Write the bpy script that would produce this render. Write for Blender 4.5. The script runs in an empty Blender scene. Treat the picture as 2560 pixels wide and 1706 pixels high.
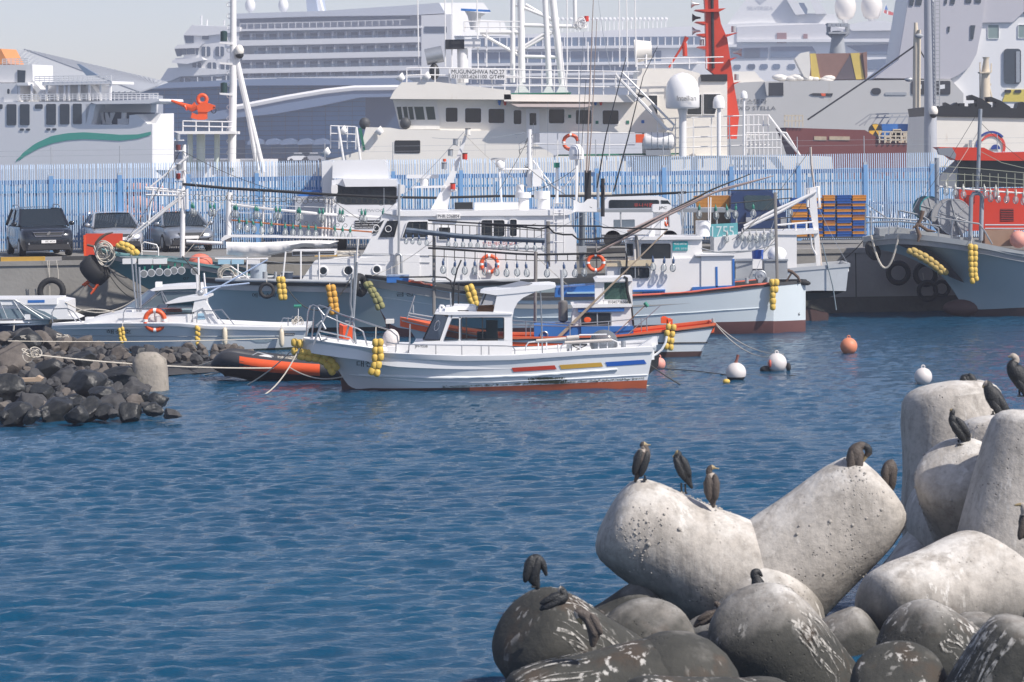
import bpy, bmesh, math, random
import numpy as np
from mathutils import Vector, Matrix
random.seed(7)
R = math.radians
scene = bpy.context.scene
col = scene.collection

# ------------------------------------------------------------------ camera
F = 7680.0      # focal length in photo pixels (2560 wide) = 108 mm on a 36 mm sensor
H = 6.0         # camera height above the water, metres
YH = 365.0      # photo row of the horizon in mid-frame
RHO = 0.0135    # the photo is rolled by this much
CR, SR = math.cos(RHO), math.sin(RHO)
cam = bpy.data.cameras.new('camera')
cam.lens = 108.0; cam.sensor_width = 36.0; cam.sensor_fit = 'HORIZONTAL'
cam.shift_y = -(853.0 - YH) / 2560.0
cam.clip_start = 1.0; cam.clip_end = 20000.0
cam.dof.use_dof = True; cam.dof.focus_distance = 95.0; cam.dof.aperture_fstop = 6.3
camo = bpy.data.objects.new('camera', cam); col.objects.link(camo)
camo.matrix_world = Matrix(((CR, SR, 0, 0), (0, 0, -1, 0), (-SR, CR, 0, H), (0, 0, 0, 1)))
scene.camera = camo

# ------------------------------------------------------------------ light
SUN = Vector((0.80, -0.54, 0.98)).normalized()     # towards the sun: from the right, a little in front, high
elev = math.asin(SUN.z); az = math.atan2(SUN.x, SUN.y)
world = bpy.data.worlds.new('World'); scene.world = world; world.use_nodes = True
wn = world.node_tree.nodes; wl = world.node_tree.links
bg = wn['Background']; bg.inputs['Strength'].default_value = 0.10
sky = wn.new('ShaderNodeTexSky'); sky.sky_type = 'NISHITA'; sky.sun_disc = False
sky.sun_elevation = elev; sky.sun_rotation = az
sky.altitude = 0; sky.air_density = 1.0; sky.dust_density = 0.5; sky.ozone_density = 3.0
hs = wn.new('ShaderNodeHueSaturation'); hs.inputs['Saturation'].default_value = 0.75; wl.new(sky.outputs[0], hs.inputs['Color'])
tn = wn.new('ShaderNodeMix'); tn.data_type = 'RGBA'; tn.blend_type = 'MULTIPLY'; tn.inputs[0].default_value = 1.0; tn.inputs[7].default_value = (1.04, 0.985, 1.07, 1)   # hazy spring sky, slightly lilac
wl.new(hs.outputs[0], tn.inputs[6]); wl.new(tn.outputs[2], bg.inputs['Color'])
sl = bpy.data.lights.new('sun', 'SUN'); sl.energy = 4.5; sl.angle = R(0.55); sl.color = (1.0, 0.93, 0.85)
so = bpy.data.objects.new('sun', sl); col.objects.link(so)
so.rotation_euler = SUN.to_track_quat('Z', 'Y').to_euler(); so.location = (40, -20, 60)
scene.view_settings.view_transform = 'Standard'; scene.view_settings.look = 'None'
scene.view_settings.exposure = 0.34; scene.view_settings.gamma = 1.0
scene.render.engine = 'CYCLES'
scene.cycles.use_denoising = True
scene.cycles.max_bounces = 8; scene.cycles.transparent_max_bounces = 24; scene.cycles.volume_bounces = 1

# ------------------------------------------------------------------ pixels to places
def ray(px, py):
    a = px - 1280.0; b = YH - py
    return (a * CR + b * SR) / F, (-a * SR + b * CR) / F
def P(px, py, Y):
    x, z = ray(px, py)
    return Vector((x * Y, Y, H + z * Y))
def ywater(px, py, z=0.0):
    return (z - H) / ray(px, py)[1]
def PW(px, py, z=0.0):
    return P(px, py, ywater(px, py, z))
def C(x0, y0, k=700 / 2335.0):
    """coordinates read in an enlarged crop of the photo -> photo pixels"""
    def q(*a):
        if len(a) == 2 and not isinstance(a[0], (tuple, list)): return (x0 + a[0] * k, y0 + a[1] * k)
        pts = a[0] if len(a) == 1 else a
        return [(x0 + p[0] * k, y0 + p[1] * k) + tuple(p[2:]) for p in pts]
    return q
class Fr:
    """a thing's own upright plane: distance Y at photo column px, turned by t (right end nearer for t > 0); d = metres behind it"""
    def __init__(s, px, Y, t=0.0):
        x, z = ray(px, YH)
        s.o = Vector((x * Y, Y, 0)); s.t = Vector((math.cos(t), -math.sin(t), 0)); s.n = Vector((math.sin(t), math.cos(t), 0))
    def __call__(s, px, py, d=0.0):
        x, z = ray(px, py); v = Vector((x, 1, z))
        o = s.o + s.n * d
        k = o.dot(s.n) / v.dot(s.n)
        return Vector((v.x * k, v.y * k, H + v.z * k))
    def uz(s, px, py, d=0.0):
        p = s(px, py, d); return (p - s.o).dot(s.t), p.z
    def w(s, u, z, d=0.0):
        p = s.o + s.t * u + s.n * d; return Vector((p.x, p.y, z))
    def m(s, px):            # metres per photo pixel
        return s.o.y / F * px

# ------------------------------------------------------------------ meshes
class MB:
    def __init__(s): s.v = []; s.f = []; s.mi = []; s.cm = 0
    def add(s, v, f):
        o = len(s.v); s.v.extend([tuple(p) for p in v])
        s.f.extend([tuple(i + o for i in q) for q in f]); s.mi.extend([s.cm] * len(f)); return s
    def hexa(s, p):
        return s.add(p, [(0, 3, 2, 1), (4, 5, 6, 7), (0, 1, 5, 4), (1, 2, 6, 5), (2, 3, 7, 6), (3, 0, 4, 7)])
    def box(s, c, sz, rz=0.0, M=None):
        c = Vector(c); a, b, h = sz[0] / 2, sz[1] / 2, sz[2] / 2
        m = M or Matrix.Rotation(rz, 3, 'Z')
        return s.hexa([c + m @ Vector(p) for p in ((-a, -b, -h), (a, -b, -h), (a, b, -h), (-a, b, -h), (-a, -b, h), (a, -b, h), (a, b, h), (-a, b, h))])
    def fbox(s, fr, x0, y0, x1, y1, d0, d1):
        u0, z0 = fr.uz(x0, y1, d0); u1, z1 = fr.uz(x1, y0, d0)
        return s.hexa([fr.w(u0, z0, d0), fr.w(u1, z0, d0), fr.w(u1, z0, d1), fr.w(u0, z0, d1), fr.w(u0, z1, d0), fr.w(u1, z1, d0), fr.w(u1, z1, d1), fr.w(u0, z1, d1)])
    def fprism(s, fr, pts, d0, d1, rel=None):
        a = [fr.uz(p[0], p[1], d0) for p in pts]
        ar = sum(a[i][0] * a[(i + 1) % len(a)][1] - a[(i + 1) % len(a)][0] * a[i][1] for i in range(len(a)))
        if ar < 0: a = a[::-1]
        n = len(a)
        v = [fr.w(u, z, d0) for u, z in a] + [fr.w(u, z, d1) for u, z in a]
        return s.add(v, [tuple(range(n)), tuple(range(2 * n - 1, n - 1, -1))] + [(i, i + n, (i + 1) % n + n, (i + 1) % n) for i in range(n)])
    def tube(s, pts, r, n=6, cap=True):
        pts = [Vector(p) for p in pts]; k = len(pts)
        rs = r if isinstance(r, (list, tuple)) else [r] * k
        v = []; up = None
        for i, p in enumerate(pts):
            d = (pts[min(i + 1, k - 1)] - pts[max(i - 1, 0)])
            d = d.normalized() if d.length > 1e-9 else Vector((0, 0, 1))
            if up is None:
                up = d.orthogonal().normalized()
            a = (up - d * up.dot(d)); a = a.normalized() if a.length > 1e-6 else d.orthogonal().normalized(); up = a
            b = d.cross(a)
            for j in range(n):
                t = 2 * math.pi * j / n
                v.append(p + (a * math.cos(t) + b * math.sin(t)) * rs[i])
        f = [(i * n + j, i * n + (j + 1) % n, (i + 1) * n + (j + 1) % n, (i + 1) * n + j) for i in range(k - 1) for j in range(n)]
        if cap: f += [tuple(range(n))[::-1], tuple((k - 1) * n + j for j in range(n))]
        return s.add(v, f)
    def ftube(s, fr, pts, r, n=6, d=0.0):
        return s.tube([fr(p[0], p[1], p[2] if len(p) > 2 else d) for p in pts], r, n)
    def lathe(s, c, prof, n=16, axis=(0, 0, 1), sq=(1, 1)):
        ax = Vector(axis).normalized(); a = ax.orthogonal().normalized(); b = ax.cross(a); c = Vector(c); v = []; f = []
        for r, h in prof:
            for j in range(n):
                t = 2 * math.pi * j / n
                v.append(c + ax * h + (a * math.cos(t) * sq[0] + b * math.sin(t) * sq[1]) * r)
        k = len(prof)
        f = [(i * n + j, i * n + (j + 1) % n, (i + 1) * n + (j + 1) % n, (i + 1) * n + j) for i in range(k - 1) for j in range(n)]
        f += [tuple(range(n))[::-1], tuple((k - 1) * n + j for j in range(n))]
        return s.add(v, f)
    def ball(s, c, r, n=12, sc=(1, 1, 1), M=None):
        c = Vector(c); m = n // 2 + 1; v = []; f = []
        for i in range(m + 1):
            t = math.pi * i / m
            for j in range(n):
                p = 2 * math.pi * j / n
                q = Vector((math.sin(t) * math.cos(p) * sc[0], math.sin(t) * math.sin(p) * sc[1], math.cos(t) * sc[2])) * r
                v.append(c + (M @ q if M else q))
        f = [(i * n + j, (i + 1) * n + j, (i + 1) * n + (j + 1) % n, i * n + (j + 1) % n) for i in range(m) for j in range(n)]
        return s.add(v, f)
    def torus(s, c, Rr, r, axis=(0, 1, 0), n=20, k=8, a0=0.0, a1=2 * math.pi):
        ax = Vector(axis).normalized(); a = ax.orthogonal().normalized(); b = ax.cross(a); c = Vector(c)
        full = abs(a1 - a0 - 2 * math.pi) < 1e-6
        m = n if full else n + 1; v = []
        for i in range(m):
            t = a0 + (a1 - a0) * i / n; d = a * math.cos(t) + b * math.sin(t)
            for j in range(k):
                q = 2 * math.pi * j / k
                v.append(c + d * (Rr + r * math.cos(q)) + ax * r * math.sin(q))
        f = [(i * k + j, ((i + 1) % m) * k + j, ((i + 1) % m) * k + (j + 1) % k, i * k + (j + 1) % k) for i in range(n) for j in range(k)]
        return s.add(v, f)
    def loft(s, secs, closed=False, caps=True):
        n = len(secs[0]); v = [p for q in secs for p in q]; m = n if closed else n - 1
        f = [(i * n + j, i * n + (j + 1) % n, (i + 1) * n + (j + 1) % n, (i + 1) * n + j) for i in range(len(secs) - 1) for j in range(m)]
        if caps: f += [tuple(range(n))[::-1], tuple((len(secs) - 1) * n + j for j in range(n))]
        return s.add(v, f)
    def ring(s, fr, outer, inner, d0, d1):
        """a frame between two outlines of the same count"""
        n = len(outer)
        A = [fr.uz(p[0], p[1], d0) for p in outer]; B = [fr.uz(p[0], p[1], d0) for p in inner]
        v = [fr.w(u, z, d0) for u, z in A] + [fr.w(u, z, d0) for u, z in B] + [fr.w(u, z, d1) for u, z in A] + [fr.w(u, z, d1) for u, z in B]
        f = []
        for i in range(n):
            j = (i + 1) % n
            f += [(i, j, n + j, n + i), (i, i + 2 * n, j + 2 * n, j), (n + i, n + j, 3 * n + j, 3 * n + i)]
        return s.add(v, f)
def rrect(x0, y0, x1, y1, r, n=3, skew=0):
    o = []
    for cx, cy, a in ((x1 - r, y0 + r, -90), (x1 - r, y1 - r, 0), (x0 + r, y1 - r, 90), (x0 + r, y0 + r, 180)):
        for i in range(n + 1):
            t = R(a + 90 * i / n); y = cy + r * math.sin(t)
            o.append((cx + r * math.cos(t) + skew * (y1 - y) / (y1 - y0), y))
    return o
def inset(pts, k):
    cx = sum(p[0] for p in pts) / len(pts); cy = sum(p[1] for p in pts) / len(pts)
    o = []
    for p in pts:
        d = math.hypot(p[0] - cx, p[1] - cy) or 1
        o.append((p[0] - (p[0] - cx) / d * k, p[1] - (p[1] - cy) / d * k))
    return o

def thing(name, label, cat, loc=(0, 0, 0), group=None):
    o = bpy.data.objects.new(name, None); col.objects.link(o); o.location = loc
    o.empty_display_size = 0.3
    return tag(o, label, cat, group)
def tag(o, label=None, cat=None, group=None, kind=None):
    if label: o['label'] = label
    if cat: o['category'] = cat
    if group: o['group'] = group
    if kind: o['kind'] = kind
    return o
def origin(o):
    p = Vector((0, 0, 0))
    while o: p += o.location; o = o.parent
    return p
def obj(name, mb, m, parent=None, smooth=0, label=None, kind=None, loc=None):
    """one mesh object; smooth = angle in degrees below which edges are soft"""
    me = bpy.data.meshes.new(name)
    o = bpy.data.objects.new(name, me); col.objects.link(o)
    if parent: o.parent = parent
    pl = origin(parent) if parent else Vector((0, 0, 0))
    if loc is not None: o.location = Vector(loc) - pl
    elif not parent and mb.v:
        a = np.array(mb.v); o.location = ((a[:, 0].min() + a[:, 0].max()) / 2, (a[:, 1].min() + a[:, 1].max()) / 2, a[:, 2].min())
    off = pl + o.location
    me.from_pydata([(x - off.x, y - off.y, z - off.z) for x, y, z in mb.v], [], mb.f)
    for q in (m if isinstance(m, (list, tuple)) else [m]): me.materials.append(q)
    if any(mb.mi): me.polygons.foreach_set('material_index', mb.mi)
    if smooth:
        me.polygons.foreach_set('use_smooth', [True] * len(me.polygons))
        if smooth < 180: me.set_sharp_from_angle(angle=R(smooth))
    me.update()
    if label: o['label'] = label
    if kind: o['kind'] = kind
    return o
def fix_normals(o):
    bm = bmesh.new(); bm.from_mesh(o.data); bmesh.ops.recalc_face_normals(bm, faces=bm.faces[:]); bm.to_mesh(o.data); bm.free()
    return o
def dup(o, loc=None, parent=None, rot=None, scale=None):
    c = o.copy(); col.objects.link(c)
    if parent: c.parent = parent
    if loc is not None: c.location = Vector(loc) - (origin(parent) if parent else Vector((0, 0, 0)))
    if rot is not None: c.rotation_euler = rot
    if scale is not None: c.scale = scale
    for ch in list(o.children):
        d = ch.copy(); col.objects.link(d); d.parent = c
    return c
def text(name, s, fr, px, py, hpx, d, m, parent, wpx=None, align='CENTER', ext=0.004, tilt=0.0, mirror=False, fit=None):
    """flat lettering, cap height hpx photo pixels, centred on px,py"""
    cu = bpy.data.curves.new(name, 'FONT'); cu.body = s; cu.align_x = 'LEFT'; cu.align_y = 'BOTTOM'; cu.resolution_u = 3
    t = bpy.data.objects.new(name, cu); col.objects.link(t)
    bpy.context.view_layer.update()
    me = bpy.data.meshes.new_from_object(t.evaluated_get(bpy.context.evaluated_depsgraph_get()))
    vs = np.array([v.co[:] for v in me.vertices]); fs = [tuple(p.vertices) for p in me.polygons]
    bpy.data.objects.remove(t); bpy.data.curves.remove(cu); bpy.data.meshes.remove(me)
    mn = vs.min(0); mx = vs.max(0); cx = (mn[0] + mx[0]) / 2; cy = (mn[1] + mx[1]) / 2
    k = hpx / (mx[1] - mn[1]); kx = (wpx / (mx[0] - mn[0])) if wpx else k
    mb = MB(); v = []
    for p in vs:
        a = (p[0] - cx) * kx; b = (p[1] - cy) * k
        X = px + a * math.cos(tilt) + b * math.sin(tilt); Y = py - b * math.cos(tilt) + a * math.sin(tilt)
        if fit: v.append(fit(X, Y))
        else: v.append(fr(X, Y, d))
    mb.add(v, fs)
    return obj(name, mb, m, parent)

# ------------------------------------------------------------------ materials
MATS = {}
def mat(name, c, rough=0.5, metal=0.0, var=0.10, scale=3.0, bump=0.0, bscale=30.0, dirt=None, dirt_amt=0.0, stretch=1.0, spec=0.5, coat=0.0, emis=None):
    if name in MATS: return MATS[name]
    m = bpy.data.materials.new(name); m.use_nodes = True; MATS[name] = m
    n = m.node_tree.nodes; l = m.node_tree.links; b = n['Principled BSDF']
    b.inputs['Roughness'].default_value = rough; b.inputs['Metallic'].default_value = metal
    b.inputs['Specular IOR Level'].default_value = spec; b.inputs['Coat Weight'].default_value = coat
    tc = n.new('ShaderNodeNewGeometry')
    c = tuple(c)
    if var or dirt:
        nz = n.new('ShaderNodeTexNoise'); nz.inputs['Scale'].default_value = scale; nz.inputs['Detail'].default_value = 5
        l.new(tc.outputs['Position'], nz.inputs['Vector'])
        mx = n.new('ShaderNodeMix'); mx.data_type = 'RGBA'
        mx.inputs[6].default_value = tuple(x * (1 - var) for x in c) + (1,)
        mx.inputs[7].default_value = tuple(min(1, x * (1 + var)) for x in c) + (1,)
        l.new(nz.outputs['Fac'], mx.inputs[0]); out = mx.outputs[2]
        if dirt:
            mp = n.new('ShaderNodeMapping'); mp.inputs['Scale'].default_value = (1, 1, 1 / stretch)
            l.new(tc.outputs['Position'], mp.inputs['Vector'])
            n2 = n.new('ShaderNodeTexNoise'); n2.inputs['Scale'].default_value = scale * 2.3; n2.inputs['Detail'].default_value = 6; n2.inputs['Roughness'].default_value = 0.65
            l.new(mp.outputs[0], n2.inputs['Vector'])
            rp = n.new('ShaderNodeMapRange'); rp.inputs[1].default_value = 0.70 - 0.3 * dirt_amt; rp.inputs[2].default_value = 0.86 - 0.2 * dirt_amt
            rp.inputs[3].default_value = 0; rp.inputs[4].default_value = 0.85
            l.new(n2.outputs['Fac'], rp.inputs[0])
            m2 = n.new('ShaderNodeMix'); m2.data_type = 'RGBA'; m2.inputs[7].default_value = tuple(dirt) + (1,)
            l.new(rp.outputs[0], m2.inputs[0]); l.new(out, m2.inputs[6]); out = m2.outputs[2]
        l.new(out, b.inputs['Base Color'])
    else:
        b.inputs['Base Color'].default_value = c + (1,)
    if bump:
        n3 = n.new('ShaderNodeTexNoise'); n3.inputs['Scale'].default_value = bscale; n3.inputs['Detail'].default_value = 4
        l.new(tc.outputs['Position'], n3.inputs['Vector'])
        bp = n.new('ShaderNodeBump'); bp.inputs['Strength'].default_value = bump; bp.inputs['Distance'].default_value = 0.02
        l.new(n3.outputs['Fac'], bp.inputs['Height']); l.new(bp.outputs[0], b.inputs['Normal'])
    if emis:
        b.inputs['Emission Color'].default_value = tuple(emis[:3]) + (1,); b.inputs['Emission Strength'].default_value = emis[3]
    return m
def glass(name, tint=(0.75, 0.85, 0.88), clear=0.6, dark=(0.03, 0.045, 0.055), rough=0.04):
    """a window pane: part see-through, part dark, with the sky's reflection on it"""
    if name in MATS: return MATS[name]
    m = bpy.data.materials.new(name); m.use_nodes = True; MATS[name] = m
    n = m.node_tree.nodes; l = m.node_tree.links; b = n['Principled BSDF']
    b.inputs['Base Color'].default_value = dark + (1,); b.inputs['Roughness'].default_value = rough; b.inputs['IOR'].default_value = 1.5
    tr = n.new('ShaderNodeBsdfTransparent'); tr.inputs[0].default_value = tint + (1,)
    lw = n.new('ShaderNodeFresnel'); lw.inputs[0].default_value = 1.45
    mr = n.new('ShaderNodeMapRange'); mr.inputs[1].default_value = 0; mr.inputs[2].default_value = 1; mr.inputs[3].default_value = 1 - clear; mr.inputs[4].default_value = 1
    l.new(lw.outputs[0], mr.inputs[0])
    mx = n.new('ShaderNodeMixShader'); l.new(mr.outputs[0], mx.inputs[0]); l.new(tr.outputs[0], mx.inputs[1]); l.new(b.outputs[0], mx.inputs[2])
    l.new(mx.outputs[0], n['Material Output'].inputs[0])
    return m
RUST = (0.30, 0.13, 0.05)
white = mat('white_paint', (0.78, 0.77, 0.76), 0.38, var=0.05, scale=1.3, dirt=(0.45, 0.36, 0.27), dirt_amt=0.10, stretch=5)
white2 = mat('white_gelcoat', (0.80, 0.80, 0.80), 0.28, var=0.04, scale=1.1, dirt=(0.5, 0.46, 0.40), dirt_amt=0.06, stretch=6)
ivory = mat('ivory_paint', (0.76, 0.73, 0.67), 0.45, var=0.05, scale=1.0, dirt=(0.45, 0.33, 0.22), dirt_amt=0.10, stretch=6)
steel = mat('steel', (0.55, 0.56, 0.58), 0.30, 0.9, var=0.08)
galv = mat('galvanised', (0.42, 0.44, 0.46), 0.45, 0.7, var=0.15, scale=6)
greym = mat('grey_paint', (0.33, 0.35, 0.37), 0.5, var=0.12, scale=5)
black = mat('black_rubber', (0.018, 0.019, 0.021), 0.75, var=0.3, scale=6, bump=0.2)
blackp = mat('black_paint', (0.02, 0.022, 0.025), 0.5, var=0.2)
orange = mat('orange_plastic', (0.75, 0.10, 0.02), 0.45, var=0.12, scale=5)
redp = mat('red_paint', (0.55, 0.045, 0.025), 0.45, var=0.12, scale=3)
yellowf = mat('yellow_float', (0.62, 0.42, 0.08), 0.6, var=0.30, scale=9, dirt=(0.20, 0.16, 0.06), dirt_amt=0.35, bump=0.3)
rope_m = mat('rope', (0.55, 0.51, 0.44), 0.9, var=0.2, scale=20, bump=0.5, bscale=80)
ropedark = mat('dark_rope', (0.06, 0.06, 0.055), 0.9, var=0.3, scale=12)
bluep = mat('blue_paint', (0.03, 0.15, 0.45), 0.45, var=0.12, scale=3)
wood = mat('wood', (0.30, 0.15, 0.07), 0.7, var=0.3, scale=8)
dglass = glass('dark_glass', clear=0.12, dark=(0.025, 0.032, 0.038))
cglass = glass('clear_glass', clear=0.9)
green = mat('green_paint', (0.03, 0.22, 0.15), 0.5, var=0.15)
textm = mat('black_lettering', (0.025, 0.027, 0.03), 0.6, var=0)
# ================================================================== the setting
# ---- sea: one sheet, fine waves where the camera looks
def sea_height(X, Y):
    rs = np.random.RandomState(3); z = np.zeros_like(X)
    for lam, amp in ((4.6, .006), (2.8, .007), (1.9, .009), (1.3, .012), (0.95, .016), (0.68, .019), (0.50, .019), (0.37, .016), (0.29, .012)):
        for k in range(4):
            th = R(-82 + rs.uniform(-42, 42)); ph = rs.uniform(0, 6.28); l2 = lam * rs.uniform(.8, 1.25)
            kk = 2 * math.pi / l2
            q = kk * (X * math.cos(th) + Y * math.sin(th)) + ph + 1.6 * np.sin(X * (.55 + .3 / lam) + k + lam) + 1.0 * np.sin(X * 1.9 / lam ** .5 + Y * .4 + 3 * k) + 0.9 * np.sin(Y * .37 + 2 * k)
            z += amp / 2.0 * np.sin(q) * (0.6 + 0.4 * np.sin(0.23 * X * (k + 1) + 0.31 * Y + ph))
    calm = np.clip((Y - 55) / 38, 0, 1)           # sheltered water by the boats is calmer
    return z * (1.0 - 0.55 * calm)
ys = np.concatenate([np.geomspace(-3000, -5, 6) if False else np.array([-3000, -600, -60, 0, 15, 24.]), np.linspace(28, 62, 430), np.linspace(62.12, 112, 330), np.array([125, 160, 250, 500, 1200, 3000, 9000.])])
xs = np.concatenate([np.array([-9000, -1500, -300, -60.]), np.linspace(-21, 21, 480), np.array([60, 300, 1500, 9000.])])
X, Y = np.meshgrid(xs, ys); Z = sea_height(X, Y)
Z[(np.abs(X) > 22) | (Y < 26) | (Y > 113)] = 0
nx, ny = len(xs), len(ys)
me = bpy.data.meshes.new('sea'); me.vertices.add(nx * ny)
me.vertices.foreach_set('co', np.stack([X, Y, Z], -1).ravel().astype(np.float32))
ii = (np.arange(ny - 1)[:, None] * nx + np.arange(nx - 1)[None]).ravel()
quads = np.stack([ii, ii + 1, ii + 1 + nx, ii + nx], -1).ravel().astype(np.int32)
me.loops.add(len(quads)); me.loops.foreach_set('vertex_index', quads)
me.polygons.add(len(ii)); me.polygons.foreach_set('loop_start', np.arange(0, len(quads), 4, dtype=np.int32))
me.polygons.foreach_set('use_smooth', np.ones(len(ii), bool)); me.update(calc_edges=True)
sea = bpy.data.objects.new('sea', me); col.objects.link(sea); tag(sea, kind='structure')
wm = bpy.data.materials.new('sea_water'); wm.use_nodes = True; me.materials.append(wm)
n = wm.node_tree.nodes; l = wm.node_tree.links; b = n['Principled BSDF']
b.inputs['Roughness'].default_value = 0.07; b.inputs['IOR'].default_value = 1.33
tc = n.new('ShaderNodeNewGeometry')
nz = n.new('ShaderNodeTexNoise'); nz.inputs['Scale'].default_value = 0.16; nz.inputs['Detail'].default_value = 3
l.new(tc.outputs['Position'], nz.inputs['Vector'])
mx = n.new('ShaderNodeMix'); mx.data_type = 'RGBA'; mx.inputs[6].default_value = (0.002, 0.042, 0.092, 1); mx.inputs[7].default_value = (0.003, 0.064, 0.128, 1)
l.new(nz.outputs['Fac'], mx.inputs[0]); l.new(mx.outputs[2], b.inputs['Base Color'])
mp = n.new('ShaderNodeMapping'); mp.inputs['Scale'].default_value = (7.0, 12.0, 1); l.new(tc.outputs['Position'], mp.inputs['Vector'])
n2 = n.new('ShaderNodeTexNoise'); n2.inputs['Scale'].default_value = 1.0; n2.inputs['Detail'].default_value = 5; n2.inputs['Roughness'].default_value = 0.6
l.new(mp.outputs[0], n2.inputs['Vector'])
bp = n.new('ShaderNodeBump'); bp.inputs['Strength'].default_value = 0.7; bp.inputs['Distance'].default_value = 0.05
l.new(n2.outputs['Fac'], bp.inputs['Height']); l.new(bp.outputs[0], b.inputs['Normal'])

# ---- quay: wall, coping, kerb stones, apron
concrete = mat('quay_concrete', (0.27, 0.26, 0.24), 0.85, var=0.25, scale=0.9, dirt=(0.10, 0.095, 0.085), dirt_amt=0.25, stretch=6, bump=0.5, bscale=9)
concdark = mat('wet_concrete', (0.075, 0.073, 0.062), 0.7, var=0.4, scale=2, dirt=(0.03, 0.04, 0.03), dirt_amt=0.5, bump=0.5, bscale=9)
asphalt = mat('apron_concrete', (0.20, 0.195, 0.185), 0.9, var=0.2, scale=0.5, dirt=(0.08, 0.08, 0.08), dirt_amt=0.3, bump=0.2)
ZQ = 2.25
def yq(x): return 106.9 + 0.055 * x
QT = math.atan(0.055)
qn = Vector((math.sin(QT), -math.cos(QT), 0)); qt = Vector((math.cos(QT), math.sin(QT), 0))
quay = thing('quay', None, None); del_keys = [k for k in ('label', 'category') if k in quay.keys()]
tag(quay, kind='structure')
def qp(x, d, z):      # along the quay at world x, d metres landward of its face
    p = Vector((x, yq(x), z)) - qn * d; return p
def qbox(mb, x0, x1, d0, d1, z0, z1):
    return mb.hexa([qp(x0, d0, z0), qp(x1, d0, z0), qp(x1, d1, z0), qp(x0, d1, z0), qp(x0, d0, z1), qp(x1, d0, z1), qp(x1, d1, z1), qp(x0, d1, z1)])
mb = MB(); x = -60
while x < 60:          # wall panels with joints
    qbox(mb, x, x + 5.96, 0, 0.8, 0.55, ZQ - 0.16); x += 6.0
obj('wall_panels', mb, concrete, quay)
mb = MB(); qbox(mb, -60, 60, 0.012, 0.9, -3, 0.55); obj('wall_foot', mb, concdark, quay)
mb = MB(); qbox(mb, -60, 60, 0.05, 0.9, 0.55, ZQ - 0.16); obj('wall_core', mb, concdark, quay)
mb = MB(); qbox(mb, -60, 60, -0.05, 0.7, ZQ - 0.16, ZQ); obj('coping', mb, concrete, quay)
kerb_y = mat('kerb_yellow', (0.50, 0.30, 0.05), 0.7, var=0.25, scale=3, dirt=(0.1, 0.08, 0.05), dirt_amt=0.3)
kerb_k = mat('kerb_black', (0.05, 0.05, 0.05), 0.8, var=0.3, scale=3)
x = -19.2; k = 0
while x < 17:
    if k % 3 != 2:
        for q, w in ((0, 1.5), (1, 1.5)):
            mb = MB(); qbox(mb, x + q * 1.51, x + q * 1.51 + w, 0.08, 0.32, ZQ, ZQ + 0.14); obj('kerb_stone', mb, (kerb_k, kerb_y)[q], quay)
    x += 3.6; k += 1
ap = MB(); ap.hexa([qp(-400, .6, -3), qp(400, .6, -3), qp(400, 34, -3), qp(-400, 34, -3), qp(-400, .6, ZQ - .004), qp(400, .6, ZQ - .004), qp(400, 34, ZQ - .004), qp(-400, 34, ZQ - .004)])
tag(obj('quay_apron', ap, asphalt), kind='structure')
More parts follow.
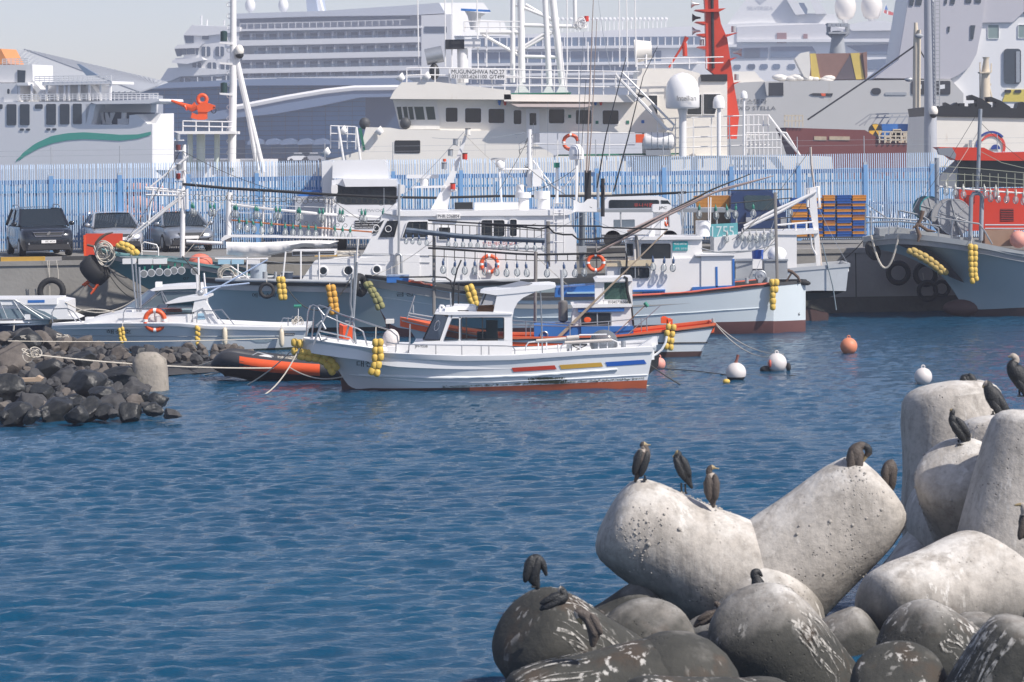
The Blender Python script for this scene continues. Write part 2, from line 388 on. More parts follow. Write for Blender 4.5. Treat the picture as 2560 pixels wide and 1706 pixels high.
# ================================================================== tetrapods of the near breakwater
def tetra_mat():
    m = bpy.data.materials.new('tetrapod_concrete'); m.use_nodes = True
    n = m.node_tree.nodes; l = m.node_tree.links; b = n['Principled BSDF']; b.inputs['Roughness'].default_value = 0.85
    g = n.new('ShaderNodeNewGeometry'); sp = n.new('ShaderNodeSeparateXYZ'); l.new(g.outputs['Position'], sp.inputs[0])
    def noise(sc, det=5, vec=None, ro=0.6):
        q = n.new('ShaderNodeTexNoise'); q.inputs['Scale'].default_value = sc; q.inputs['Detail'].default_value = det; q.inputs['Roughness'].default_value = ro
        l.new(vec or g.outputs['Position'], q.inputs['Vector']); return q.outputs['Fac']
    def rng(v, a, b_, c, d):
        q = n.new('ShaderNodeMapRange'); q.inputs[1].default_value = a; q.inputs[2].default_value = b_; q.inputs[3].default_value = c; q.inputs[4].default_value = d
        l.new(v, q.inputs[0]); return q.outputs[0]
    def math_(op, a, bb):
        q = n.new('ShaderNodeMath'); q.operation = op
        for i, z in enumerate((a, bb)):
            if isinstance(z, (int, float)): q.inputs[i].default_value = z
            else: l.new(z, q.inputs[i])
        return q.outputs[0]
    def mix(f, a, bb):
        q = n.new('ShaderNodeMix'); q.data_type = 'RGBA'
        for i, z in ((0, f), (6, a), (7, bb)):
            if isinstance(z, tuple): q.inputs[i].default_value = z + (1,)
            elif isinstance(z, (int, float)): q.inputs[i].default_value = z
            else: l.new(z, q.inputs[i])
        return q.outputs[2]
    base = mix(noise(1.6), (0.36, 0.33, 0.29), (0.54, 0.505, 0.46))
    base = mix(rng(noise(6, 8, ro=.75), .46, .70, 0, .7), base, (0.20, 0.185, 0.165))
    # pocks and pits
    vo = n.new('ShaderNodeTexVoronoi'); vo.inputs['Scale'].default_value = 15; l.new(g.outputs['Position'], vo.inputs['Vector'])
    pits = math_('MULTIPLY', rng(vo.outputs['Distance'], .10, .22, 1, 0), rng(noise(1.9, 3), .5, .62, 0, 1))
    base = mix(math_('MULTIPLY', pits, .7), base, (0.09, 0.085, 0.075))
    m2 = n.new('ShaderNodeMapping'); m2.inputs['Scale'].default_value = (5, 5, .45); l.new(g.outputs['Position'], m2.inputs['Vector'])
    base = mix(math_('MULTIPLY', rng(noise(1, 6, m2.outputs[0], .7), .47, .66, 0, .75), rng(noise(.9, 2), .38, .6, .25, 1)), base, (0.19, 0.175, 0.155))
    s0 = n.new('ShaderNodeSeparateXYZ'); l.new(g.outputs['True Normal'], s0.inputs[0])
    base = mix(math_('MULTIPLY', rng(s0.outputs[2], .35, .9, 0, .8), rng(noise(3.2, 6, ro=.7), .42, .60, 0, 1)), base, (0.66, 0.64, 0.60))      # chalky crust where birds stand
    # dried white droppings running down
    mp = n.new('ShaderNodeMapping'); mp.inputs['Scale'].default_value = (9, 9, .22); l.new(g.outputs['Position'], mp.inputs['Vector'])
    st = rng(noise(1, 4, mp.outputs[0]), .57, .63, 0, 1)
    st = math_('MULTIPLY', st, rng(noise(1.1, 2), .47, .60, 0, 1))
    sn = n.new('ShaderNodeSeparateXYZ'); l.new(g.outputs['True Normal'], sn.inputs[0])
    st = math_('MULTIPLY', st, rng(sn.outputs[2], -.1, .4, 0, 1))
    # tide-stained dark foot
    zz = math_('ADD', sp.outputs[2], math_('MULTIPLY', math_('SUBTRACT', noise(1.3, 5), .5), 1.5))
    # stained further up on the seaward, western blocks
    zz = math_('ADD', zz, rng(sp.outputs[0], 0.6, 1.9, -.75, 0))
    zz = math_('ADD', zz, rng(sp.outputs[1], 32.5, 37.5, -.62, .25))
    algae = rng(zz, .12, 1.05, 1, 0)
    dark = mix(noise(5), (0.018, 0.020, 0.018), (0.070, 0.068, 0.058))
    dark = mix(rng(noise(2.2, 3), .55, .7, 0, .35), dark, (0.085, 0.045, 0.022))
    base = mix(algae, base, dark)
    base = mix(math_('MULTIPLY', st, .65), base, (0.66, 0.64, 0.60))
    l.new(base, b.inputs['Base Color'])
    h = math_('ADD', math_('MULTIPLY', noise(11, 6), .7), math_('MULTIPLY', pits, -.5))
    bp = n.new('ShaderNodeBump'); bp.inputs['Strength'].default_value = .7; bp.inputs['Distance'].default_value = .03
    l.new(h, bp.inputs['Height']); l.new(bp.outputs[0], b.inputs['Normal'])
    return m
tetm = tetra_mat()
guano = mat('dried_droppings', (.55, .53, .49), .9, var=.15, scale=12)
gn = guano.node_tree.nodes; gl = guano.node_tree.links; g1 = gn.new('ShaderNodeTexNoise'); g1.inputs['Scale'].default_value = 16; g1.inputs['Detail'].default_value = 6; g2 = gn.new('ShaderNodeNewGeometry'); gl.new(g2.outputs['Position'], g1.inputs['Vector'])
g3 = gn.new('ShaderNodeMapRange'); g3.inputs[1].default_value = .40; g3.inputs[2].default_value = .62; g3.inputs[4].default_value = .75; gl.new(g1.outputs['Fac'], g3.inputs[0]); g4 = gn.new('ShaderNodeMixShader'); g5 = gn.new('ShaderNodeBsdfTransparent')
gl.new(g3.outputs[0], g4.inputs[0]); gl.new(g5.outputs[0], g4.inputs[1]); gl.new(gn['Principled BSDF'].outputs[0], g4.inputs[2]); gl.new(g4.outputs[0], gn['Material Output'].inputs[0])
barn = mat('barnacle_shell', (0.34, 0.32, 0.29), 0.9, var=0.3, scale=20)
TL = 2.18
def leg_profile(L):
    a = [(0.0, .80), (.35, .80), (.7, .775), (L * .55, .715), (L * .8, .655), (L - .27, .62), (L - .17, .595), (L - .10, .55), (L - .045, .48), (L - .005, .37), (L + .02, .20), (L + .028, .0)]
    return a
def tetrapod_at(label, c, d1, d2, sc=1.0, seed=0, barn_legs=(), gone=(), grp='concrete tetrapods of the near breakwater'):
    rnd = random.Random(seed)
    d1 = Vector(d1).normalized(); d2 = Vector(d2); d2 = (d2 - d1 * d2.dot(d1)).normalized()
    ca, sa = -1 / 3, math.sqrt(8) / 3
    dirs = [d1] + [(d1 * ca + (Matrix.Rotation(R(a), 3, d1) @ d2) * sa) for a in (0, 120, 240)]
    t = thing('tetrapod', label, 'tetrapod', c, grp)
    body = MB(); body.ball(c, .86 * sc, 20)
    bo = obj('core', body, tetm, t, smooth=180)
    for k, d in enumerate(dirs):
        if k in gone: continue        # legs broken off
        mb = MB(); n = 40
        prof = [(r * sc, h * sc) for h, r in leg_profile(TL)]
        fine = []
        for i in range(len(prof) - 1):
            m = 4 if prof[i + 1][1] - prof[i][1] > .3 else 1
            for j in range(m):
                q = j / m; fine.append((prof[i][0] * (1 - q) + prof[i + 1][0] * q, prof[i][1] * (1 - q) + prof[i + 1][1] * q))
        fine.append(prof[-1])
        mb.lathe(c, [(max(r, .002), h) for r, h in fine], n, d)
        ph = rnd.uniform(0, 6)
        v = []
        for p in mb.v:       # slightly uneven cast surface, worn
            q = Vector(p) - c; h = q.dot(d); rad = q - d * h
            w = 1 + .012 * math.sin(h * 3.1 + ph) + .010 * math.sin(rad.x * 4 + h * 2 + ph) + .008 * math.sin(rad.z * 7 - h * 5)
            v.append(tuple(c + d * h + rad * w))
        mb.v = v
        o = obj('leg', mb, tetm, t, smooth=40)
        if k == 0 and seed in (5, 6, 8, 9, 11):      # droppings run down from the perch
            sm = MB(); a = d.orthogonal().normalized(); b = d.cross(a); pf = leg_profile(TL); hs_ = [x[0] for x in pf][:-3]; rs_ = [x[1] for x in pf][:-3]
            for i in range(70):
                an = rnd.uniform(0, 6.28); nrm = a * math.cos(an) + b * math.sin(an)
                if nrm.z < -.15: continue
                h1 = TL - rnd.uniform(.06, .35); h0 = h1 - rnd.uniform(.25, 1.1); w0 = rnd.choice((.006, .009, .012, .026)); secs = []
                for j in range(9):
                    f = j / 8; h = h1 + (h0 - h1) * f; aa = an + .05 * math.sin(f * 5 + i); r_ = np.interp(h, hs_, rs_) * sc * 1.03 + .004; ww = w0 * (1 - f * .75) * rnd.uniform(.5, 1.3) / r_
                    secs.append([c + d * h * sc + (a * math.cos(aa + q) + b * math.sin(aa + q)) * r_ for q in (-ww, 0, ww)])
                sm.loft(secs, caps=False)
            obj('droppings', sm, guano, o, kind='stuff')
        if k in barn_legs:
            bm_ = MB(); a = d.orthogonal().normalized(); b = d.cross(a); cl = [(rnd.uniform(.9, 2.3), rnd.uniform(0, 6.28)) for _ in range(5)]
            for i in range(950):
                h0, a0 = rnd.choice(cl); h = h0 + rnd.gauss(0, .28); an = a0 + rnd.gauss(0, .45)
                if not .75 < h < TL - .1: continue
                r = np.interp(h, [x[0] for x in leg_profile(TL)], [x[1] for x in leg_profile(TL)]) * sc
                nrm = a * math.cos(an) + b * math.sin(an); s_ = rnd.uniform(.005, .014) * (1.9 if rnd.random() < .07 else 1)
                bm_.lathe(c + d * h * sc + nrm * (r - .006), [(s_ * 1.25, 0), (s_ * .9, s_ * .7), (s_ * .35, s_ * 1.0)], 6, nrm + Vector((rnd.uniform(-.4, .4), rnd.uniform(-.4, .4), rnd.uniform(-.4, .4))))
            if bm_.v: obj('barnacles', bm_, barn, o, kind='stuff')
    return t
def tet_tip(label, px, py, Y, d1, d2, sc=1.0, seed=0, barn_legs=(), gone=()):
    """placed by the middle of one leg's end"""
    p = P(px, py, Y) - Vector(d1).normalized() * TL * sc
    return tetrapod_at(label, p, d1, d2, sc, seed, barn_legs, gone)
tetrapod_at('big pale tetrapod whose two legs spread in a wide V', P(1893, 1487, 38.5), (-.86, -.05, .50), (.78, .02, .55), .97, 1, (0, 1))
tet_tip('tetrapod with a tall rounded pale leg standing straight up at the back', 2374, 958, 42.0, (-.10, .10, .98), (0, .15, -1), 1.12, 2)
tet_tip('tetrapod with a pitted rough dome facing the camera in the upper right group', 2376, 1160, 38.6, (-.40, -.62, .66), (0, .15, -1), .88, 3, (0,))
tet_tip('tetrapod with a short rough leg poking up beside the upright cone', 2490, 1042, 40.2, (-.02, .12, .98), (0, .15, -1), .86, 14, (0,))
tetrapod_at('smooth grey tetrapod with one upright cone at the right edge', P(2528, 1462, 37.6), (.20, .10, .97), (-.80, -.50, -.15), .97, 4)
tet_tip('tetrapod with white streaked dome leg leaning out towards the water', 1872, 1535, 33.2, (-.42, -.55, .72), (0, .15, -1), .93, 5)
tet_tip('dark barnacled tetrapod under the smooth horizontal leg', 2262, 1575, 33.6, (-.62, -.50, .60), (0, .15, -1), .78, 6, (0,))
tet_tip('low dark tetrapod with a round dome at the bottom edge', 2240, 1668, 31.6, (-.15, -.60, .78), (0, .15, -1), .80, 7)
tet_tip('dark tetrapod leaning right in the lower right corner', 2600, 1575, 31.3, (.45, -.10, .88), (0, .15, -1), .84, 8)
tet_tip('blackish tetrapod with streaked round end farthest out in the water', 1305, 1560, 33.4, (-.62, -.52, .58), (0, .15, -1), .90, 9, (), (3,))
tet_tip('tetrapod lying half hidden beneath the V shaped one', 1650, 1495, 38.3, (.78, .05, .62), (0, .15, -1), .60, 10, (), (2,))
tet_tip('dark tetrapod with a brown stained dome behind the level leg', 1612, 1568, 35.0, (-.10, -.66, .70), (0, .15, -1), .92, 15)
tet_tip('dark tetrapod with a leg lying level along the bottom edge', 1270, 1805, 31.7, (-.95, -.28, -.06), (0, .15, -1), .84, 11, (), (2, 3))
tet_tip('mossy dark tetrapod at the very bottom edge', 1560, 1800, 30.5, (-.82, -.40, .20), (0, .15, -1), .74, 12, (), (2, 3))
tet_tip('dark tetrapod wedged in the gap left of the smooth level leg', 2195, 1580, 36.3, (.80, -.10, .50), (0, .15, -1), .70, 13)
# ================================================================== boats: shared builders
class Hull:
    """rows: (top px,py), (bottom px,py), half width at top, at bottom, bulge power; bow first"""
    def __init__(s, fr, rows, sub=4, flip=False):
        s.fr = fr; a = np.array([(t[0], t[1], b[0], b[1], wt, wb, p) for t, b, wt, wb, p in rows], float)
        n = len(a); ti = np.linspace(0, n - 1, (n - 1) * sub + 1); s.n = len(ti); s.sub = sub
        # smooth through the rows (Catmull-Rom)
        out = []
        for x in ti:
            i = min(int(x), n - 2); f = x - i
            p0, p1, p2, p3 = a[max(i - 1, 0)], a[i], a[i + 1], a[min(i + 2, n - 1)]
            m1 = (p2 - p0) * (.5 if i > 0 else 1.0) * .8; m2 = (p3 - p1) * (.5 if i < n - 2 else 1.0) * .8
            out.append((2 * f**3 - 3 * f**2 + 1) * p1 + (f**3 - 2 * f**2 + f) * m1 + (-2 * f**3 + 3 * f**2) * p2 + (f**3 - f**2) * m2)
        s.a = np.array(out); s.a[:, 4:6] = np.maximum(s.a[:, 4:6], .01)
        s.wet = [min(max((.45 - s.fr(r[2], r[3], 0).z) / .35, 0), 1) for r in s.a]     # only what reaches the water goes under it
    def width(s, i, k):
        r = s.a[i]; k = max(k, 0); return r[5] + (r[4] - r[5]) * k ** r[6]
    def pt(s, i, k, side=-1, off=0.0):
        r = s.a[i]; w = s.width(i, k) + off
        kk = max(k, 0)
        if k < 0: k *= s.wet[i]
        p = s.fr(r[2] + (r[0] - r[2]) * kk, r[3] + (r[1] - r[3]) * kk, -w)
        if k < 0: p = p + s.fr.n * (w * .25) * (-k); p.z -= 0.6 * (-k)
        if side > 0: p = p + s.fr.n * (2 * w) - (s.fr.n * (w * .5 * -k) if k < 0 else Vector((0, 0, 0)))
        return p
    def fit(s, px, py, off=0.006):
        a = s.a; k = np.clip((a[:, 3] - py) / (a[:, 3] - a[:, 1]), 0, 1.2); x = a[:, 2] + (a[:, 0] - a[:, 2]) * k
        if x[-1] < x[0]: xx = -x; pp = -px
        else: xx = x; pp = px
        i = int(np.clip(np.searchsorted(np.maximum.accumulate(xx), pp) - 1, 0, s.n - 2))
        f = min(max((pp - xx[i]) / max(xx[i + 1] - xx[i], 1e-6), 0), 1)
        w = s.width(i, k[i]) * (1 - f) + s.width(i + 1, k[i + 1]) * f
        return s.fr(px, py, -(float(w) + off))
    def build(s, root, mh, mbm, md, mr, kb=0.0, bulw=0.35, rail=(.05, .05), name='hull', split=None, mb2=None):
        kbv = [np.interp(i / s.sub, range(len(kb)), kb) if isinstance(kb, (list, tuple)) else kb for i in range(s.n)]
        def shell(k0, k1, m, nm, mats):
            b = MB()
            for side in (-1, 1):
                o = len(b.v)
                for i in range(s.n):
                    a0 = k0(i); a1 = k1(i)
                    for j in range(m + 1): b.v.append(tuple(s.pt(i, a0 + (a1 - a0) * j / m, side)))
                for i in range(s.n - 1):
                    for j in range(m):
                        q = [o + i * (m + 1) + j, o + (i + 1) * (m + 1) + j, o + (i + 1) * (m + 1) + j + 1, o + i * (m + 1) + j + 1]
                        b.f.append(tuple(q if side < 0 else q[::-1])); b.mi.append(1 if split is not None and nm != 'hull' and i >= split * s.sub else 0)
            N = s.n * (m + 1)
            for e, rev in ((0, True), (s.n - 1, False)):     # stem and transom
                for j in range(m):
                    q = [e * (m + 1) + j, N + e * (m + 1) + j, N + e * (m + 1) + j + 1, e * (m + 1) + j + 1]
                    b.f.append(tuple(q[::-1] if rev else q)); b.mi.append(0)
            return obj(nm, b, mats, root, smooth=50)
        h = shell(lambda i: kbv[i], lambda i: 1.0, 9, 'hull', mh)
        if mbm: shell(lambda i: -1.0, lambda i: kbv[i], 4, 'bottom_paint', [mbm] + ([mb2] if mb2 else []))
        # inner bulwark and deck
        b = MB()
        T = [[s.pt(i, 1, sd, -.05) for i in range(s.n)] for sd in (-1, 1)]
        for L in T: b.loft([[p, p - Vector((0, 0, bulw))] for p in L], caps=False)
        for i in range(s.n - 1):
            b.add([T[0][i] - Vector((0, 0, bulw)), T[0][i + 1] - Vector((0, 0, bulw)), T[1][i + 1] - Vector((0, 0, bulw)), T[1][i] - Vector((0, 0, bulw))], [(0, 1, 2, 3)])
        e = s.n - 1
        b.add([T[0][e], T[1][e], T[1][e] - Vector((0, 0, bulw)), T[0][e] - Vector((0, 0, bulw))], [(0, 1, 2, 3)])
        obj('deck', b, md, root)
        if rail:
            b = MB(); w, hh = rail
            for sd in (-1, 1):
                secs = []
                for i in range(s.n):
                    p = s.pt(i, 1, sd, .02); q = s.pt(i, 1, sd, -.07)
                    secs.append([p - Vector((0, 0, hh * .4)), p + Vector((0, 0, hh * .6)), q + Vector((0, 0, hh * .6)), q - Vector((0, 0, hh * .4))])
                b.loft(secs, closed=True)
            p, q = s.pt(e, 1, -1, .02), s.pt(e, 1, 1, .02); t = s.fr.t * .05
            b.hexa([p - t - Vector((0, 0, hh * .4)), p + t - Vector((0, 0, hh * .4)), q + t - Vector((0, 0, hh * .4)), q - t - Vector((0, 0, hh * .4)), p - t + Vector((0, 0, hh * .6)), p + t + Vector((0, 0, hh * .6)), q + t + Vector((0, 0, hh * .6)), q - t + Vector((0, 0, hh * .6))])
            obj('gunwale', b, mr, root, smooth=40)
        return h
    def band(s, top, bot, off, m, root, name, n=40, both=True):
        """a raised strip on the hull side between two photo lines"""
        tx, ty = zip(*top); bx, by = zip(*bot); b = MB(); x0, x1 = top[0][0], top[-1][0]
        for sd in ((-1, 1) if both else (-1,)):
            secs = []
            for i in range(n + 1):
                x = x0 + (x1 - x0) * i / n; xb = bot[0][0] + (bot[-1][0] - bot[0][0]) * i / n
                y0 = np.interp(x, tx, ty); y1 = np.interp(xb, bx, by)
                q = [s.fit(x, y0, -.02), s.fit(x, y0, off), s.fit((x + xb) / 2, (y0 + y1) / 2, off * 1.05), s.fit(xb, y1, off), s.fit(xb, y1, -.02)]
                if sd > 0: q = [p + s.fr.n * (-2 * ((p - s.fr.o).dot(s.fr.n))) for p in q][::-1]
                secs.append(q)
            b.loft(secs, closed=True)
        return obj(name, b, m, root, smooth=40)
    def patch(s, poly, m, root, name, off=.012, n=14):
        """paint on the hull: a four-cornered photo outline, top-left, top-right, bottom-right, bottom-left"""
        b = MB(); a, c, d, e = poly; secs = []
        for i in range(n + 1):
            f = i / n; p = (a[0] + (c[0] - a[0]) * f, a[1] + (c[1] - a[1]) * f); q = (e[0] + (d[0] - e[0]) * f, e[1] + (d[1] - e[1]) * f)
            secs.append([s.fit(p[0] + (q[0] - p[0]) * j / 3, p[1] + (q[1] - p[1]) * j / 3, off) for j in range(4)])
        b.loft(secs, caps=False); return obj(name, b, m, root)
    def strake(s, line, r, m, root, name='rubbing_strake', n=40, both=True):
        lx, ly = zip(*line); L = [s.fit(x, float(np.interp(x, lx, ly)), r * .3) for x in np.linspace(lx[0], lx[-1], n)]
        b = MB(); b.tube(L, r, 6)
        if both: obj(name, MB().tube([p + s.fr.n * (-2 * ((p - s.fr.o).dot(s.fr.n))) for p in L], r, 6), m, root, smooth=60)
        return obj(name, b, m, root, smooth=60)

FLOAT = {}
def float_string(label, fr, cols, rpx, d, rope_to=None, col_m=None, hullfit=None, group='strings of yellow net floats used as fenders'):
    """fenders strung from net floats: cols = lists of photo points, one per float"""
    m = col_m or yellowf; c0 = cols[0][0]
    first = fr(c0[0], c0[1], d); t = thing('fender_string', label, 'fender', first, group)
    rm = fr.m(rpx); proto = None
    for cpts in cols:
        for i, p in enumerate(cpts):
            a = cpts[max(i - 1, 0)]; b = cpts[min(i + 1, len(cpts) - 1)]
            c = hullfit(p[0], p[1], rm * .9) if hullfit else fr(p[0], p[1], d)
            ax = (fr(b[0], b[1], d) - fr(a[0], a[1], d)).normalized()
            if proto is None:
                rm *= 1.02; mb = MB(); L = rm * 1.15
                mb.lathe((0, 0, 0), [(rm * .30, -L), (rm * .72, -L * .86), (rm * .94, -L * .5), (rm, 0), (rm * .94, L * .5), (rm * .72, L * .86), (rm * .30, L)], 10)
                proto = obj('float', mb, m, t, smooth=180, loc=c); o = proto
                # mesh was built at the world origin
                me = o.data
                for v in me.vertices: v.co = v.co + c
            else:
                o = proto.copy(); col.objects.link(o); o.parent = t; o.location = c - first
            o.rotation_euler = (ax.to_track_quat('Z', 'Y') @ Matrix.Rotation(random.uniform(0, 6), 3, 'Z').to_quaternion()).to_euler()
            k = random.uniform(.93, 1.06); o.scale = (k, k, k)
    if rope_to:
        mb = MB(); mb.tube([first, fr(*rope_to)], .012, 5); obj('cord', mb, rope_m, t)
    return t
def sag(a, b, s, n=10):
    a = Vector(a); b = Vector(b)
    return [a.lerp(b, i / n) - Vector((0, 0, s * 4 * (i / n) * (1 - i / n))) for i in range(n + 1)]
def mooring(label, a, b, s=.3, r=.016, m=None, n=14, group='mooring lines'):
    mb = MB(); mb.tube(sag(a, b, s, n), r, 6); o = obj('mooring_rope', mb, m or rope_m); tag(o, label, 'rope', group); return o
def window(fr, pts, d, root, fw=5, mframe=None, mpane=None, depth=.03, mull=None, name='window'):
    """a frame standing 2 cm off the wall with a pane set in it"""
    b = MB(); b.ring(fr, pts, inset(pts, fw), d - depth, d + .004); f = obj(name, b, mframe or blackp, root)
    b = MB(); b.fprism(fr, inset(pts, fw * .8), d - depth * .4, d - depth * .2); obj('pane', b, mpane or dglass, f)
    if mull:
        for x in mull:
            b = MB(); b.fbox(fr, x - 1.2, min(p[1] for p in pts) + 1, x + 1.2, max(p[1] for p in pts) - 1, d - depth * .9, d - depth * .45)
            obj('mullion', b, mframe or blackp, f)
    return f
def rails(root, fr, lines, r=.014, m=None, name='rail', d=0.0, n=6):
    b = MB()
    for L in lines: b.ftube(fr, L, r, n, d)
    return obj(name, b, m or steel, root, smooth=60)
def poles(root, fr, lines, r=.014, m=None, name='pole', d=0.0, n=6):
    for L in lines: obj(name, MB().ftube(fr, L, r, n, d), m or steel, root, smooth=60)
def slab(root, name, m, fr, pts, d0, d1, smooth=0):
    return obj(name, MB().fprism(fr, pts, d0, d1), m, root, smooth=smooth)
def blk(root, name, m, fr, p, q, d0, d1):
    return obj(name, MB().fbox(fr, p[0], p[1], q[0], q[1], d0, d1), m, root)
def tyre(label, fr, px, py, rpx, d, ax=None, grp='tyre fenders', ropes=(), k=.42):
    c = fr(px, py, d); Rr = fr.m(rpx); t = thing('tyre_fender', label, 'tyre', c - Vector((0, 0, Rr)), grp)
    b = MB(); b.torus(c, Rr * (1 - k / 2), Rr * k / 2, ax or fr.n, 28, 10); obj('tyre', b, black, t, smooth=180)
    b = MB(); a = Vector(ax or fr.n).normalized()
    for i in range(30):
        M = Matrix.Rotation(i * 2 * math.pi / 30, 3, a); e = a.orthogonal().normalized(); v = M @ e
        b.box(c + v * Rr * .985, (Rr * .05, Rr * .05, Rr * .05), M=M @ Matrix((e, a, e.cross(a))).transposed())
    obj('tread', b, black, t, kind='stuff')
    for L in ropes: obj('hanging_rope', MB().ftube(fr, L, .014, 5, d), rope_m, t)
    return t
def box_of(label, name, cat, fr, p, q, d0, d1, m, grp=None, lid=None):
    b = MB().fbox(fr, p[0], p[1], q[0], q[1], d0, d1); o = obj(name, b, m); tag(o, label, cat, grp)
    if lid: obj('lid', MB().fbox(fr, p[0] - 1, p[1] - 2, q[0] + 1, p[1] + 1, d0 - .02, d1 + .02), lid, o)
    return o
def lifebuoy(root, fr, px, py, rpx, d, ax=None, name='lifebuoy', label=None, cat='lifebuoy'):
    """orange ring with white bands, hung on a boat: a thing of its own"""
    c = fr(px, py, d); Rr = fr.m(rpx)
    t = thing(name, label, cat, c - Vector((0, 0, Rr)))
    b = MB(); b.torus(c, Rr * .8, Rr * .2, ax or fr.n, 24, 8); obj('ring', b, orange, t, smooth=180)
    for k in range(4):
        b = MB(); a = math.pi / 4 + k * math.pi / 2; b.torus(c, Rr * .8, Rr * .215, ax or fr.n, 3, 8, a - .14, a + .14); obj('band', b, white, t, smooth=180)
    return t
LAMPS = {}
def squid_lamps(root, fr, pts, hpx, d, key='g', m_sock=None, name='squid_lamp'):
    """clear fishing lamps hanging by their sockets; px,py = middle of the bulb"""
    hm_ = fr.m(hpx)
    for p in pts:
        c = fr(p[0], p[1], p[2] if len(p) > 2 else d)
        if (key, round(hm_, 3)) not in LAMPS:
            r = hm_ * .36; b = MB()
            b.lathe(c, [(r * .10, -hm_ * .50), (r * .55, -hm_ * .44), (r * .92, -hm_ * .25), (r, -hm_ * .02), (r * .88, hm_ * .20), (r * .45, hm_ * .42), (r * .30, hm_ * .52)], 10)
            o = obj(name, b, lampglass, root, smooth=180, loc=c)
            b = MB(); b.lathe(c, [(r * .34, hm_ * .50), (r * .42, hm_ * .56), (r * .42, hm_ * .90), (r * .22, hm_ * .98), (r * .1, hm_ * 1.25)], 8); obj('socket', b, m_sock, o, smooth=60)
            b = MB(); b.lathe(c, [(r * .25, -hm_ * .2), (r * .25, hm_ * .3)], 6); obj('filament_tube', b, lampcore, o)
            LAMPS[(key, round(hm_, 3))] = o
        else: dup(LAMPS[(key, round(hm_, 3))], c, root, rot=(random.uniform(-.12, .12), random.uniform(-.12, .12), 0))
lampglass = glass('lamp_glass', tint=(.93, .95, .96), clear=.80, dark=(.55, .58, .6), rough=.05)
lampcore = mat('lamp_core', (.7, .7, .66), .4, var=0)
# ================================================================== the white boat in front
a1 = C(520, 640, .2551); a2 = C(1050, 640, .2551); a3 = C(1300, 540, .2551)
A = Fr(1280, 76.4, 0.0)
hullA = mat('hull_white_a', (0.73, 0.75, 0.76), 0.35, var=0.06, scale=1.2, dirt=(0.40, 0.42, 0.40), dirt_amt=0.12, stretch=3)
antif = mat('antifoul_orange', (0.55, 0.12, 0.045), 0.7, var=0.2, scale=4, dirt=(0.12, 0.12, 0.10), dirt_amt=0.25, stretch=.3)
antid = mat('antifoul_brown', (0.075, 0.040, 0.036), 0.7, var=0.2, scale=4)
bA = thing('fishing_boat', 'white open fishing boat with red, yellow and blue bars on its side', 'boat', A(1280, 975, 0))
hA = Hull(A, [
    (a1(932, 815), a1(925, 905), .16, .10, 1), (a1(1050, 833), a1(1090, 948), .50, .16, 1.2), (a1(1180, 853), a1(1200, 1000), .75, .10, 1.5),
    (a1(1330, 873), a1(1275, 1120), .92, .06, 1.8), (a1(1500, 895), a1(1400, 1345), 1.05, .05, 1.7), (a1(1640, 925), a1(1600, 1342), 1.12, .34, 1.4),
    (a1(1850, 960), a1(1850, 1336), 1.20, .66, 1.1), (a2(274, 980), a2(274, 1322), 1.25, .98, .8), (a2(700, 982), a2(700, 1322), 1.28, 1.08, .7),
    (a2(1200, 965), a2(1200, 1305), 1.28, 1.10, .7), (a2(1700, 925), a2(1700, 1290), 1.22, 1.08, .7), (a2(2295, 890), a2(2218, 1268), 1.10, 1.00, .8)])
hA.build(bA, hullA, antid, white2, white2, [0, 0, 0, 0, .12, .11, .10, .08, .12, .126, .14, .133], .32, split=7.3, mb2=antif)
hA.band(a1([(932, 812), (1200, 850), (1620, 905)]), a1([(928, 905), (1200, 955), (1610, 975)]), .05, hullA, bA, 'bow_rail_board')
hA.band(a2([(-420, 948), (0, 966), (400, 980), (900, 975), (1600, 930), (2290, 888)]), a2([(-420, 1000), (0, 1015), (400, 1030), (900, 1022), (1600, 975), (2280, 940)]), .045, white2, bA, 'gunwale_band')
hA.strake(a2([(-600, 1170), (0, 1190), (500, 1195), (1100, 1172), (1930, 1115)]), .034, hullA, bA)
hA.strake(a2([(-690, 1165), (0, 1235), (700, 1240), (1500, 1205), (2230, 1165)]), .016, hullA, bA)
for q, m, nm in ((a2([(897, 1098), (1320, 1073), (1340, 1112), (917, 1138)]), mat('bar_red', (.52, .05, .025), .4, var=.05), 'red_bar'),
                 (a2([(1365, 1070), (1775, 1045), (1795, 1085), (1385, 1112)]), mat('bar_yellow', (.55, .33, .05), .4, var=.05), 'yellow_bar'),
                 (a2([(1815, 1042), (2195, 1018), (2222, 1058), (1837, 1085)]), mat('bar_blue', (.015, .10, .42), .4, var=.05), 'blue_bar')):
    hA.patch(q, m, bA, nm)
weedm = mat('sea_weed', (.018, .032, .014), .8, var=.4, scale=10)
b = MB(); rnd = random.Random(4)
for i in range(900):
    if i < 450: x = rnd.gauss(1245, 90); x = min(max(x, 1065), 1430); y = rnd.uniform(1188, 1235)
    else: x = rnd.uniform(200, 2200); y = np.interp(x, [200, 700, 1500, 2230], [1285, 1262, 1235, 1195]) + rnd.gauss(0, 5)
    p = hA.fit(*a2(x, y), .004); q = hA.fit(*a2(x + rnd.uniform(-14, 14), y + rnd.uniform(10, 32) * (1 if i < 450 else .35)), .02)
    w = Vector((.012, 0, .004)); b.add([p - w, p + w, q], [(0, 1, 2)])
obj('waterline_weed', b, weedm, bA, kind='stuff')
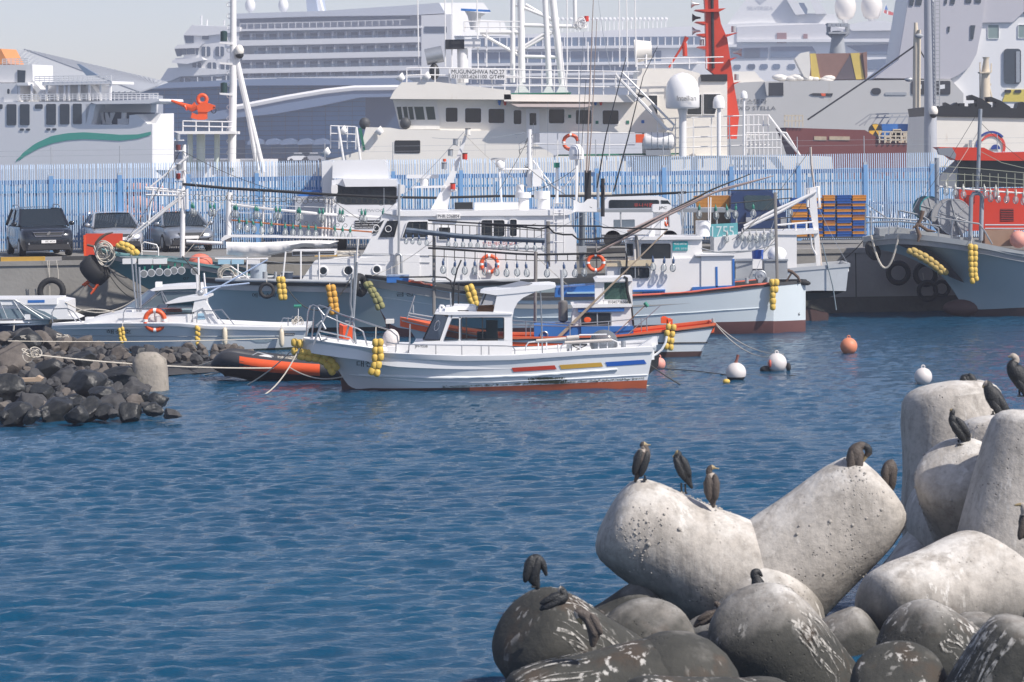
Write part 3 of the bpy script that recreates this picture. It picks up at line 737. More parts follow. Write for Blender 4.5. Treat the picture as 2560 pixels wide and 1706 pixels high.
# cabin: walls pieced round the openings
Wd = .86
for nm, d0, d1 in (('cabin_side', -Wd, -Wd + .05), ('cabin_side', Wd - .05, Wd)):
    b = MB()
    for poly in ([(195, 832), (905, 832), (905, 985), (-110, 975), (-100, 880), (-60, 850), (30, 840)],
                 [(195, 831), (285, 570), (322, 570), (310, 612), (234, 831)], [(310, 570), (905, 570), (905, 603), (300, 612)],
                 [(383, 600), (403, 600), (403, 831), (378, 831)], [(825, 602), (905, 602), (905, 831), (825, 831)],
                 [(715, 571), (755, 380), (1165, 342), (1090, 372), (1010, 410), (958, 455), (922, 525), (908, 600), (904, 640), (904, 571)]):
        b.fprism(A, a2(poly), d0, d1)
    obj(nm, b, white2, bA)
b = MB()      # front, rear, roof, trunk top
z = [A(*a2(195, 832), -Wd), A(*a2(30, 822), -.06), A(*a2(30, 822), .06), A(*a2(195, 832), Wd)]
b.hexa([A(*a2(-110, 975), -Wd + .05), A(*a2(905, 975), -Wd + .05), A(*a2(905, 975), -Wd + .05) + A.n * 1.62, A(*a2(-110, 975), -Wd + .05) + A.n * 1.62,
        A(*a2(-60, 852), -Wd + .05), A(*a2(905, 852), -Wd + .05), A(*a2(905, 852), -Wd + .05) + A.n * 1.62, A(*a2(-60, 852), -Wd + .05) + A.n * 1.62])
obj('trunk', b, white2, bA)
b = MB(); b.fprism(A, a2([(140, 572), (150, 556), (240, 548), (720, 552), (905, 565), (905, 575), (285, 580)]), -Wd - .03, Wd + .03); obj('cabin_roof', b, white2, bA)
b = MB(); b.fprism(A, a2([(245, 552), (248, 505), (315, 500), (330, 490), (520, 495), (548, 512), (552, 556)]), -.55, .55); lk = obj('roof_locker', b, white2, bA)
b = MB(); b.fprism(A, a2(rrect(365, 533, 478, 553, 9)), -.556, -.548); obj('slot', b, blackp, lk)
b = MB(); b.ftube(A, a2([(195, 556), (192, 505), (205, 488), (225, 492), (235, 515)]), .035, 8, -.5); obj('vent_pipe', b, white2, bA, smooth=60)
for sx in (-1, 1):      # windscreen in two panes
    b = MB(); q = [A(*a2(195, 828), -Wd + .02), A(*a2(32, 818), -.04), A(*a2(150, 570), -.04), A(*a2(284, 578), -Wd + .02)]
    if sx > 0: q = [p + A.n * (-2 * (p - A.o).dot(A.n)) for p in q]
    b.add(q, [(0, 1, 2, 3)]); w = obj('windscreen', b, cglass, bA)
    b = MB()
    for i in range(4): b.tube([q[i], q[(i + 1) % 4]], .018, 5)
    obj('frame', b, blackp, w)
    if sx < 0: b = MB(); b.torus(q[0].lerp(q[2], .55), .13, .014, (q[1] - q[0]).cross(q[3] - q[0])); obj('clear_view_disc', b, white, w)
for d, dd in ((-Wd, 1), (Wd - .05, 1)):
    for pts, mu in ((a2([(238, 820), (312, 622), (330, 612), (372, 614), (384, 628), (382, 812), (372, 822), (246, 828)]), None), (a2(rrect(403, 602, 826, 818, 16)), [a2(455, 0)[0], a2(613, 0)[0]])):
        window(A, pts, d + .02, bA, 2.2, blackp, cglass, .04, mu)
seatm = mat('dark_seat', (.03, .035, .04), .7)
b = MB(); b.fbox(A, *a2(650, 640), *a2(760, 840), -.2, .4); b.fbox(A, *a2(560, 760), *a2(650, 840), -.5, .3); obj('helm_console', b, seatm, bA)
# upper canopy, solar panel, boards
b = MB(); b.fprism(A, a2([(588, 362), (620, 346), (800, 330), (1080, 290), (1270, 282), (1332, 292), (1328, 308), (1290, 322), (1150, 347), (950, 368), (745, 387)]), -.88, .88); obj('canopy', b, white2, bA, smooth=30)
b = MB(); q = [A(*a2(840, 342), -.7), A(*a2(1100, 276), -.7), A(*a2(985, 258), .7), A(*a2(712, 326), .7)]; b.hexa(q + [p + Vector((0, 0, .03)) for p in q]); obj('solar_panel', b, mat('solar_cells', (.22, .23, .25), .35, var=.1), bA)
b = MB(); b.fprism(A, a2([(580, 485), (625, 362), (750, 388), (728, 478)]), -.80, -.77); obj('flybridge_screen', b, mat('screen_grey', (.42, .42, .43), .4), bA)
b = MB(); b.ftube(A, a2([(648, 365), (606, 475)]), .015, 5, -.82); obj('screen_bar', b, blackp, bA)
for i in range(5):
    o = tag(obj('wooden_board', MB().fbox(A, *a2(556 + i * 4, 535 - i * 13), *a2(728 - i * 2, 546 - i * 13), -.6 + i * .05, .3 + i * .04), wood), 'brown board, number %s from the bottom of the pile on the cabin roof' % ('one', 'two', 'three', 'four', 'five')[i], 'board', 'boards piled on the white boat roof')
# poles, rails
poles(bA, A, [a2([(1180, 345), (1190, 600), (1200, 955)]), a2([(297, 362), (303, 498)])], .018, galv, 'pole', -.8)
rails(bA, A, [a2([(-200, 210), (130, 205), (250, 212), (300, 245), (318, 320), (322, 492)]), a2([(405, 40), (365, 130), (335, 260), (325, 480)]), a2([(378, 270), (378, 470)])], .02, blackp, 'lamp_bracket', -.5)
rails(bA, A, [a2([(-330, 845), (-250, 862), (0, 872), (600, 880), (850, 884), (905, 890), (928, 915), (930, 965)])] + [a2([(x, 876), (x, 975)]) for x in (155, 410, 600, 675)] + [a2([(-235, 862), (-240, 955)])], .014, steel, 'side_rail', -1.02)
rails(bA, A, [a2([(1035, 935), (1040, 880), (1065, 848), (1145, 838)]), a2([(1140, 836), (1560, 797)]), a2([(1358, 950), (1352, 868)]), a2([(1375, 950), (1385, 880), (1420, 855), (1890, 825), (1935, 845), (1945, 905)]), a2([(1420, 858), (1890, 823)])] + [a2([(x, 840), (x, 930)]) for x in (1160, 1240, 1470, 1570, 1750, 1835)] + [a2([(1560, 775), (1830, 770)])], .017, white2, 'stern_rail', -1.05)
b = MB(); b.ftube(A, a2([(1140, 834), (1440, 812)]), .04, 8, -1.05); b.ftube(A, a2([(1440, 806), (1560, 796)]), .055, 8, -1.05); b.ftube(A, a2([(1420, 852), (1880, 826)]), .04, 8, -1.1); obj('bamboo_poles', b, mat('pale_pole', (.6, .55, .5), .6), bA, smooth=60)
b = MB(); b.fprism(A, a2([(2135, 895), (2280, 803), (2325, 797), (2332, 870), (2285, 888), (2170, 912)]), -.9, -.5); obj('stern_board', b, white2, bA)
b = MB(); b.ftube(A, a2([(1992, 835), (1994, 915)]), .06, 10, -.95); obj('mooring_post', b, galv, bA, smooth=60)
b = MB(); b.ball(A(*a2(1800, 850), -.3), .34, 16, (1.05, .8, .95)); tag(obj('outboard_cover', b, glass('vinyl', (.7, .75, .8), .45, (.22, .24, .26), .2), smooth=180), 'clear vinyl hood pulled over gear at the white boat stern', 'cover')
st = thing('folding_stool', 'small folding stool with black legs on the white boat aft deck', 'stool', A(*a2(1560, 945), -.6))
b = MB(); b.fbox(A, *a2(1490, 868), *a2(1640, 882), -.8, -.45); obj('seat', b, seatm, st)
for x0, x1 in ((1495, 1630), (1625, 1490)):
    for d in (-.78, -.48): b = MB(); b.ftube(A, a2([(x0, 880), (x1, 948)]), .012, 5, d); obj('leg', b, blackp, st)
b = MB(); b.fbox(A, *a2(1440, 870), *a2(1488, 955), -.7, -.3); obj('engine_box', b, greym, bA)
# bow gear
bow = [[(960, 795), (978, 560), (1000, 492), (1030, 480), (1075, 502), (1112, 570), (1120, 620)], [(1062, 500), (1090, 484), (1140, 498), (1290, 568), (1640, 682), (1790, 732), (1852, 785), (1880, 945)],
       [(1042, 505), (1018, 805)], [(1260, 578), (1275, 845)], [(1075, 502), (1140, 580), (1300, 650), (1470, 712), (1520, 742), (1560, 882)], [(1100, 735), (1390, 800), (1430, 855)], [(1980, 670), (1975, 950)], [(1100, 780), (1180, 800), (1380, 830)]]
rails(bA, A, [a1(q) for q in bow], .02, steel, 'bow_rail', -.5)
rails(bA, A, [a1([(1410, 175), (1395, 470), (1420, 600), (1450, 865)]), a1([(1440, -20), (1432, 500), (1345, 805)]), a1([(1462, 60), (1430, 560), (1425, 860)]), a1([(1345, 640), (1420, 640)])], .028, galv, 'bow_mast', -.45)
b = MB(); b.ftube(A, a1([(1200, 500), (1115, 660), (1030, 875)]), .028, 8, -.75); b.ftube(A, a1([(1060, 690), (1110, 640), (1150, 720)]), .035, 8, -.75); b.ftube(A, a1([(1085, 760), (1110, 830), (1170, 815)]), .03, 8, -.75); tag(obj('boat_anchor', b, galv, smooth=60), 'grey steel anchor stowed on the white boat bow', 'anchor')
t = thing('orange_crate', 'orange plastic box standing on the white boat foredeck', 'box', A(*a1(1350, 825), -.2))
obj('body', MB().fbox(A, *a1(1325, 690), *a1(1412, 822), -.2, .3), orange, t); obj('side_panel', MB().fprism(A, a1([(1285, 672), (1325, 690), (1325, 822), (1288, 825)]), -.25, .25), orange, t)
b = MB(); b.ball(A(*a1(1795, 810), -.2), .21, 12, (1.0, .8, 1.15)); tag(obj('white_bag', b, mat('pale_sack', (.68, .64, .62), .8, bump=.6, bscale=12), smooth=180), 'pale sack lying on the foredeck ahead of the cabin', 'sack')
b = MB(); b.fbox(A, *a1(1755, 890), *a1(1840, 950), -.8, -.3); b.fbox(A, *a1(1850, 870), *a1(1960, 955), -.7, .3); obj('deck_box', b, white2, bA)
text('registration_number', 'JH-9536', A, *a1(2090, 887), 11, -Wd - .006, textm, bA, wpx=32)
text('boat_name', '대진', A, *a1(1535, 1058), 15, 0, textm, bA, wpx=40, fit=lambda x, y: hA.fit(x, y, .008))
# rudder / outdrive and hose
b = MB(); b.fprism(A, a2([(2262, 950), (2350, 935), (2335, 1080), (2238, 1168), (2222, 1240)]), -.15, .15); obj('outdrive', b, blackp, bA)
b = MB(); b.ftube(A, a3([(1285, 1382), (1340, 1355), (1390, 1310), (1425, 1245), (1438, 1180)]), .03, 8, -1.0); obj('hose', b, white2, bA, smooth=60)
# bow fender of floats and the hanging string
fl = [a1([(848, 850), (850, 935)]), a1([(898, 860)]), a1([(935, 945), (1008, 950), (1080, 965), (1148, 985), (1208, 1030), (1248, 1085)]), a1([(915, 990), (985, 1005), (1055, 1010), (1120, 1032), (1175, 1075), (1212, 1130)])]
float_string('curved cushion of yellow floats under the white boat bow', A, fl, 9.3, -.25)
float_string('string of worn yellow floats hanging beside the name on the white bow', A, [a1([(1642, 852), (1640, 925), (1635, 1000), (1630, 1075), (1605, 1130)]), a1([(1688, 850), (1686, 925), (1690, 990), (1668, 1070), (1655, 1145)])], 8.8, -1.3, a1([(1645, 700, -1.0)])[0])
# ================================================================== small blue-cabin boat behind it
e1 = C(480, 440, .2296); e2 = C(960, 440, .2296); e3 = C(1440, 440, .2296); e4 = C(180, 500, .2296)
c10 = C(0, 380); c11 = C(600, 380); c12 = C(1200, 380); c13 = C(1860, 380); c20 = C(0, 650); c21 = C(600, 650); c22 = C(1200, 650)
c00 = C(0, 0); c01 = C(600, 0); c02 = C(1200, 0); c03 = C(1860, 0); a4 = C(0, 690, .19133)
B = Fr(1400, 87.3)
hullB = mat('hull_pale_b', (0.58, 0.63, 0.66), 0.4, var=0.07, scale=1.3, dirt=(0.35, 0.36, 0.34), dirt_amt=0.15, stretch=3)
bB = thing('fishing_boat', 'small boat with blue and white cabin and orange gunwales behind the front boat', 'boat', B(1400, 896, 0))
hB = Hull(B, [((1000, 797), (1030, 832), .10, .05, 1), ((1080, 815), (1072, 892), .6, .05, 1.6), ((1200, 838), (1190, 897), .95, .5, 1.2), ((1300, 846), (1300, 898), 1.05, .8, 1),
              ((1537, 841), (1537, 896), 1.1, .95, .9), ((1652, 829), (1650, 895), 1.05, .95, .9), ((1786, 812), (1748, 895), .85, .8, 1)])
hB.build(bB, hullB, antid, orange, mat('orange_rail', (.62, .13, .05), .5, var=.15), [0, .1, .2, .2, .2, .22, .2], .22, rail=(.05, .07))
hB.strake(a3([(-100, 1215), (0, 1210), (930, 1195), (1380, 1148), (1895, 1088)]), .03, blackp, bB, 'rubber_strip')
hB.strake(a3([(1300, 1248), (1840, 1243)]), .022, blackp, bB)
blk(bB, 'engine_casing', bluep, B, a3(140, 1062), a3(700, 1200), -.72, .72); slab(bB, 'cabin_base', bluep, B, a3([(600, 1085), (1112, 1080), (1112, 1150), (900, 1185), (600, 1200)]), -.78, .78)
obj('porthole', MB().torus(B(*a3(237, 1170), -.74), .10, .025, B.n), steel, bB, smooth=180)
slab(bB, 'cabin', white, B, a3([(525, 895), (1092, 890), (1112, 1085), (500, 1085)]), -.74, .74)
slab(bB, 'cabin_roof', white, B, a3([(505, 875), (560, 868), (1095, 862), (1098, 892), (520, 903)]), -.86, .86)
w = window(B, a3(rrect(588, 948, 900, 1082, 14)), -.745, bB, 3, greym, dglass, .03, [a3(758, 0)[0]])
obj('inside_gear', MB().ball(B(*a3(660, 1020), -.763), .09, 10, (1.2, .06, .9)), orange, w, smooth=180)
blk(bB, 'window_hood', bluep, B, a3(570, 903), a3(1022, 943), -.82, -.74)
blk(bB, 'wheelhouse_post', white, B, a3(735, 640), a3(818, 880), -.62, -.5); blk(bB, 'wheelhouse_post', white, B, a3(1066, 640), a3(1100, 880), -.62, -.5)
blk(bB, 'wheelhouse_sill', white, B, a3(818, 826), a3(1066, 880), -.62, -.55); slab(bB, 'wheelhouse_roof', white, B, a3([(728, 625), (760, 608), (1098, 600), (1105, 640), (740, 650)]), -.72, .72)
blk(bB, 'wheelhouse_back', mat('wheelhouse_inside', (.30, .34, .33), .7), B, a3(740, 640), a3(1098, 880), .4, .5)
w = window(B, a3(rrect(815, 648, 1072, 828, 6)), -.60, bB, 3, white, glass('green_pane', (.55, .75, .68), .45, (.07, .13, .11)), .03)
text('phone_number', '01045736504', B, *a3(962, 846), 7.5, -.63, textm, bB, wpx=50)
obj('hose', MB().ftube(B, a3([(1015, 600), (1045, 610), (1050, 740), (1090, 900), (1105, 1060), (1104, 1110)]), .045, 8, -.70), black, bB, smooth=60)
poles(bB, B, [a3([(408, 530), (414, 835)])], .045, greym, 'exhaust_pipe', -.3); obj('muffler', MB().ftube(B, a3([(420, 828), (421, 845), (423, 1025), (424, 1040)]), [.08, .135, .135, .08], 14, -.3), mat('muffler_metal', (.19, .18, .17), .45, .5), bB, smooth=40); poles(bB, B, [a3([(424, 1036), (425, 1065)])], .045, greym, 'exhaust_pipe', -.3)
poles(bB, B, [a3([(152, 350), (150, 700), (148, 1075)])], .045, mat('old_pole', (.20, .19, .18), .7, var=.2), 'mast', .3)
poles(bB, B, [a3([(370, 1190), (800, 770), (1400, 185)]), a3([(395, 1180), (830, 745), (1440, 140)])], [.035, .028, .014], mat('bamboo', (.36, .28, .20), .6, var=.25, scale=8), 'bamboo_rod', -.95)
rails(bB, B, [a3([(-120, 1020), (0, 1030), (470, 1062), (870, 1035), (1250, 1000)]), a3([(-120, 1062), (0, 1070), (500, 1085), (870, 1062)]), a3([(58, 1030), (58, 1180)]), a3([(103, 1070), (103, 1190)]), a3([(488, 1062), (490, 1185)]), a3([(868, 1035), (870, 1165)]), a3([(1186, 1000), (1190, 1135)]), a3([(1240, 998), (1245, 1130)])], .014, galv, 'guard_rail', -.98)
t = thing('deck_brush', 'long brush with green head leaning over the small boat side', 'brush', B(*a3(930, 1160), -1.0)); obj('handle', MB().ftube(B, a3([(930, 1160), (1225, 880)]), .012, 5, -1.0), wood, t); obj('head', MB().ftube(B, a3([(1222, 850), (1252, 890)]), .055, 8, -1.0), green, t, smooth=60)
tag(obj('boat_hook', MB().ftube(B, a3([(980, 1230), (1380, 875)]), .014, 5, -1.0), galv), 'thin grey boat hook leaning beside the green headed brush', 'pole')
for (x0, y0, x1, y1), wd in (((1383, 985, 1448, 1055), 'larger'), ((1438, 1003, 1496, 1066), 'smaller')):
    t = thing('jerrycan', wd + ' orange jerrycan on the small boat stern', 'jerrycan', B(*a3((x0 + x1) / 2, y1), -.7), 'orange jerrycans on the stern'); blk(t, 'body', orange, B, a3(x0, y0 + 12), a3(x1, y1), -.8, -.55); blk(t, 'handle', orange, B, a3(x0 + 10, y0), a3(x1 - 18, y0 + 12), -.72, -.64)
float_string('double string of yellow floats under the orange jerrycans', B, [a3([(1455, 1088), (1442, 1150), (1447, 1212), (1433, 1278)]), a3([(1504, 1095), (1492, 1160), (1485, 1225), (1478, 1288)])], 7.2, -1.12, a3([(1470, 1040, -1.0)])[0])
mooring('upper pale line from the small boat stern to the white buoy', B(*a3(1890, 1028), -.6), PW(1958, 886, .35), .25, .014)
mooring('lower pale line from the small boat stern to the white buoy', B(*a3(1905, 1045), -.6), PW(1952, 890, .30), .35, .014)
obj('stern_cleat', MB().ftube(B, a3([(1890, 1050), (1892, 1005)]), .04, 8, -.6), greym, bB)
# bow gear seen left of the front cabin
poles(bB, B, [a1([(1950, 620), (2025, 390)]), a1([(2010, 480), (2012, 560)]), a1([(1960, 560), (2200, 600)]), a1([(1965, 590), (2210, 640)])], .02, greym, 'bow_spar', -.3)
blk(bB, 'lamp_box', ivory, B, a1(1742, 625), a1(1820, 665), -.3, .1); poles(bB, B, [a1([(1770, 660), (1765, 740)])], .03, blackp, 'lamp_post', -.1)

# ================================================================== pale grey squid boat with the white deckhouse
Cc = Fr(1500, 97.6)
hullC = mat('hull_grey_c', (0.56, 0.62, 0.65), 0.42, var=0.07, scale=.9, dirt=(0.30, 0.33, 0.34), dirt_amt=0.15, stretch=3)
bC = thing('squid_boat', 'long pale grey squid boat with white deckhouse and brown waterline', 'boat', Cc(1500, 835, 0))
hC = Hull(Cc, [((912, 692), (920, 716), .10, .05, 1), ((960, 699), (945, 765), .6, .05, 1.5), ((1040, 713), (988, 834), 1.0, .05, 1.7), ((1160, 732), (1115, 838), 1.35, .6, 1.3), ((1300, 748), (1290, 838), 1.5, 1.1, 1),
               ((1586, 744), (1580, 832), 1.55, 1.3, .9), ((1800, 728), (1800, 826), 1.5, 1.3, .9), ((1926, 713), (1924, 820), 1.35, 1.2, 1), ((1940, 712), (1938, 818), 1.25, 1.1, 1), ((2014, 705), (2014, 811), .30, .26, 1)])
hC.build(bC, hullC, mat('bottom_brown', (.13, .055, .05), .6, var=.15), mat('deck_grey', (.30, .30, .29), .8), mat('rubber_rail', (.05, .052, .055), .7, var=.3), [0, 0, .12, .16, .2, .2, .21, .16, .14, .1], .3, rail=(.06, .10))
hC.strake([(1300, 795), (1586, 791), (1900, 770)], .02, hullC, bC); hC.strake([(960, 745), (1100, 765), (1300, 795)], .018, hullC, bC)
hC.strake([(1560, 740), (1700, 733), (1924, 709)], .035, mat('red_cap', (.60, .12, .07), .5), bC, 'red_cap_rail')
text('boat_name', '금성', Cc, *c11(1372, 1188), 11, 0, textm, bC, wpx=42, fit=lambda x, y: hC.fit(x, y, .012))
text('draft_mark', '6', Cc, *c13(460, 1352), 8, 0, textm, bC, fit=lambda x, y: hC.fit(x, y, .015))
whC = white
slab(bC, 'deckhouse', whC, Cc, e3([(340, 985), (820, 985), (820, 905), (1362, 895), (1362, 1245), (950, 1305), (620, 1310), (340, 1200)]), -1.12, 1.0)
slab(bC, 'wheelhouse', whC, Cc, e3([(560, 700), (1372, 690), (1372, 897), (560, 925)]), -.98, .9)
slab(bC, 'wheelhouse_roof', whC, Cc, e3([(535, 680), (640, 668), (1380, 660), (1385, 692), (540, 702)]), -1.08, 1.0)
slab(bC, 'aft_house', whC, Cc, e3([(1364, 850), (1722, 868), (1722, 1215), (1364, 1243)]), -1.16, .9)
slab(bC, 'aft_roof', whC, Cc, e3([(1300, 858), (1735, 845), (1735, 868), (1300, 874)]), -1.25, 1.0)
slab(bC, 'blue_band', bluep, Cc, e3([(1266, 1212), (1722, 1190), (1722, 1222), (1266, 1262)]), -1.175, -1.13); blk(bC, 'blue_post', bluep, Cc, e3(1522, 990), e3(1542, 1215), -1.175, -1.15); blk(bC, 'blue_post', bluep, Cc, e3(1706, 905), e3(1726, 1200), -1.18, -1.15); slab(bC, 'blue_trim', bluep, Cc, e3([(1120, 1275), (1264, 1240), (1264, 1268), (1190, 1284)]), -1.135, -1.1)
blk(bC, 'blue_ledge', bluep, Cc, e3(620, 1238), e3(972, 1262), -1.3, -1.1); blk(bC, 'blue_ledge', bluep, Cc, e3(722, 1262), e3(972, 1285), -1.25, -1.1)
blk(bC, 'rusty_shelf', mat('rusty_ivory', (.62, .52, .36), .6, var=.15, dirt=RUST, dirt_amt=.5, stretch=3, scale=3), Cc, e3(330, 918), e3(835, 988), -1.2, .6)
window(Cc, e3(rrect(690, 728, 1048, 915, 26)), -.985, bC, 4, galv, dglass, .04); window(Cc, e3(rrect(545, 725, 628, 885, 12)), -.985, bC, 3, galv, dglass, .04); window(Cc, e3(rrect(466, 990, 815, 1120, 26)), -1.125, bC, 4, galv, dglass, .04, [e3(645, 0)[0]])
sg = slab(bC, 'signboard', mat('teal_sign', (.01, .30, .32), .5, var=.08), Cc, e3([(1053, 715), (1217, 711), (1217, 812), (1053, 816)]), -1.02, -.99)
text('sign_lettering', '990303-6497104', Cc, *e3(1135, 742), 5, -1.026, white, sg, wpx=32); text('sign_lettering', '(한림, 금성호)', Cc, *e3(1145, 793), 6, -1.026, white, sg, wpx=31)
# radar and roof gear
t = obj('radar_scanner', MB().fprism(Cc, e3(rrect(833, 312, 1036, 396, 22)), -.35, .35), white2, bC, smooth=40); text('radar_lettering', 'JPC', Cc, *e3(945, 352), 8.5, -.357, textm, t, wpx=20)
slab(bC, 'radar_leg', white2, Cc, e3([(788, 672), (842, 478), (868, 478), (858, 672)]), -.2, .2); slab(bC, 'radar_leg', white2, Cc, e3([(918, 668), (926, 440), (964, 440), (958, 640)]), -.2, .2); blk(bC, 'radar_foot', white2, Cc, e3(845, 394), e3(965, 480), -.15, .15)
obj('white_drum', MB().ftube(Cc, e3([(1380, 660), (1380, 488)]), .23, 16, -.2), white2, bC, smooth=40)
oldp = MATS['old_pole']
poles(bC, Cc, [e3([(655, 650), (668, 800), (680, 1085)])], .05, oldp, 'mast', -1.1); poles(bC, Cc, [e2([(545, 640), (545, 1510)])], .055, oldp, 'mast', -1.1); poles(bC, Cc, [e2([(1788, 495), (1788, 990)])], .065, oldp, 'mast', -.6); poles(bC, Cc, [e2([(1655, 830), (1650, 1200), (1640, 1568)])], .055, oldp, 'mast', -1.3); poles(bC, Cc, [e3([(66, 400), (64, 830), (70, 1000)])], .10, mat('slate_mast', (.12, .14, .16), .5), 'main_mast', 0); poles(bC, Cc, [e3([(2168, 180), (2180, 700), (2192, 1135)])], .05, oldp, 'mast', -1.2); poles(bC, Cc, [e3([(215, 540), (222, 800), (228, 1120)])], .02, oldp, 'spar', -1.2)
blk(bC, 'mast_box', greym, Cc, e3(30, 768), e3(115, 835), -.3, .2)
poles(bC, Cc, [e2([(480, 785), (1000, 818), (1420, 848), (1660, 858), (2100, 850), (2352, 845)]) + e3([(300, 838), (540, 830), (555, 900), (548, 1000), (540, 1110)])], .035, black, 'lamp_cable', -1.35)
poles(bC, Cc, [e2([(480, 484), (900, 510), (1400, 535), (1770, 545), (2352, 548)]) + e3([(300, 562), (1000, 585)])], .026, black, 'lamp_cable', -1.3); poles(bC, Cc, [e2([(1100, 530), (1500, 555), (1700, 580), (1790, 560), (1850, 620), (1950, 640), (2050, 640), (2110, 690), (2250, 690), (2352, 690)]) + e3([(200, 680), (420, 680), (540, 640)])], .03, black, 'lamp_cable', -1.25)
poles(bC, Cc, [e2([(240, 590), (800, 655), (1300, 690), (1750, 705)])], .085, mat('tarp_roll', (.10, .13, .17), .85, var=.5, scale=6, bump=.5), 'rolled_tarp', -1.3)
rails(bC, Cc, [e2([(480, 760), (1000, 785), (1660, 830)]), e2([(480, 870), (1100, 905), (1700, 925), (2352, 920)]), e2([(480, 520), (1000, 545), (1750, 600)])] + [e2([(x, 805 + .04 * (x - 650)), (x, 925)]) for x in range(655, 2200, 112)] + [e2([(x, 520 + .03 * (x - 300)), (x, 640 + .05 * (x - 300))]) for x in range(310, 1750, 78)], .014, ropedark, 'lamp_rack', -1.32, 5)
lampb = mat('lamp_socket_blue', (.03, .07, .16), .5, var=0); lampg = mat('lamp_socket_green', (.01, .17, .12), .45, var=0)
squid_lamps(bC, Cc, e2([(645, 1020), (765, 1035), (880, 1030), (985, 1030), (1100, 1040), (1225, 1045), (1335, 1055), (1450, 1050), (1555, 1055), (1775, 1060), (1965, 1060), (2080, 1060), (2180, 1050)]) + e3([(955, 1000), (1055, 1000), (840, 990)]), 22, -1.35, 'b', lampb)
squid_lamps(bC, Cc, e2([(240, 712), (310, 712), (385, 722), (465, 730), (700, 742), (780, 748), (860, 750), (940, 752), (1020, 758), (1100, 765), (1190, 770), (1270, 775), (1350, 778), (1440, 780), (1555, 782), (1645, 788), (1735, 790)]), 16, -1.32, 'b2', lampb)
for L in ([(95, 905), (900, 480), (1500, 185), (2100, 15)], [(110, 880), (860, 470), (1480, 150), (1900, -20)], [(560, 610), (1040, 380), (1600, 140), (2150, 0)]):
    poles(bC, Cc, [e3(L)], [.05, .04, .03, .016], (mat('pink_pole', (.42, .33, .30), .6, var=.2), ropedark, MATS['pink_pole'])[(L[0][0] > 100) + (L[0][0] > 500)], 'long_boom', -1.15)
poles(bC, Cc, [e3([(1440, 230), (1445, 620)]), e3([(1468, 235), (1462, 560)])], .018, white, 'antenna', .2); poles(bC, Cc, [e3([(1120, 190), (1150, 420), (1170, 640)]), e3([(1150, 140), (1160, 640)]), e3([(1185, 400), (1150, 640)])], .025, galv, 'antenna_mast', .1)
rails(bC, Cc, [e3([(1365, 790), (1520, 830), (1900, 815)]), e3([(1380, 830), (1720, 838), (1900, 820), (2180, 740)])], .02, greym, 'stowed_poles', -1.2)
# gear on the foredeck and aft deck
box_of('blue fish box on the grey squid boat foredeck', 'fish_box', 'box', Cc, e2(30, 1092), e2(265, 1165), -.8, -.1, bluep, None, mat('box_lid', (.35, .45, .6), .5)); slab(bC, 'orange_tarp', orange, Cc, e2([(268, 1140), (380, 1150), (440, 1180), (540, 1185), (540, 1225), (268, 1190)]), -.9, -.3)
blk(bC, 'roller_shelf', ivory, Cc, e2(330, 1092), e2(545, 1145), -1.2, -.9); slab(bC, 'blue_hold', bluep, Cc, e2([(1870, 1222), (2310, 1190), (2310, 1335), (1860, 1340)]), -1.1, .5); blk(bC, 'pale_ledge', mat('pale_blue', (.35, .55, .68), .5), Cc, e2(1990, 1262), e2(2310, 1285), -1.16, -1.1)
for (x0, x1), wd in (((1730, 1930), 'left'), ((2040, 2310), 'right')):
    t = thing('fish_tub', 'grey plastic tub, %s one of two on the squid boat aft deck' % wd, 'tub', Cc(*e3((x0 + x1) / 2, 1115), -.6), 'grey tubs'); blk(t, 'body', greym, Cc, e3(x0 + 8, 925), e3(x1 - 8, 1120), -.9, -.2); blk(t, 'rim', galv, Cc, e3(x0, 910), e3(x1, 930), -.94, -.16)
b = MB(); b.ftube(Cc, e3([(1978, 905), (1978, 806)]), [.17, .19], 14, -.7); tag(obj('bucket', b, mat('bucket_blue', (.02, .08, .38), .4), smooth=40), 'round blue bucket on top of the grey tubs', 'bucket')
b = MB(); b.ball(Cc(*e3(2190, 860), -.4), .31, 18, (1, 1, .85)); tag(obj('tank', b, white2, smooth=180), 'white rounded tank on top of the right grey tub', 'tank')
t = thing('rope_winch', 'small round winch drum by the squid boat stern rail', 'winch', Cc(*e3(2015, 1160), -1.1)); obj('drum', MB().torus(Cc(*e3(2012, 1090), -1.1), .15, .04, Cc.n), galv, t, smooth=180); obj('disc', MB().lathe(Cc(*e3(2012, 1090), -1.1), [(.14, -.03), (.05, -.05), (.05, .05), (.14, .03)], 16, Cc.n), galv, t); blk(t, 'foot', greym, Cc, e3(1985, 1110), e3(2040, 1165), -1.15, -1.0)
for x, y in ((1860, 1110), (2085, 1105)): poles(bC, Cc, [e3([(x, y + 60), (x, y)])], .06, greym, 'bollard', -1.2, 10)
tag(obj('anchor', MB().ftube(Cc, c13([(245, 1003), (290, 985), (340, 980), (400, 1000), (450, 1045), (470, 1085)]), [.02, .04, .05, .05, .045, .03], 8, -.6).ftube(Cc, c13([(400, 1005), (350, 1085)]), .03, 8, -.6), mat('rusty_iron', (.10, .07, .055), .8, var=.3), smooth=60), 'rusty curved anchor lying on the squid boat stern', 'anchor')
obj('stern_roller', MB().ftube(Cc, c13([(470, 1098), (480, 1092), (535, 1095), (555, 1098)]), [.05, .075, .075, .03], 10, -.4), black, bC, smooth=60)
float_string('short string of pale floats hanging at the squid boat stern', Cc, [c13([(235, 1090), (240, 1150), (240, 1195), (240, 1245), (240, 1292)]), c13([(268, 1090), (262, 1148)])], 8, -1.5, c13([(250, 1060, -1.3)])[0])
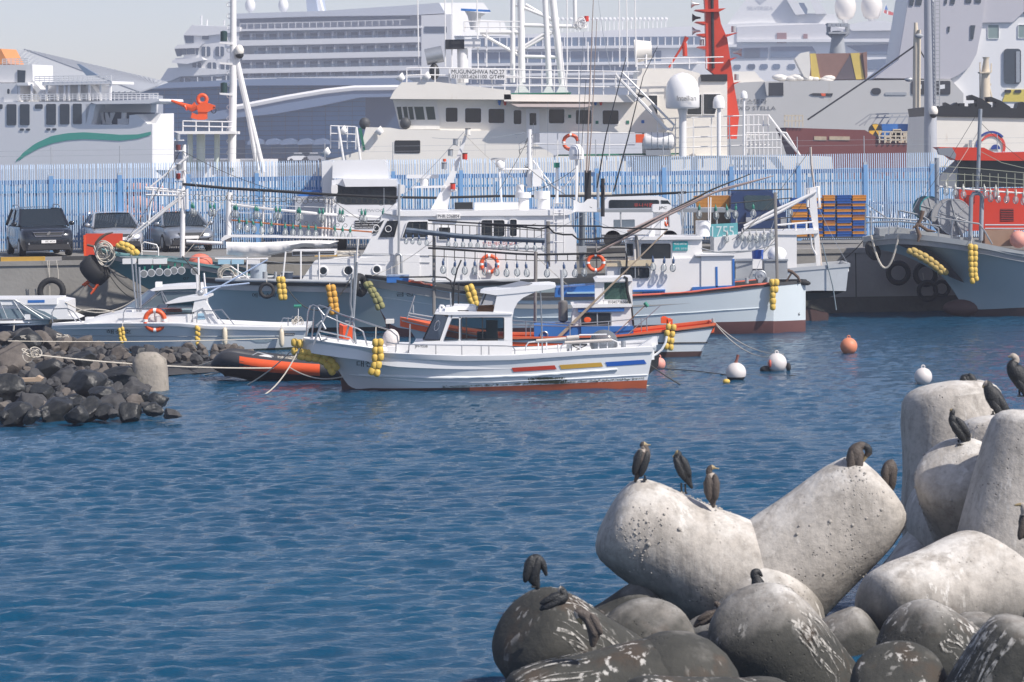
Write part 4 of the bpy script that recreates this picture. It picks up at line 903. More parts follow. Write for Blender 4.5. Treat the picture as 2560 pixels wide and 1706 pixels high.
float_string('mossy string of floats slung under the squid boat bow', Cc, [e1([(1905, 1190), (1945, 1250), (1970, 1300), (2000, 1360), (2025, 1430)]), e1([(1935, 1185), (1975, 1245), (2010, 1300), (2040, 1350), (2065, 1410)])], 7.5, -.75, None, mat('mossy_float', (.25, .24, .10), .8, var=.3, scale=9))
float_string('cluster of pale yellow floats above the front boat canopy', Cc, [e2([(905, 1230), (925, 1300), (945, 1355), (970, 1395)]), e2([(950, 1215), (975, 1275), (990, 1335), (1000, 1385)])], 7.5, -1.5)
tyre('worn black fender hung on the squid boat bow', Cc, *e1(1830, 1190), 30, -.35, (.9, -.5, .1), k=.6)
lifebuoy(bC, Cc, *e3(215, 945), 24, -1.3, None, label='orange lifebuoy half hidden by the long booms')
# ================================================================== big white fishing boat with the long superstructure
D = Fr(1000, 101.2)
hullD = mat('hull_teal_d', (0.40, 0.50, 0.53), 0.42, var=0.06, scale=.8, dirt=(0.50, 0.55, 0.56), dirt_amt=0.10, stretch=1)
bD = thing('fishing_boat', 'big fishing boat with grey-green hull and long white superstructure', 'boat', D(1000, 818, 0))
hD = Hull(D, [((505, 702), (512, 742), .15, .05, 1), ((560, 706), (545, 800), .7, .06, 1.6), ((660, 709), (605, 826), 1.1, .1, 1.6), ((780, 711), (745, 826), 1.4, .6, 1.3), ((880, 713), (872, 824), 1.55, .9, 1.1),
              ((1050, 716), (1050, 822), 1.6, 1.2, 1), ((1300, 706), (1300, 820), 1.6, 1.3, .9), ((1530, 700), (1530, 818), 1.5, 1.2, .9)])
hD.build(bD, hullD, blackp, mat('deck_pale', (.45, .46, .46), .7), mat('rubber_rail_d', (.045, .05, .055), .7, var=.25), [0, 0, .04, .05, .05, .05, .05, .05], .25, rail=(.08, .16))
hD.strake([(540, 700), (700, 702), (880, 706), (1050, 708), (1300, 700)], .06, mat('grey_cap', (.42, .44, .46), .6, var=.15), bD, 'pale_cap')
text('boat_name', '에이스호', D, *e1(790, 1300), 12, 0, textm, bD, wpx=62, fit=lambda x, y: hD.fit(x, y, .012)); text('draft_mark', '8', D, *c20(1896, 502), 8, 0, textm, bD, fit=lambda x, y: hD.fit(x, y, .012))
slab(bD, 'fore_house', white2, D, e1([(1190, 1138), (1332, 928), (1800, 898), (2110, 868), (2480, 860), (2480, 1150)]), -1.15, 1.1)
for x, y, r in ((1428, 1035, 46), (1702, 1032, 52), (2010, 1020, 44)):
    c = D(*e1(x, y), -1.16); o = obj('porthole', MB().torus(c, D.m(r * .2296), .03, D.n), white2, bD, smooth=180); obj('pane', MB().lathe(c, [(D.m(r * .2), -.012), (D.m(r * .2), .012)], 20, D.n), dglass, o)
slab(bD, 'superstructure', white2, D, e1([(1862, 848), (2095, 400), (2230, 385)]) + e2([(2010, 385), (2005, 440), (2030, 520), (2095, 640), (2095, 1148), (-490, 1148)]), -1.12, 1.05)
slab(bD, 'roof_edge', white2, D, e1([(2080, 405), (2130, 382), (2250, 368)]) + e2([(180, 382), (2000, 372), (2085, 392), (2010, 425), (1900, 432), (190, 440)]), -1.2, 1.12, 30)
window(D, e1([(2040, 668), (2128, 490), (2248, 488), (2205, 664)]), -1.125, bD, 2.5, blackp, dglass, .04); window(D, e1([(1948, 640), (2030, 508), (2098, 476), (2020, 625)]), -1.125, bD, 2.5, greym, dglass, .04)
for x, y in ((2138, 578), (2005, 570)): obj('clear_view_screen', MB().torus(D(*e1(x, y), -1.17), .10, .012, D.n), white, bD, smooth=180)
window(D, e2([(190, 682), (245, 508), (262, 494), (478, 492), (486, 505), (484, 676)]), -1.125, bD, 2.5, white2, dglass, .04); window(D, e2(rrect(592, 556, 726, 702, 8)), -1.125, bD, 2, white2, dglass, .04); window(D, e2(rrect(1048, 474, 1324, 668, 24)), -1.125, bD, 3, white2, dglass, .05, [e2(1186, 0)[0]]); window(D, e2(rrect(1366, 466, 1450, 668, 18)), -1.125, bD, 2.5, white2, dglass, .05)
pl = blk(bD, 'number_plate', white, D, e2(576, 412), e2(830, 468), -1.225, -1.2); text('plate_lettering', 'PHR-236804', D, *e2(703, 440), 8, -1.23, textm, pl, wpx=53)
text('red_lettering', '영진 레이더 낚시', D, *e2(1262, 738), 10, -1.126, mat('red_letter', (.5, .06, .05), .6, var=0), bD, wpx=86)
blk(bD, 'grey_waist', mat('waist_grey', (.35, .38, .42), .5), D, e2(-520, 1128), e2(2090, 1152), -1.2, -1.1)
rails(bD, D, [e2([(-480, 850), (500, 870)]), e2([(-480, 925), (500, 945)]), e2([(560, 775), (1800, 785)])] , .012, greym, 'seam_pipe', -1.14)
poles(bD, D, [e2([(685, 860), (690, 1150)]), e2([(1025, 850), (1020, 1165)]), e2([(1030, 1090), (1080, 1170)]), e2([(1425, 940), (1425, 1165)])], .022, white, 'stanchion', -1.5)
lifebuoy(bD, D, *e2(1148, 960), 25, -1.3, None, label='orange lifebuoy on the long white superstructure behind hanging lamps')
# roof gear
blk(bD, 'roof_hatch', blackp, D, e2(768, 290), e2(962, 366), -.8, -.1); blk(bD, 'roof_locker', white2, D, e2(985, 288), e2(1465, 374), -.85, .2)
for pr in ([(1520, 375), (1520, 245)], [(1516, 240), (1516, 178)], [(1482, 178), (1482, 95)], [(1740, 360), (1740, 252)], [(1722, 250), (1722, 165)]):
    wd = {375: 60, 240: 88, 178: 40, 360: 70, 250: 88}[pr[0][1]]; obj('cowl_drum', MB().ftube(D, e2(pr), D.m(wd * .2296), 18, -.4), white2, bD, smooth=40)
for L in ([(508, 368), (545, 300), (745, -80), (905, -520), (925, -512), (800, -80), (735, 130), (690, 368)],):
    slab(bD, 'raked_mast', white2, D, e2(L), -.22, .22, 30)
slab(bD, 'mast_arm', white2, D, e2([(300, 112), (670, 105), (670, 130), (300, 135)]), -.3, .3); slab(bD, 'mast_arm', white2, D, e2([(690, 165), (790, 150), (790, 165), (690, 190)]), -.3, .3)
t = obj('radar_bar', MB().fprism(D, c01(rrect(1388, 1458, 1655, 1490, 10)), -.12, .12), white2, bD); obj('radar_pedestal', MB().ftube(D, c01([(1540, 1490), (1538, 1520), (1535, 1565)]), [.12, .16, .12], 14, 0), white2, bD, smooth=60)
for x, y, mm in ((1875, 1305, redp), (1775, 1555, redp), (1900, 1100, ivory), (1797, 1185, galv), (1755, 1275, galv), (1702, 1385, galv)):
    o = obj('mast_lamp', MB().ftube(D, c01([(x, y + 26), (x, y - 22)]), .085, 10, -.35), mm, bD, smooth=40); obj('cap', MB().ftube(D, c01([(x, y - 22), (x, y - 28)]), .095, 10, -.35), blackp, o); obj('bracket', MB().ftube(D, c01([(x, y + 24), (x + 25, y + 30)]), .02, 5, -.3), white2, o)
obj('red_beacon', MB().ftube(D, c01([(1706, 1350), (1706, 1326)]), .055, 8, -.35), orange, bD)
# second mast with radome and lattice stays
poles(bD, D, [c02([(412, 1080), (415, 1568)])], .085, white2, 'mast', .2, 10); poles(bD, D, [c02([(440, 1340), (540, 1470), (640, 1590)]), c02([(470, 1360), (560, 1568)]), c02([(800, 1460), (665, 1590)])], .03, white2, 'mast_stay', .2); poles(bD, D, [c02([(642, 1400), (642, 1700)])], .05, white2, 'lamp_post', .2); poles(bD, D, [c02([(803, 1330), (808, 1700)])], .055, white2, 'radome_post', -.1)
o = obj('radome', MB().lathe(D(*c02(804, 1330), -.1), [(.16, -.02), (.24, 0), (.245, .12), (.24, .28), (.20, .40), (.12, .48), (.03, .51)], 18), white2, bD, smooth=60); text('radome_lettering', 'Intellian', D, *c02(815, 1292), 5, -.355, textm, o, wpx=23)
blk(bD, 'lamp_head', green, D, c02(618, 1358), c02(664, 1400), .1, .3); slab(bD, 'mast_pod', white2, D, c02([(442, 1415), (508, 1412), (512, 1555), (440, 1558)]), 0, .3)
o = obj('radar_bar', MB().fprism(D, c02(rrect(92, 1318, 216, 1340, 6)), 0, .2), mat('radar_grey', (.5, .5, .5), .5), bD); obj('radar_pedestal', MB().ftube(D, c02([(168, 1338), (168, 1365), (168, 1400)]), [.10, .17, .14], 14, .1), white2, bD, smooth=60); poles(bD, D, [c02([(160, 1415), (180, 1690)]), c02([(150, 1415), (420, 1412)])], .035, white2, 'radar_post', .1)
rnd = random.Random(9)
for i in range(14):
    x = rnd.uniform(345, 450); y = rnd.uniform(1110, 1400); poles(bD, D, [c02([(x, y), (x + rnd.uniform(-90, 60), y + rnd.uniform(-25, 45)), (x + rnd.uniform(-60, 50), y + rnd.uniform(30, 120))])], .012, (ropedark, white, galv)[i % 3], 'mast_wiring', .15, 5)
poles(bD, D, [c02([(x, y0), (x, 1300)]) for x, y0 in ((445, 1030), (460, 1120), (42, 1140), (565, 850))], .008, galv, 'whip_aerial', .1, 4)
rails(bD, D, [e2([(1845, 255), (1845, 840)]), e2([(1960, 250), (1960, 840)])] + [e2([(1845, y), (1960, y)]) for y in range(300, 820, 105)], .018, white, 'ladder', -1.3)
for x0, x1, y0, y1 in ((870, 928, 155, 425), (1008, 1040, 222, 480)): obj('exhaust_stack', MB().ftube(D, c12([((x0 + x1) / 2, y1 + 60), ((x0 + x1) / 2, y0)]), D.m((x1 - x0) * .15), 14, -.2), black, bD, smooth=40)
poles(bD, D, [c12([(982, 180), (985, 470)])], .05, galv, 'stack_pipe', -.3); slab(bD, 'funnel_shield', white2, D, c12([(780, 405), (800, 402), (830, 425), (865, 425), (895, 395), (930, 390), (975, 400), (975, 500), (780, 500)]), -.6, -.55)
for L, r, m in (([(888, 1440), (905, 1000), (945, 0), (950, -120)], .028, mat('rod_brown', (.28, .22, .19), .6)), ([(905, 1430), (935, 1000), (975, 160)], .022, MATS['rod_brown']), ([(975, 1568), (1050, 1130), (1218, 480)], .026, blackp), ([(1115, 1600), (1240, 1130), (1360, 640), (1480, 390)], .028, blackp), ([(820, 1200), (835, 700), (870, 200)], .012, galv), ([(1090, 590), (1030, 300), (985, 0)], .012, galv)):
    poles(bD, D, [c02(L)], [r, r * .8, r * .45, r * .35][:len(L)] if len(L) > 3 else [r, r * .8, r * .5], m, 'fishing_rod', -.6)
tyre('small black tyre hung over the lettering on the grey-green bow', D, *e1(815, 1248), 20.5, -1.75, None, ropes=[e1([(815, 1170, -1.6), (812, 1130, -1.3)])])
float_string('string of yellow floats beside the small tyre', D, [e1([(945, 1130), (955, 1200), (958, 1260), (970, 1320)]), e1([(985, 1135), (995, 1200), (1005, 1260), (1008, 1320)])], 7.2, -1.75, e1([(970, 1080, -1.4)])[0])
float_string('long orange-yellow float string amidships on the grey-green hull', D, [e1([(1490, 1225), (1500, 1290), (1510, 1355), (1520, 1420), (1525, 1480)]), e1([(1535, 1220), (1548, 1285), (1558, 1350), (1565, 1410), (1572, 1465)])], 7.4, -1.85, e1([(1505, 1150, -1.5)])[0], mat('orange_float', (.62, .33, .05), .6, var=.25, scale=9))
mooring('dark line drooping along the grey-green hull', D(*e1(1000, 1165), -1.75), D(*e1(1740, 1090), -1.75), 1.0, .018, ropedark)
poles(bD, D, [e1([(1020, 825), (990, 1110)]), e1([(1185, 820), (1185, 1130)]), e1([(1383, 825), (1385, 1150)]), e1([(1808, 690), (1780, 1100)])], .028, white, 'stanchion', -1.35)
rails(bD, D, [e1([(830, 850), (1030, 815), (1380, 830), (2200, 850)]), e1([(600, 905), (1100, 960), (1760, 980)])], .01, greym, 'guy_wire', -1.35, 4)
# deck gear at the bow: drums, coil, tripods
for x, w, y0, y1 in ((795, 28, 1045, 1130), (910, 16, 1045, 1130)): obj('bollard', MB().ftube(D, e1([(x, y1), (x, y0)]), D.m(w * .2296), 12, -.7), greym, bD, smooth=40)
obj('hatch_drum', MB().ftube(D, e1([(725, 1140), (725, 960)]), .27, 16, -.1), mat('pale_drum', (.40, .46, .52), .5), bD, smooth=40)
rails(bD, D, [e1([(600, 885), (595, 1150)]), e1([(500, 960), (500, 1120)]), e1([(420, 985), (650, 1140)]), e1([(250, 900), (600, 905), (830, 900)]), e1([(420, 1060), (540, 1130)])], .025, white, 'bow_frame', -.6)
b = MB(); rnd = random.Random(2)
for i in range(9): b.torus(D(*e1(380 + rnd.uniform(-14, 14), 1075 + rnd.uniform(-16, 16)), -.5 + rnd.uniform(-.1, .1)), rnd.uniform(.20, .30), .016, (rnd.uniform(-.3, .3), 1, rnd.uniform(-.3, .3)), 20, 5)
tag(obj('rope_coil', b, rope_m, smooth=60), 'hanging coil of pale rope at the grey-green bow', 'rope')
t = thing('buckets', 'dark blue tub beside the white stanchion on the bow', 'tub', D(*e1(1040, 1120), -.5)); obj('tub', MB().ftube(D, e1([(1035, 1120), (1035, 1050)]), [.18, .2], 14, -.5), mat('navy_tub', (.05, .07, .11), .5), t, smooth=40); obj('rim', MB().torus(D(*e1(1035, 1050), -.5), .2, .015, (0, 0, 1)), greym, t, smooth=60)
blk(bD, 'fore_box', white, D, e1(1090, 805), e1(1560, 870), -.2, .9); blk(bD, 'fore_recess', blackp, D, e1(1095, 818), e1(1550, 862), -.22, -.19)
b = MB(); rnd = random.Random(5)
for i in range(12): b.tube([D(*e1(1640 + rnd.uniform(-70, 200), 850 + rnd.uniform(-30, 20)), -.8 + rnd.uniform(-.2, .2)) for _ in range(5)], .018, 5)
tag(obj('rope_heap', b, rope_m, smooth=60), 'tangled heap of pale rope on the white fore house', 'rope')
poles(bD, D, [e1([(2255, 90), (2250, 860)])], .04, galv, 'king_post', -1.3); rails(bD, D, [e1([(2215, 1060), (2212, 880), (2230, 855), (2262, 852), (2280, 870), (2282, 1060)])], .05, galv, 'tripod_frame', -1.3, 8)

# ================================================================== green-hulled squid boat against the quay
E = Fr(600, 104.3)
hullE = mat('hull_green_e', (0.13, 0.27, 0.28), 0.45, var=0.08, scale=.9, dirt=(0.20, 0.30, 0.30), dirt_amt=0.2)
bE = thing('squid_boat', 'green-hulled squid boat with rows of lamps and white awning at the quay', 'boat', E(600, 812, 0))
hE = Hull(E, [((236, 622), (248, 652), .12, .06, 1), ((300, 640), (305, 688), .6, .06, 1.3), ((370, 647), (372, 724), .9, .05, 1.5), ((450, 654), (430, 770), 1.1, .05, 1.5), ((560, 672), (505, 812), 1.25, .3, 1.4), ((700, 702), (690, 812), 1.25, .9, 1), ((1000, 706), (1000, 812), 1.15, .9, 1)])
hE.build(bE, hullE, blackp, mat('deck_grey', (.3, .3, .3)), hullE, .02, .2, rail=(.06, .08))
text('hull_number', '07', E, *c20(1552, 155), 7, 0, textm, bE, wpx=14, fit=lambda x, y: hE.fit(x, y, .012))
slab(bE, 'stem_rubber', black, E, e4([(232, 520), (262, 515), (300, 610), (345, 690), (300, 690), (255, 620)]), -.1, .1)
# masts and rack
poles(bE, E, [e4([(1200, 620), (1208, 120)])], .085, white, 'fore_mast', -.2, 12); poles(bE, E, [e4([(1208, 130), (1195, -20)]) + c10([(1535, 260), (1535, -60)])], .07, white, 'fore_mast', -.2, 12); poles(bE, E, [e1([(405, 180), (398, 720)])], .10, white, 'lamp_mast', -.2, 12)
poles(bE, E, [e1([(785, 150), (765, 730)]), e1([(1465, 190), (1455, 695)]), e1([(1500, 200), (1492, 690)]), e1([(1530, 195), (1538, 690)]), e1([(1430, 400), (1415, 690)])], .04, white, 'lamp_post', -.2)
poles(bE, E, [e1([(430, 312), (900, 365), (1400, 415), (2060, 455)])], .05, white, 'rack_beam', -.25); poles(bE, E, [e1([(-100, 90), (380, 135), (900, 165), (1500, 205), (2240, 240)])], .05, black, 'main_cable', -.25); poles(bE, E, [e1([(430, 482), (1000, 535), (1960, 612)])], .028, mat('orange_cable', (.45, .15, .05), .6), 'orange_cable', -.3); poles(bE, E, [e2([(-80, 225), (240, 235), (560, 240), (1260, 220), (1420, 222)]) + e3([(380, 215), (800, 200), (1200, 180)])], .045, black, 'main_cable', .9)
rails(bE, E, [e1([(-60, 205), (700, 245), (1500, 260)]), e1([(-60, 270), (800, 320), (1500, 345), (2100, 360)]), e1([(430, 400), (1300, 425)])], .012, white, 'rack_wire', -.22, 4)
squid_lamps(bE, E, e1([(0, 395), (22, 400), (205, 400), (238, 403), (455, 415), (480, 418), (692, 428), (722, 430), (915, 438), (950, 440), (1150, 450), (1180, 452), (1392, 458), (1425, 460), (1612, 462), (1635, 465), (1848, 470), (1880, 472), (2075, 465)]), 21, -.3, 'g', lampg)
squid_lamps(bE, E, e1([(515, 555), (595, 572), (675, 578), (760, 592), (860, 592), (1015, 615), (1100, 620), (1180, 625), (1265, 630), (1345, 635), (1560, 640), (1640, 650), (1720, 660)]), 20, -.35, 'g2', lampg)
b = MB(); rnd = random.Random(8)
for x in range(20, 2200, 118):
    for k in (-34, 34): b.torus(E(*e1(x + k, 240 + x * .02 + rnd.uniform(-12, 12)), -.28), .10, .008, (rnd.uniform(-.3, .3), 1, 0), 14, 4)
for x in range(480, 1950, 85): b.torus(E(*e1(x, 440 + x * .06), -.32), .06, .007, (0, 1, 0), 12, 4)
obj('lamp_leads', b, ropedark, bE, kind='stuff')
# cage on the mast and slanting booms
rails(bE, E, [c10([(1250, 295), (1570, 35)]), c10([(1210, 298), (1560, 325)]), c10([(1215, 312), (1550, 345)]), c10([(1275, 300), (1235, 605)]), c10([(1235, 605), (1450, 420)]), c10([(1065, 745), (1560, 345)]), c10([(1040, 730), (1500, 375)]), c10([(1215, 360), (1540, 365)])] + [c10([(x, 305), (x, 365)]) for x in range(1280, 1560, 40)], .032, white, 'boom', -.3)
rails(bE, E, [c10([(1495, 470), (1495, 345), (1560, 310), (1562, 480)])], .05, white, 'mast_frame', -.3)
for x, y, m in ((1490, 122, greym), (1488, 200, redp)): 
    o = obj('mast_lamp', MB().ftube(E, c10([(x, y + 22), (x, y - 20)]), .08, 10, -.45), m, bE, smooth=40); obj('shelf', MB().fbox(E, *c10(x - 25, y + 22), *c10(x + 45, y + 30), -.5, -.2), white, o)
for x, y, m in ((1483, 1140, galv), (1487, 1228, mat('dark_red', (.15, .03, .03), .5)), (1490, 1390, galv), (1488, 1472, MATS['dark_red'])):
    o = obj('mast_lamp', MB().ftube(E, c00([(x, y + 25), (x, y - 20)]), .08, 10, -.45), m, bE, smooth=40); obj('shelf', MB().fbox(E, *c00(x - 28, y + 26), *c00(x + 45, y + 36), -.5, -.2), white, o)
# fore deck rack of pale floats and reflector lamps
rails(bE, E, [e4([(520, 622), (1200, 628), (2130, 612)]), e4([(520, 695), (1200, 702), (2130, 715)])], .014, greym, 'lamp_rail', -1.0)
for i, (x0, x1, y0, y1) in enumerate(((550, 692, 640, 700), (722, 876, 640, 702), (884, 1032, 640, 700), (1590, 1722, 652, 702), (1738, 1864, 648, 702), (1908, 2042, 648, 702))):
    o = obj('lamp_case', MB().fbox(E, *e4(x0, y0), *e4(x1, y1), -1.15, -.85), (white, MATS['pale_blue'] if 'pale_blue' in MATS else bluep)[1 if i in (3, 4) else 0], bE)
for x, y in ((785, 800), (868, 790), (955, 780), (1045, 785), (1115, 765), (1195, 765), (1340, 770)):
    c = E(*e4(x, y), -1.1); o = obj('reflector_lamp', MB().lathe(c, [(.135, -.10), (.125, -.08), (.08, .05), (.04, .10)], 18, (0, 1, .12)), white2, bE, smooth=40); obj('lens', MB().lathe(c, [(.11, -.105), (.10, -.08)], 16, (0, 1, .12)), mat('lens_grey', (.28, .29, .29), .2), o); obj('socket', MB().ftube(E, e4([(x, y - 20), (x + 5, y - 75)]), .035, 8, -1.12), lampg, o)
tag(obj('orange_tarp', MB().ball(E(*e4(1398, 690), -.7), .42, 14, (1, .8, .8)), mat('salmon_tarp', (.72, .18, .12), .6, var=.15, bump=.4), smooth=180), 'salmon orange float behind the reflector lamps', 'buoy')
b = MB(); secs = []
for i in range(25):
    x = 375 + i * (1600 - 375) / 24; f = i / 24; top = 718 - 10 * f + 18 * math.sin(math.pi * f * 2) * .5; bot = np.interp(x, [375, 480, 830, 1050, 1200, 1500, 1600], [860, 872, 872, 830, 775, 795, 712])
    secs.append([E(*e1(x, top), -1.0), E(*e1(x, top * .6 + bot * .4), -1.12 + .05 * math.sin(i * 1.7)), E(*e1(x, bot), -1.0), E(*e1(x, bot - 4), -.6), E(*e1(x, top), .8)])
b.loft(secs, closed=True); obj('awning', b, mat('white_canvas', (.72, .71, .70), .8, var=.06, bump=.5, bscale=5), bE, smooth=70)
slab(bE, 'awning_beam', white, E, e1([(310, 690), (350, 652), (420, 648), (2010, 675), (2010, 690), (430, 668), (330, 712)]), -.9, .6); rails(bE, E, [e1([(-60, 715), (330, 735)])], .06, white, 'awning_roller', -.9, 8)
rails(bE, E, [e4([(760, 600), (760, 480), (790, 460), (920, 490), (940, 530), (940, 610)]), e4([(760, 560), (930, 565)])], .025, white, 'bow_rail', -.5)
# bow: rope coil, anchor, floats, tyre, stool
b = MB(); rnd = random.Random(3)
for i in range(12): b.torus(E(*e4(350 + rnd.uniform(-25, 25), 555 + rnd.uniform(-20, 25)), -.5 + rnd.uniform(-.12, .12)), rnd.uniform(.18, .33), .022, (rnd.uniform(-.5, .5), .8, rnd.uniform(-.2, .7)), 22, 5)
b.tube(sag(E(*e4(240, 500), -.5), E(*e4(470, 620), -.9), .5), .022, 5); b.tube(sag(E(*e4(240, 540), -.5), E(*e4(400, 650), -.9), .35), .022, 5)
tag(obj('rope_coil', b, rope_m, smooth=60), 'thick coil of white rope looped over the green bow', 'rope')
iron = MATS['rusty_iron']
tag(obj('anchor', MB().ftube(E, e4([(250, 520), (268, 470), (310, 415), (370, 375), (448, 355)]), [.05, .06, .055, .04, .015], 8, -.15).ftube(E, e4([(165, 490), (290, 520)]), .04, 8, -.15), iron, smooth=60), 'dark hooked anchor standing on the green bow', 'anchor')
float_string('bunch of yellow floats lashed on top of the green bow', E, [e4([(510, 500), (555, 515), (610, 540), (660, 575)]), e4([(545, 480), (600, 495), (650, 520), (700, 570)])], 7.0, -.6)
t = thing('tyre_fender', 'big smooth black tyre hanging over the green bow', 'tyre', E(*e4(260, 900), -.3), 'tyre fenders'); ax = (E(*e4(330, 860), -.3) - E(*e4(170, 660), -.3)).cross(Vector((0, 1, 0))).normalized()
b = MB(); c = E(*e4(250, 765), -.3); M = Matrix.Rotation(R(-42), 3, 'Y'); prof = [(.28, -.28), (.46, -.27), (.52, -.20), (.53, 0), (.52, .20), (.46, .27), (.28, .28)]
b.lathe(c, prof, 28, M @ Vector((1, -.25, 0))); obj('tyre', b, black, t, smooth=40)
t = thing('plastic_stool', 'orange plastic stool hanging upside down below the big black tyre', 'stool', E(*e4(200, 950), -.35)); q = [e4(115, 920), e4(200, 860), e4(295, 925), e4(225, 1015)]
obj('seat', MB().fprism(E, e4([(205, 862), (292, 920), (280, 950), (190, 890)]), -.55, -.25), orange, t)
for p, pq, d in (((200, 870), (112, 930), -.55), ((282, 925), (205, 1025), -.55), ((205, 880), (135, 940), -.28), ((275, 935), (225, 1010), -.28)): obj('leg', MB().ftube(E, e4([p, pq]), [.05, .035], 6, d), orange, t)
obj('brace', MB().ftube(E, e4([(150, 905), (235, 975)]), .025, 6, -.5), orange, t)
for i, (a_, b_, s_) in enumerate((((340, 690), (690, 1075), .25), ((360, 700), (600, 850), .1), ((380, 705), (780, 1010), .25))):
    mooring(('lower', 'shortest', 'upper')[i] + ' bow line running down from the green squid boat', E(*e4(*a_), -.3), Fr(300, 101.5)(*e4(*b_)), s_, .02, ropedark)
# ================================================================== sport boats, inflatable, trawler
Ff = Fr(450, 92.6)
hullF = mat('hull_white_f', (0.60, 0.64, 0.66), 0.35, var=0.05, scale=1.2, dirt=(0.33, 0.37, 0.38), dirt_amt=0.12, stretch=2)
bF = thing('motor_boat', 'white sport motor boat with slanted windscreen moored behind the rocks', 'boat', Ff(450, 880, 0))
hF = Hull(Ff, [((130, 814), (142, 832), .10, .05, 1), ((200, 813), (188, 862), .6, .08, 1.4), ((300, 812), (288, 884), .95, .3, 1.2), ((450, 811), (450, 884), 1.1, .8, 1), ((560, 816), (560, 881), 1.1, .9, .9), ((680, 821), (680, 876), 1.05, .9, .9), ((766, 818), (752, 872), .95, .85, 1)])
hF.build(bF, hullF, mat('slime_green', (.03, .05, .04), .8), white2, white2, [.05, .08, .08, .08, .08, .10, .10], .12, rail=(.07, .10))
hF.band(c20([(430, 548), (900, 530), (1500, 530), (1740, 552), (2335, 560), (2560, 560)]), c20([(430, 566), (900, 555), (1500, 555), (1740, 578), (2335, 590), (2560, 590)]), .06, white2, bF, 'white_rubbing_strip')
hF.strake(c20([(600, 630), (1500, 640), (2335, 640)]), .012, greym, bF)
text('boat_name', '해성호', Ff, *c20(990, 600), 11, 0, textm, bF, wpx=62, fit=lambda x, y: hF.fit(x, y, .012))
o = hF.patch(c21([(370, 612), (455, 612), (455, 630), (370, 630)]), blackp, bF, 'maker_plate'); text('plate_lettering', 'NISSAN', Ff, *c21(412, 621), 3.6, 0, white, o, wpx=22, fit=lambda x, y: hF.fit(x, y, .018))
for q in ([(1850, 640), (2260, 655), (2290, 672), (1990, 668)], [(2090, 670), (2280, 668), (2230, 690), (2140, 690)]): hF.patch(c20(q), mat('grey_graphic', (.30, .38, .42), .4), bF, 'side_graphic')
slab(bF, 'fore_trunk', white2, Ff, c20([(690, 535), (720, 500), (900, 462), (1030, 440), (1340, 440), (1640, 440), (1640, 545)]), -.72, .72, 30)
slab(bF, 'cabin_side', white2, Ff, c20([(1030, 520), (1345, 462), (1620, 450), (1640, 320), (1700, 310), (1770, 540)]), -.78, -.70); slab(bF, 'cabin_side', white2, Ff, c20([(1030, 520), (1345, 462), (1620, 450), (1640, 320), (1700, 310), (1770, 540)]), .70, .78)
slab(bF, 'cabin_roof', white2, Ff, c20([(1375, 362), (1440, 335), (1560, 312), (1735, 300), (1735, 318), (1600, 345), (1400, 368)]), -.85, .85, 30)
window(Ff, c20([(1335, 462), (1402, 378), (1440, 368), (1600, 356), (1618, 380), (1612, 446)]), -.72, bF, 3, blackp, cglass, .04)
b = MB(); q = [Ff(*c20(1340, 460), -.7), Ff(*c20(1225, 465), 0), Ff(*c20(1330, 372), 0), Ff(*c20(1400, 372), -.7)]; b.add(q, [(0, 1, 2, 3)]); obj('windscreen', b, cglass, bF)
obj('salmon_cushion', MB().ball(Ff(*c20(1450, 425), -.3), .2, 10, (1.3, .7, .6)), MATS['salmon_tarp'], bF, smooth=180)
slab(bF, 'blue_sticker', MATS['pale_blue'], Ff, c20([(1645, 448), (1695, 445), (1712, 495), (1640, 497)]), -.79, -.781)
slab(bF, 'targa_arch', white2, Ff, c20([(1600, 440), (1625, 330), (1700, 320), (1830, 540), (1770, 545), (1690, 400)]), -.82, -.5)
rails(bF, Ff, [c20([(1025, 540), (1030, 440), (1050, 408), (1600, 400), (1608, 520)]), c20([(1640, 540), (1645, 440), (1670, 422), (1775, 425), (1890, 560)]), c20([(1770, 420), (1850, 415), (1955, 545)]), c20([(1290, 408), (1290, 520)]), c20([(1342, 408), (1345, 520)]), c20([(440, 520), (432, 440), (450, 410), (560, 405), (610, 430), (680, 520)]), c20([(560, 405), (600, 470), (640, 520)])], .018, steel, 'guard_rail', -.9)
poles(bF, Ff, [c20([(1095, -40), (1120, 250), (1150, 475)]), c20([(1130, 30), (1150, 300), (1168, 470)]), c20([(1162, 60), (1175, 440)])], .03, steel, 'rod', -.5); poles(bF, Ff, [c20([(1690, 235), (2080, 195)]), c20([(1700, 300), (2230, 0)])], .025, mat('blue_white_pole', (.45, .55, .72), .5), 'boat_hook', -.4)
poles(bF, Ff, [c20([(1655, -20), (1660, 320)]), c20([(1700, 110), (1720, 330)]), c20([(1640, 120), (1650, 320)])], .03, white, 'antenna_mast', 0); obj('search_lamp', MB().ball(Ff(*c20(1672, 275), -.2), .10, 12), galv, bF, smooth=180); poles(bF, Ff, [c20([(1520, -30), (1600, 60), (1665, 135), (1668, 320)])], .025, blackp, 'wire', 0)
for x, y, w, h in ((740, 505, 30, 50), (1075, 435, 25, 30)): blk(bF, 'deck_hatch', white2, Ff, c20(x - w, y - h / 2), c20(x + w, y + h / 2), -.3, .1)
lifebuoy(bF, Ff, *c20(1292, 505), 30, -1.0, None, label='large orange lifebuoy propped on the sport boat side deck')
for i, (L, d) in enumerate((([(1022, 575), (1028, 610), (1030, 645), (1040, 668)], 0), ([(1640, 568), (1640, 610), (1640, 655), (1645, 700)], 0))):
    float_string(('pair of small yellow float strings over the boat lettering', 'mossy yellow float string amidships on the sport boat')[i], Ff, [c20(L), c20([(x - 24 if i == 0 else x + 16, y + 12) for x, y in L])], 4.7, -1.2, c20([(L[0][0], L[0][1] - 45, -1.05)])[0])
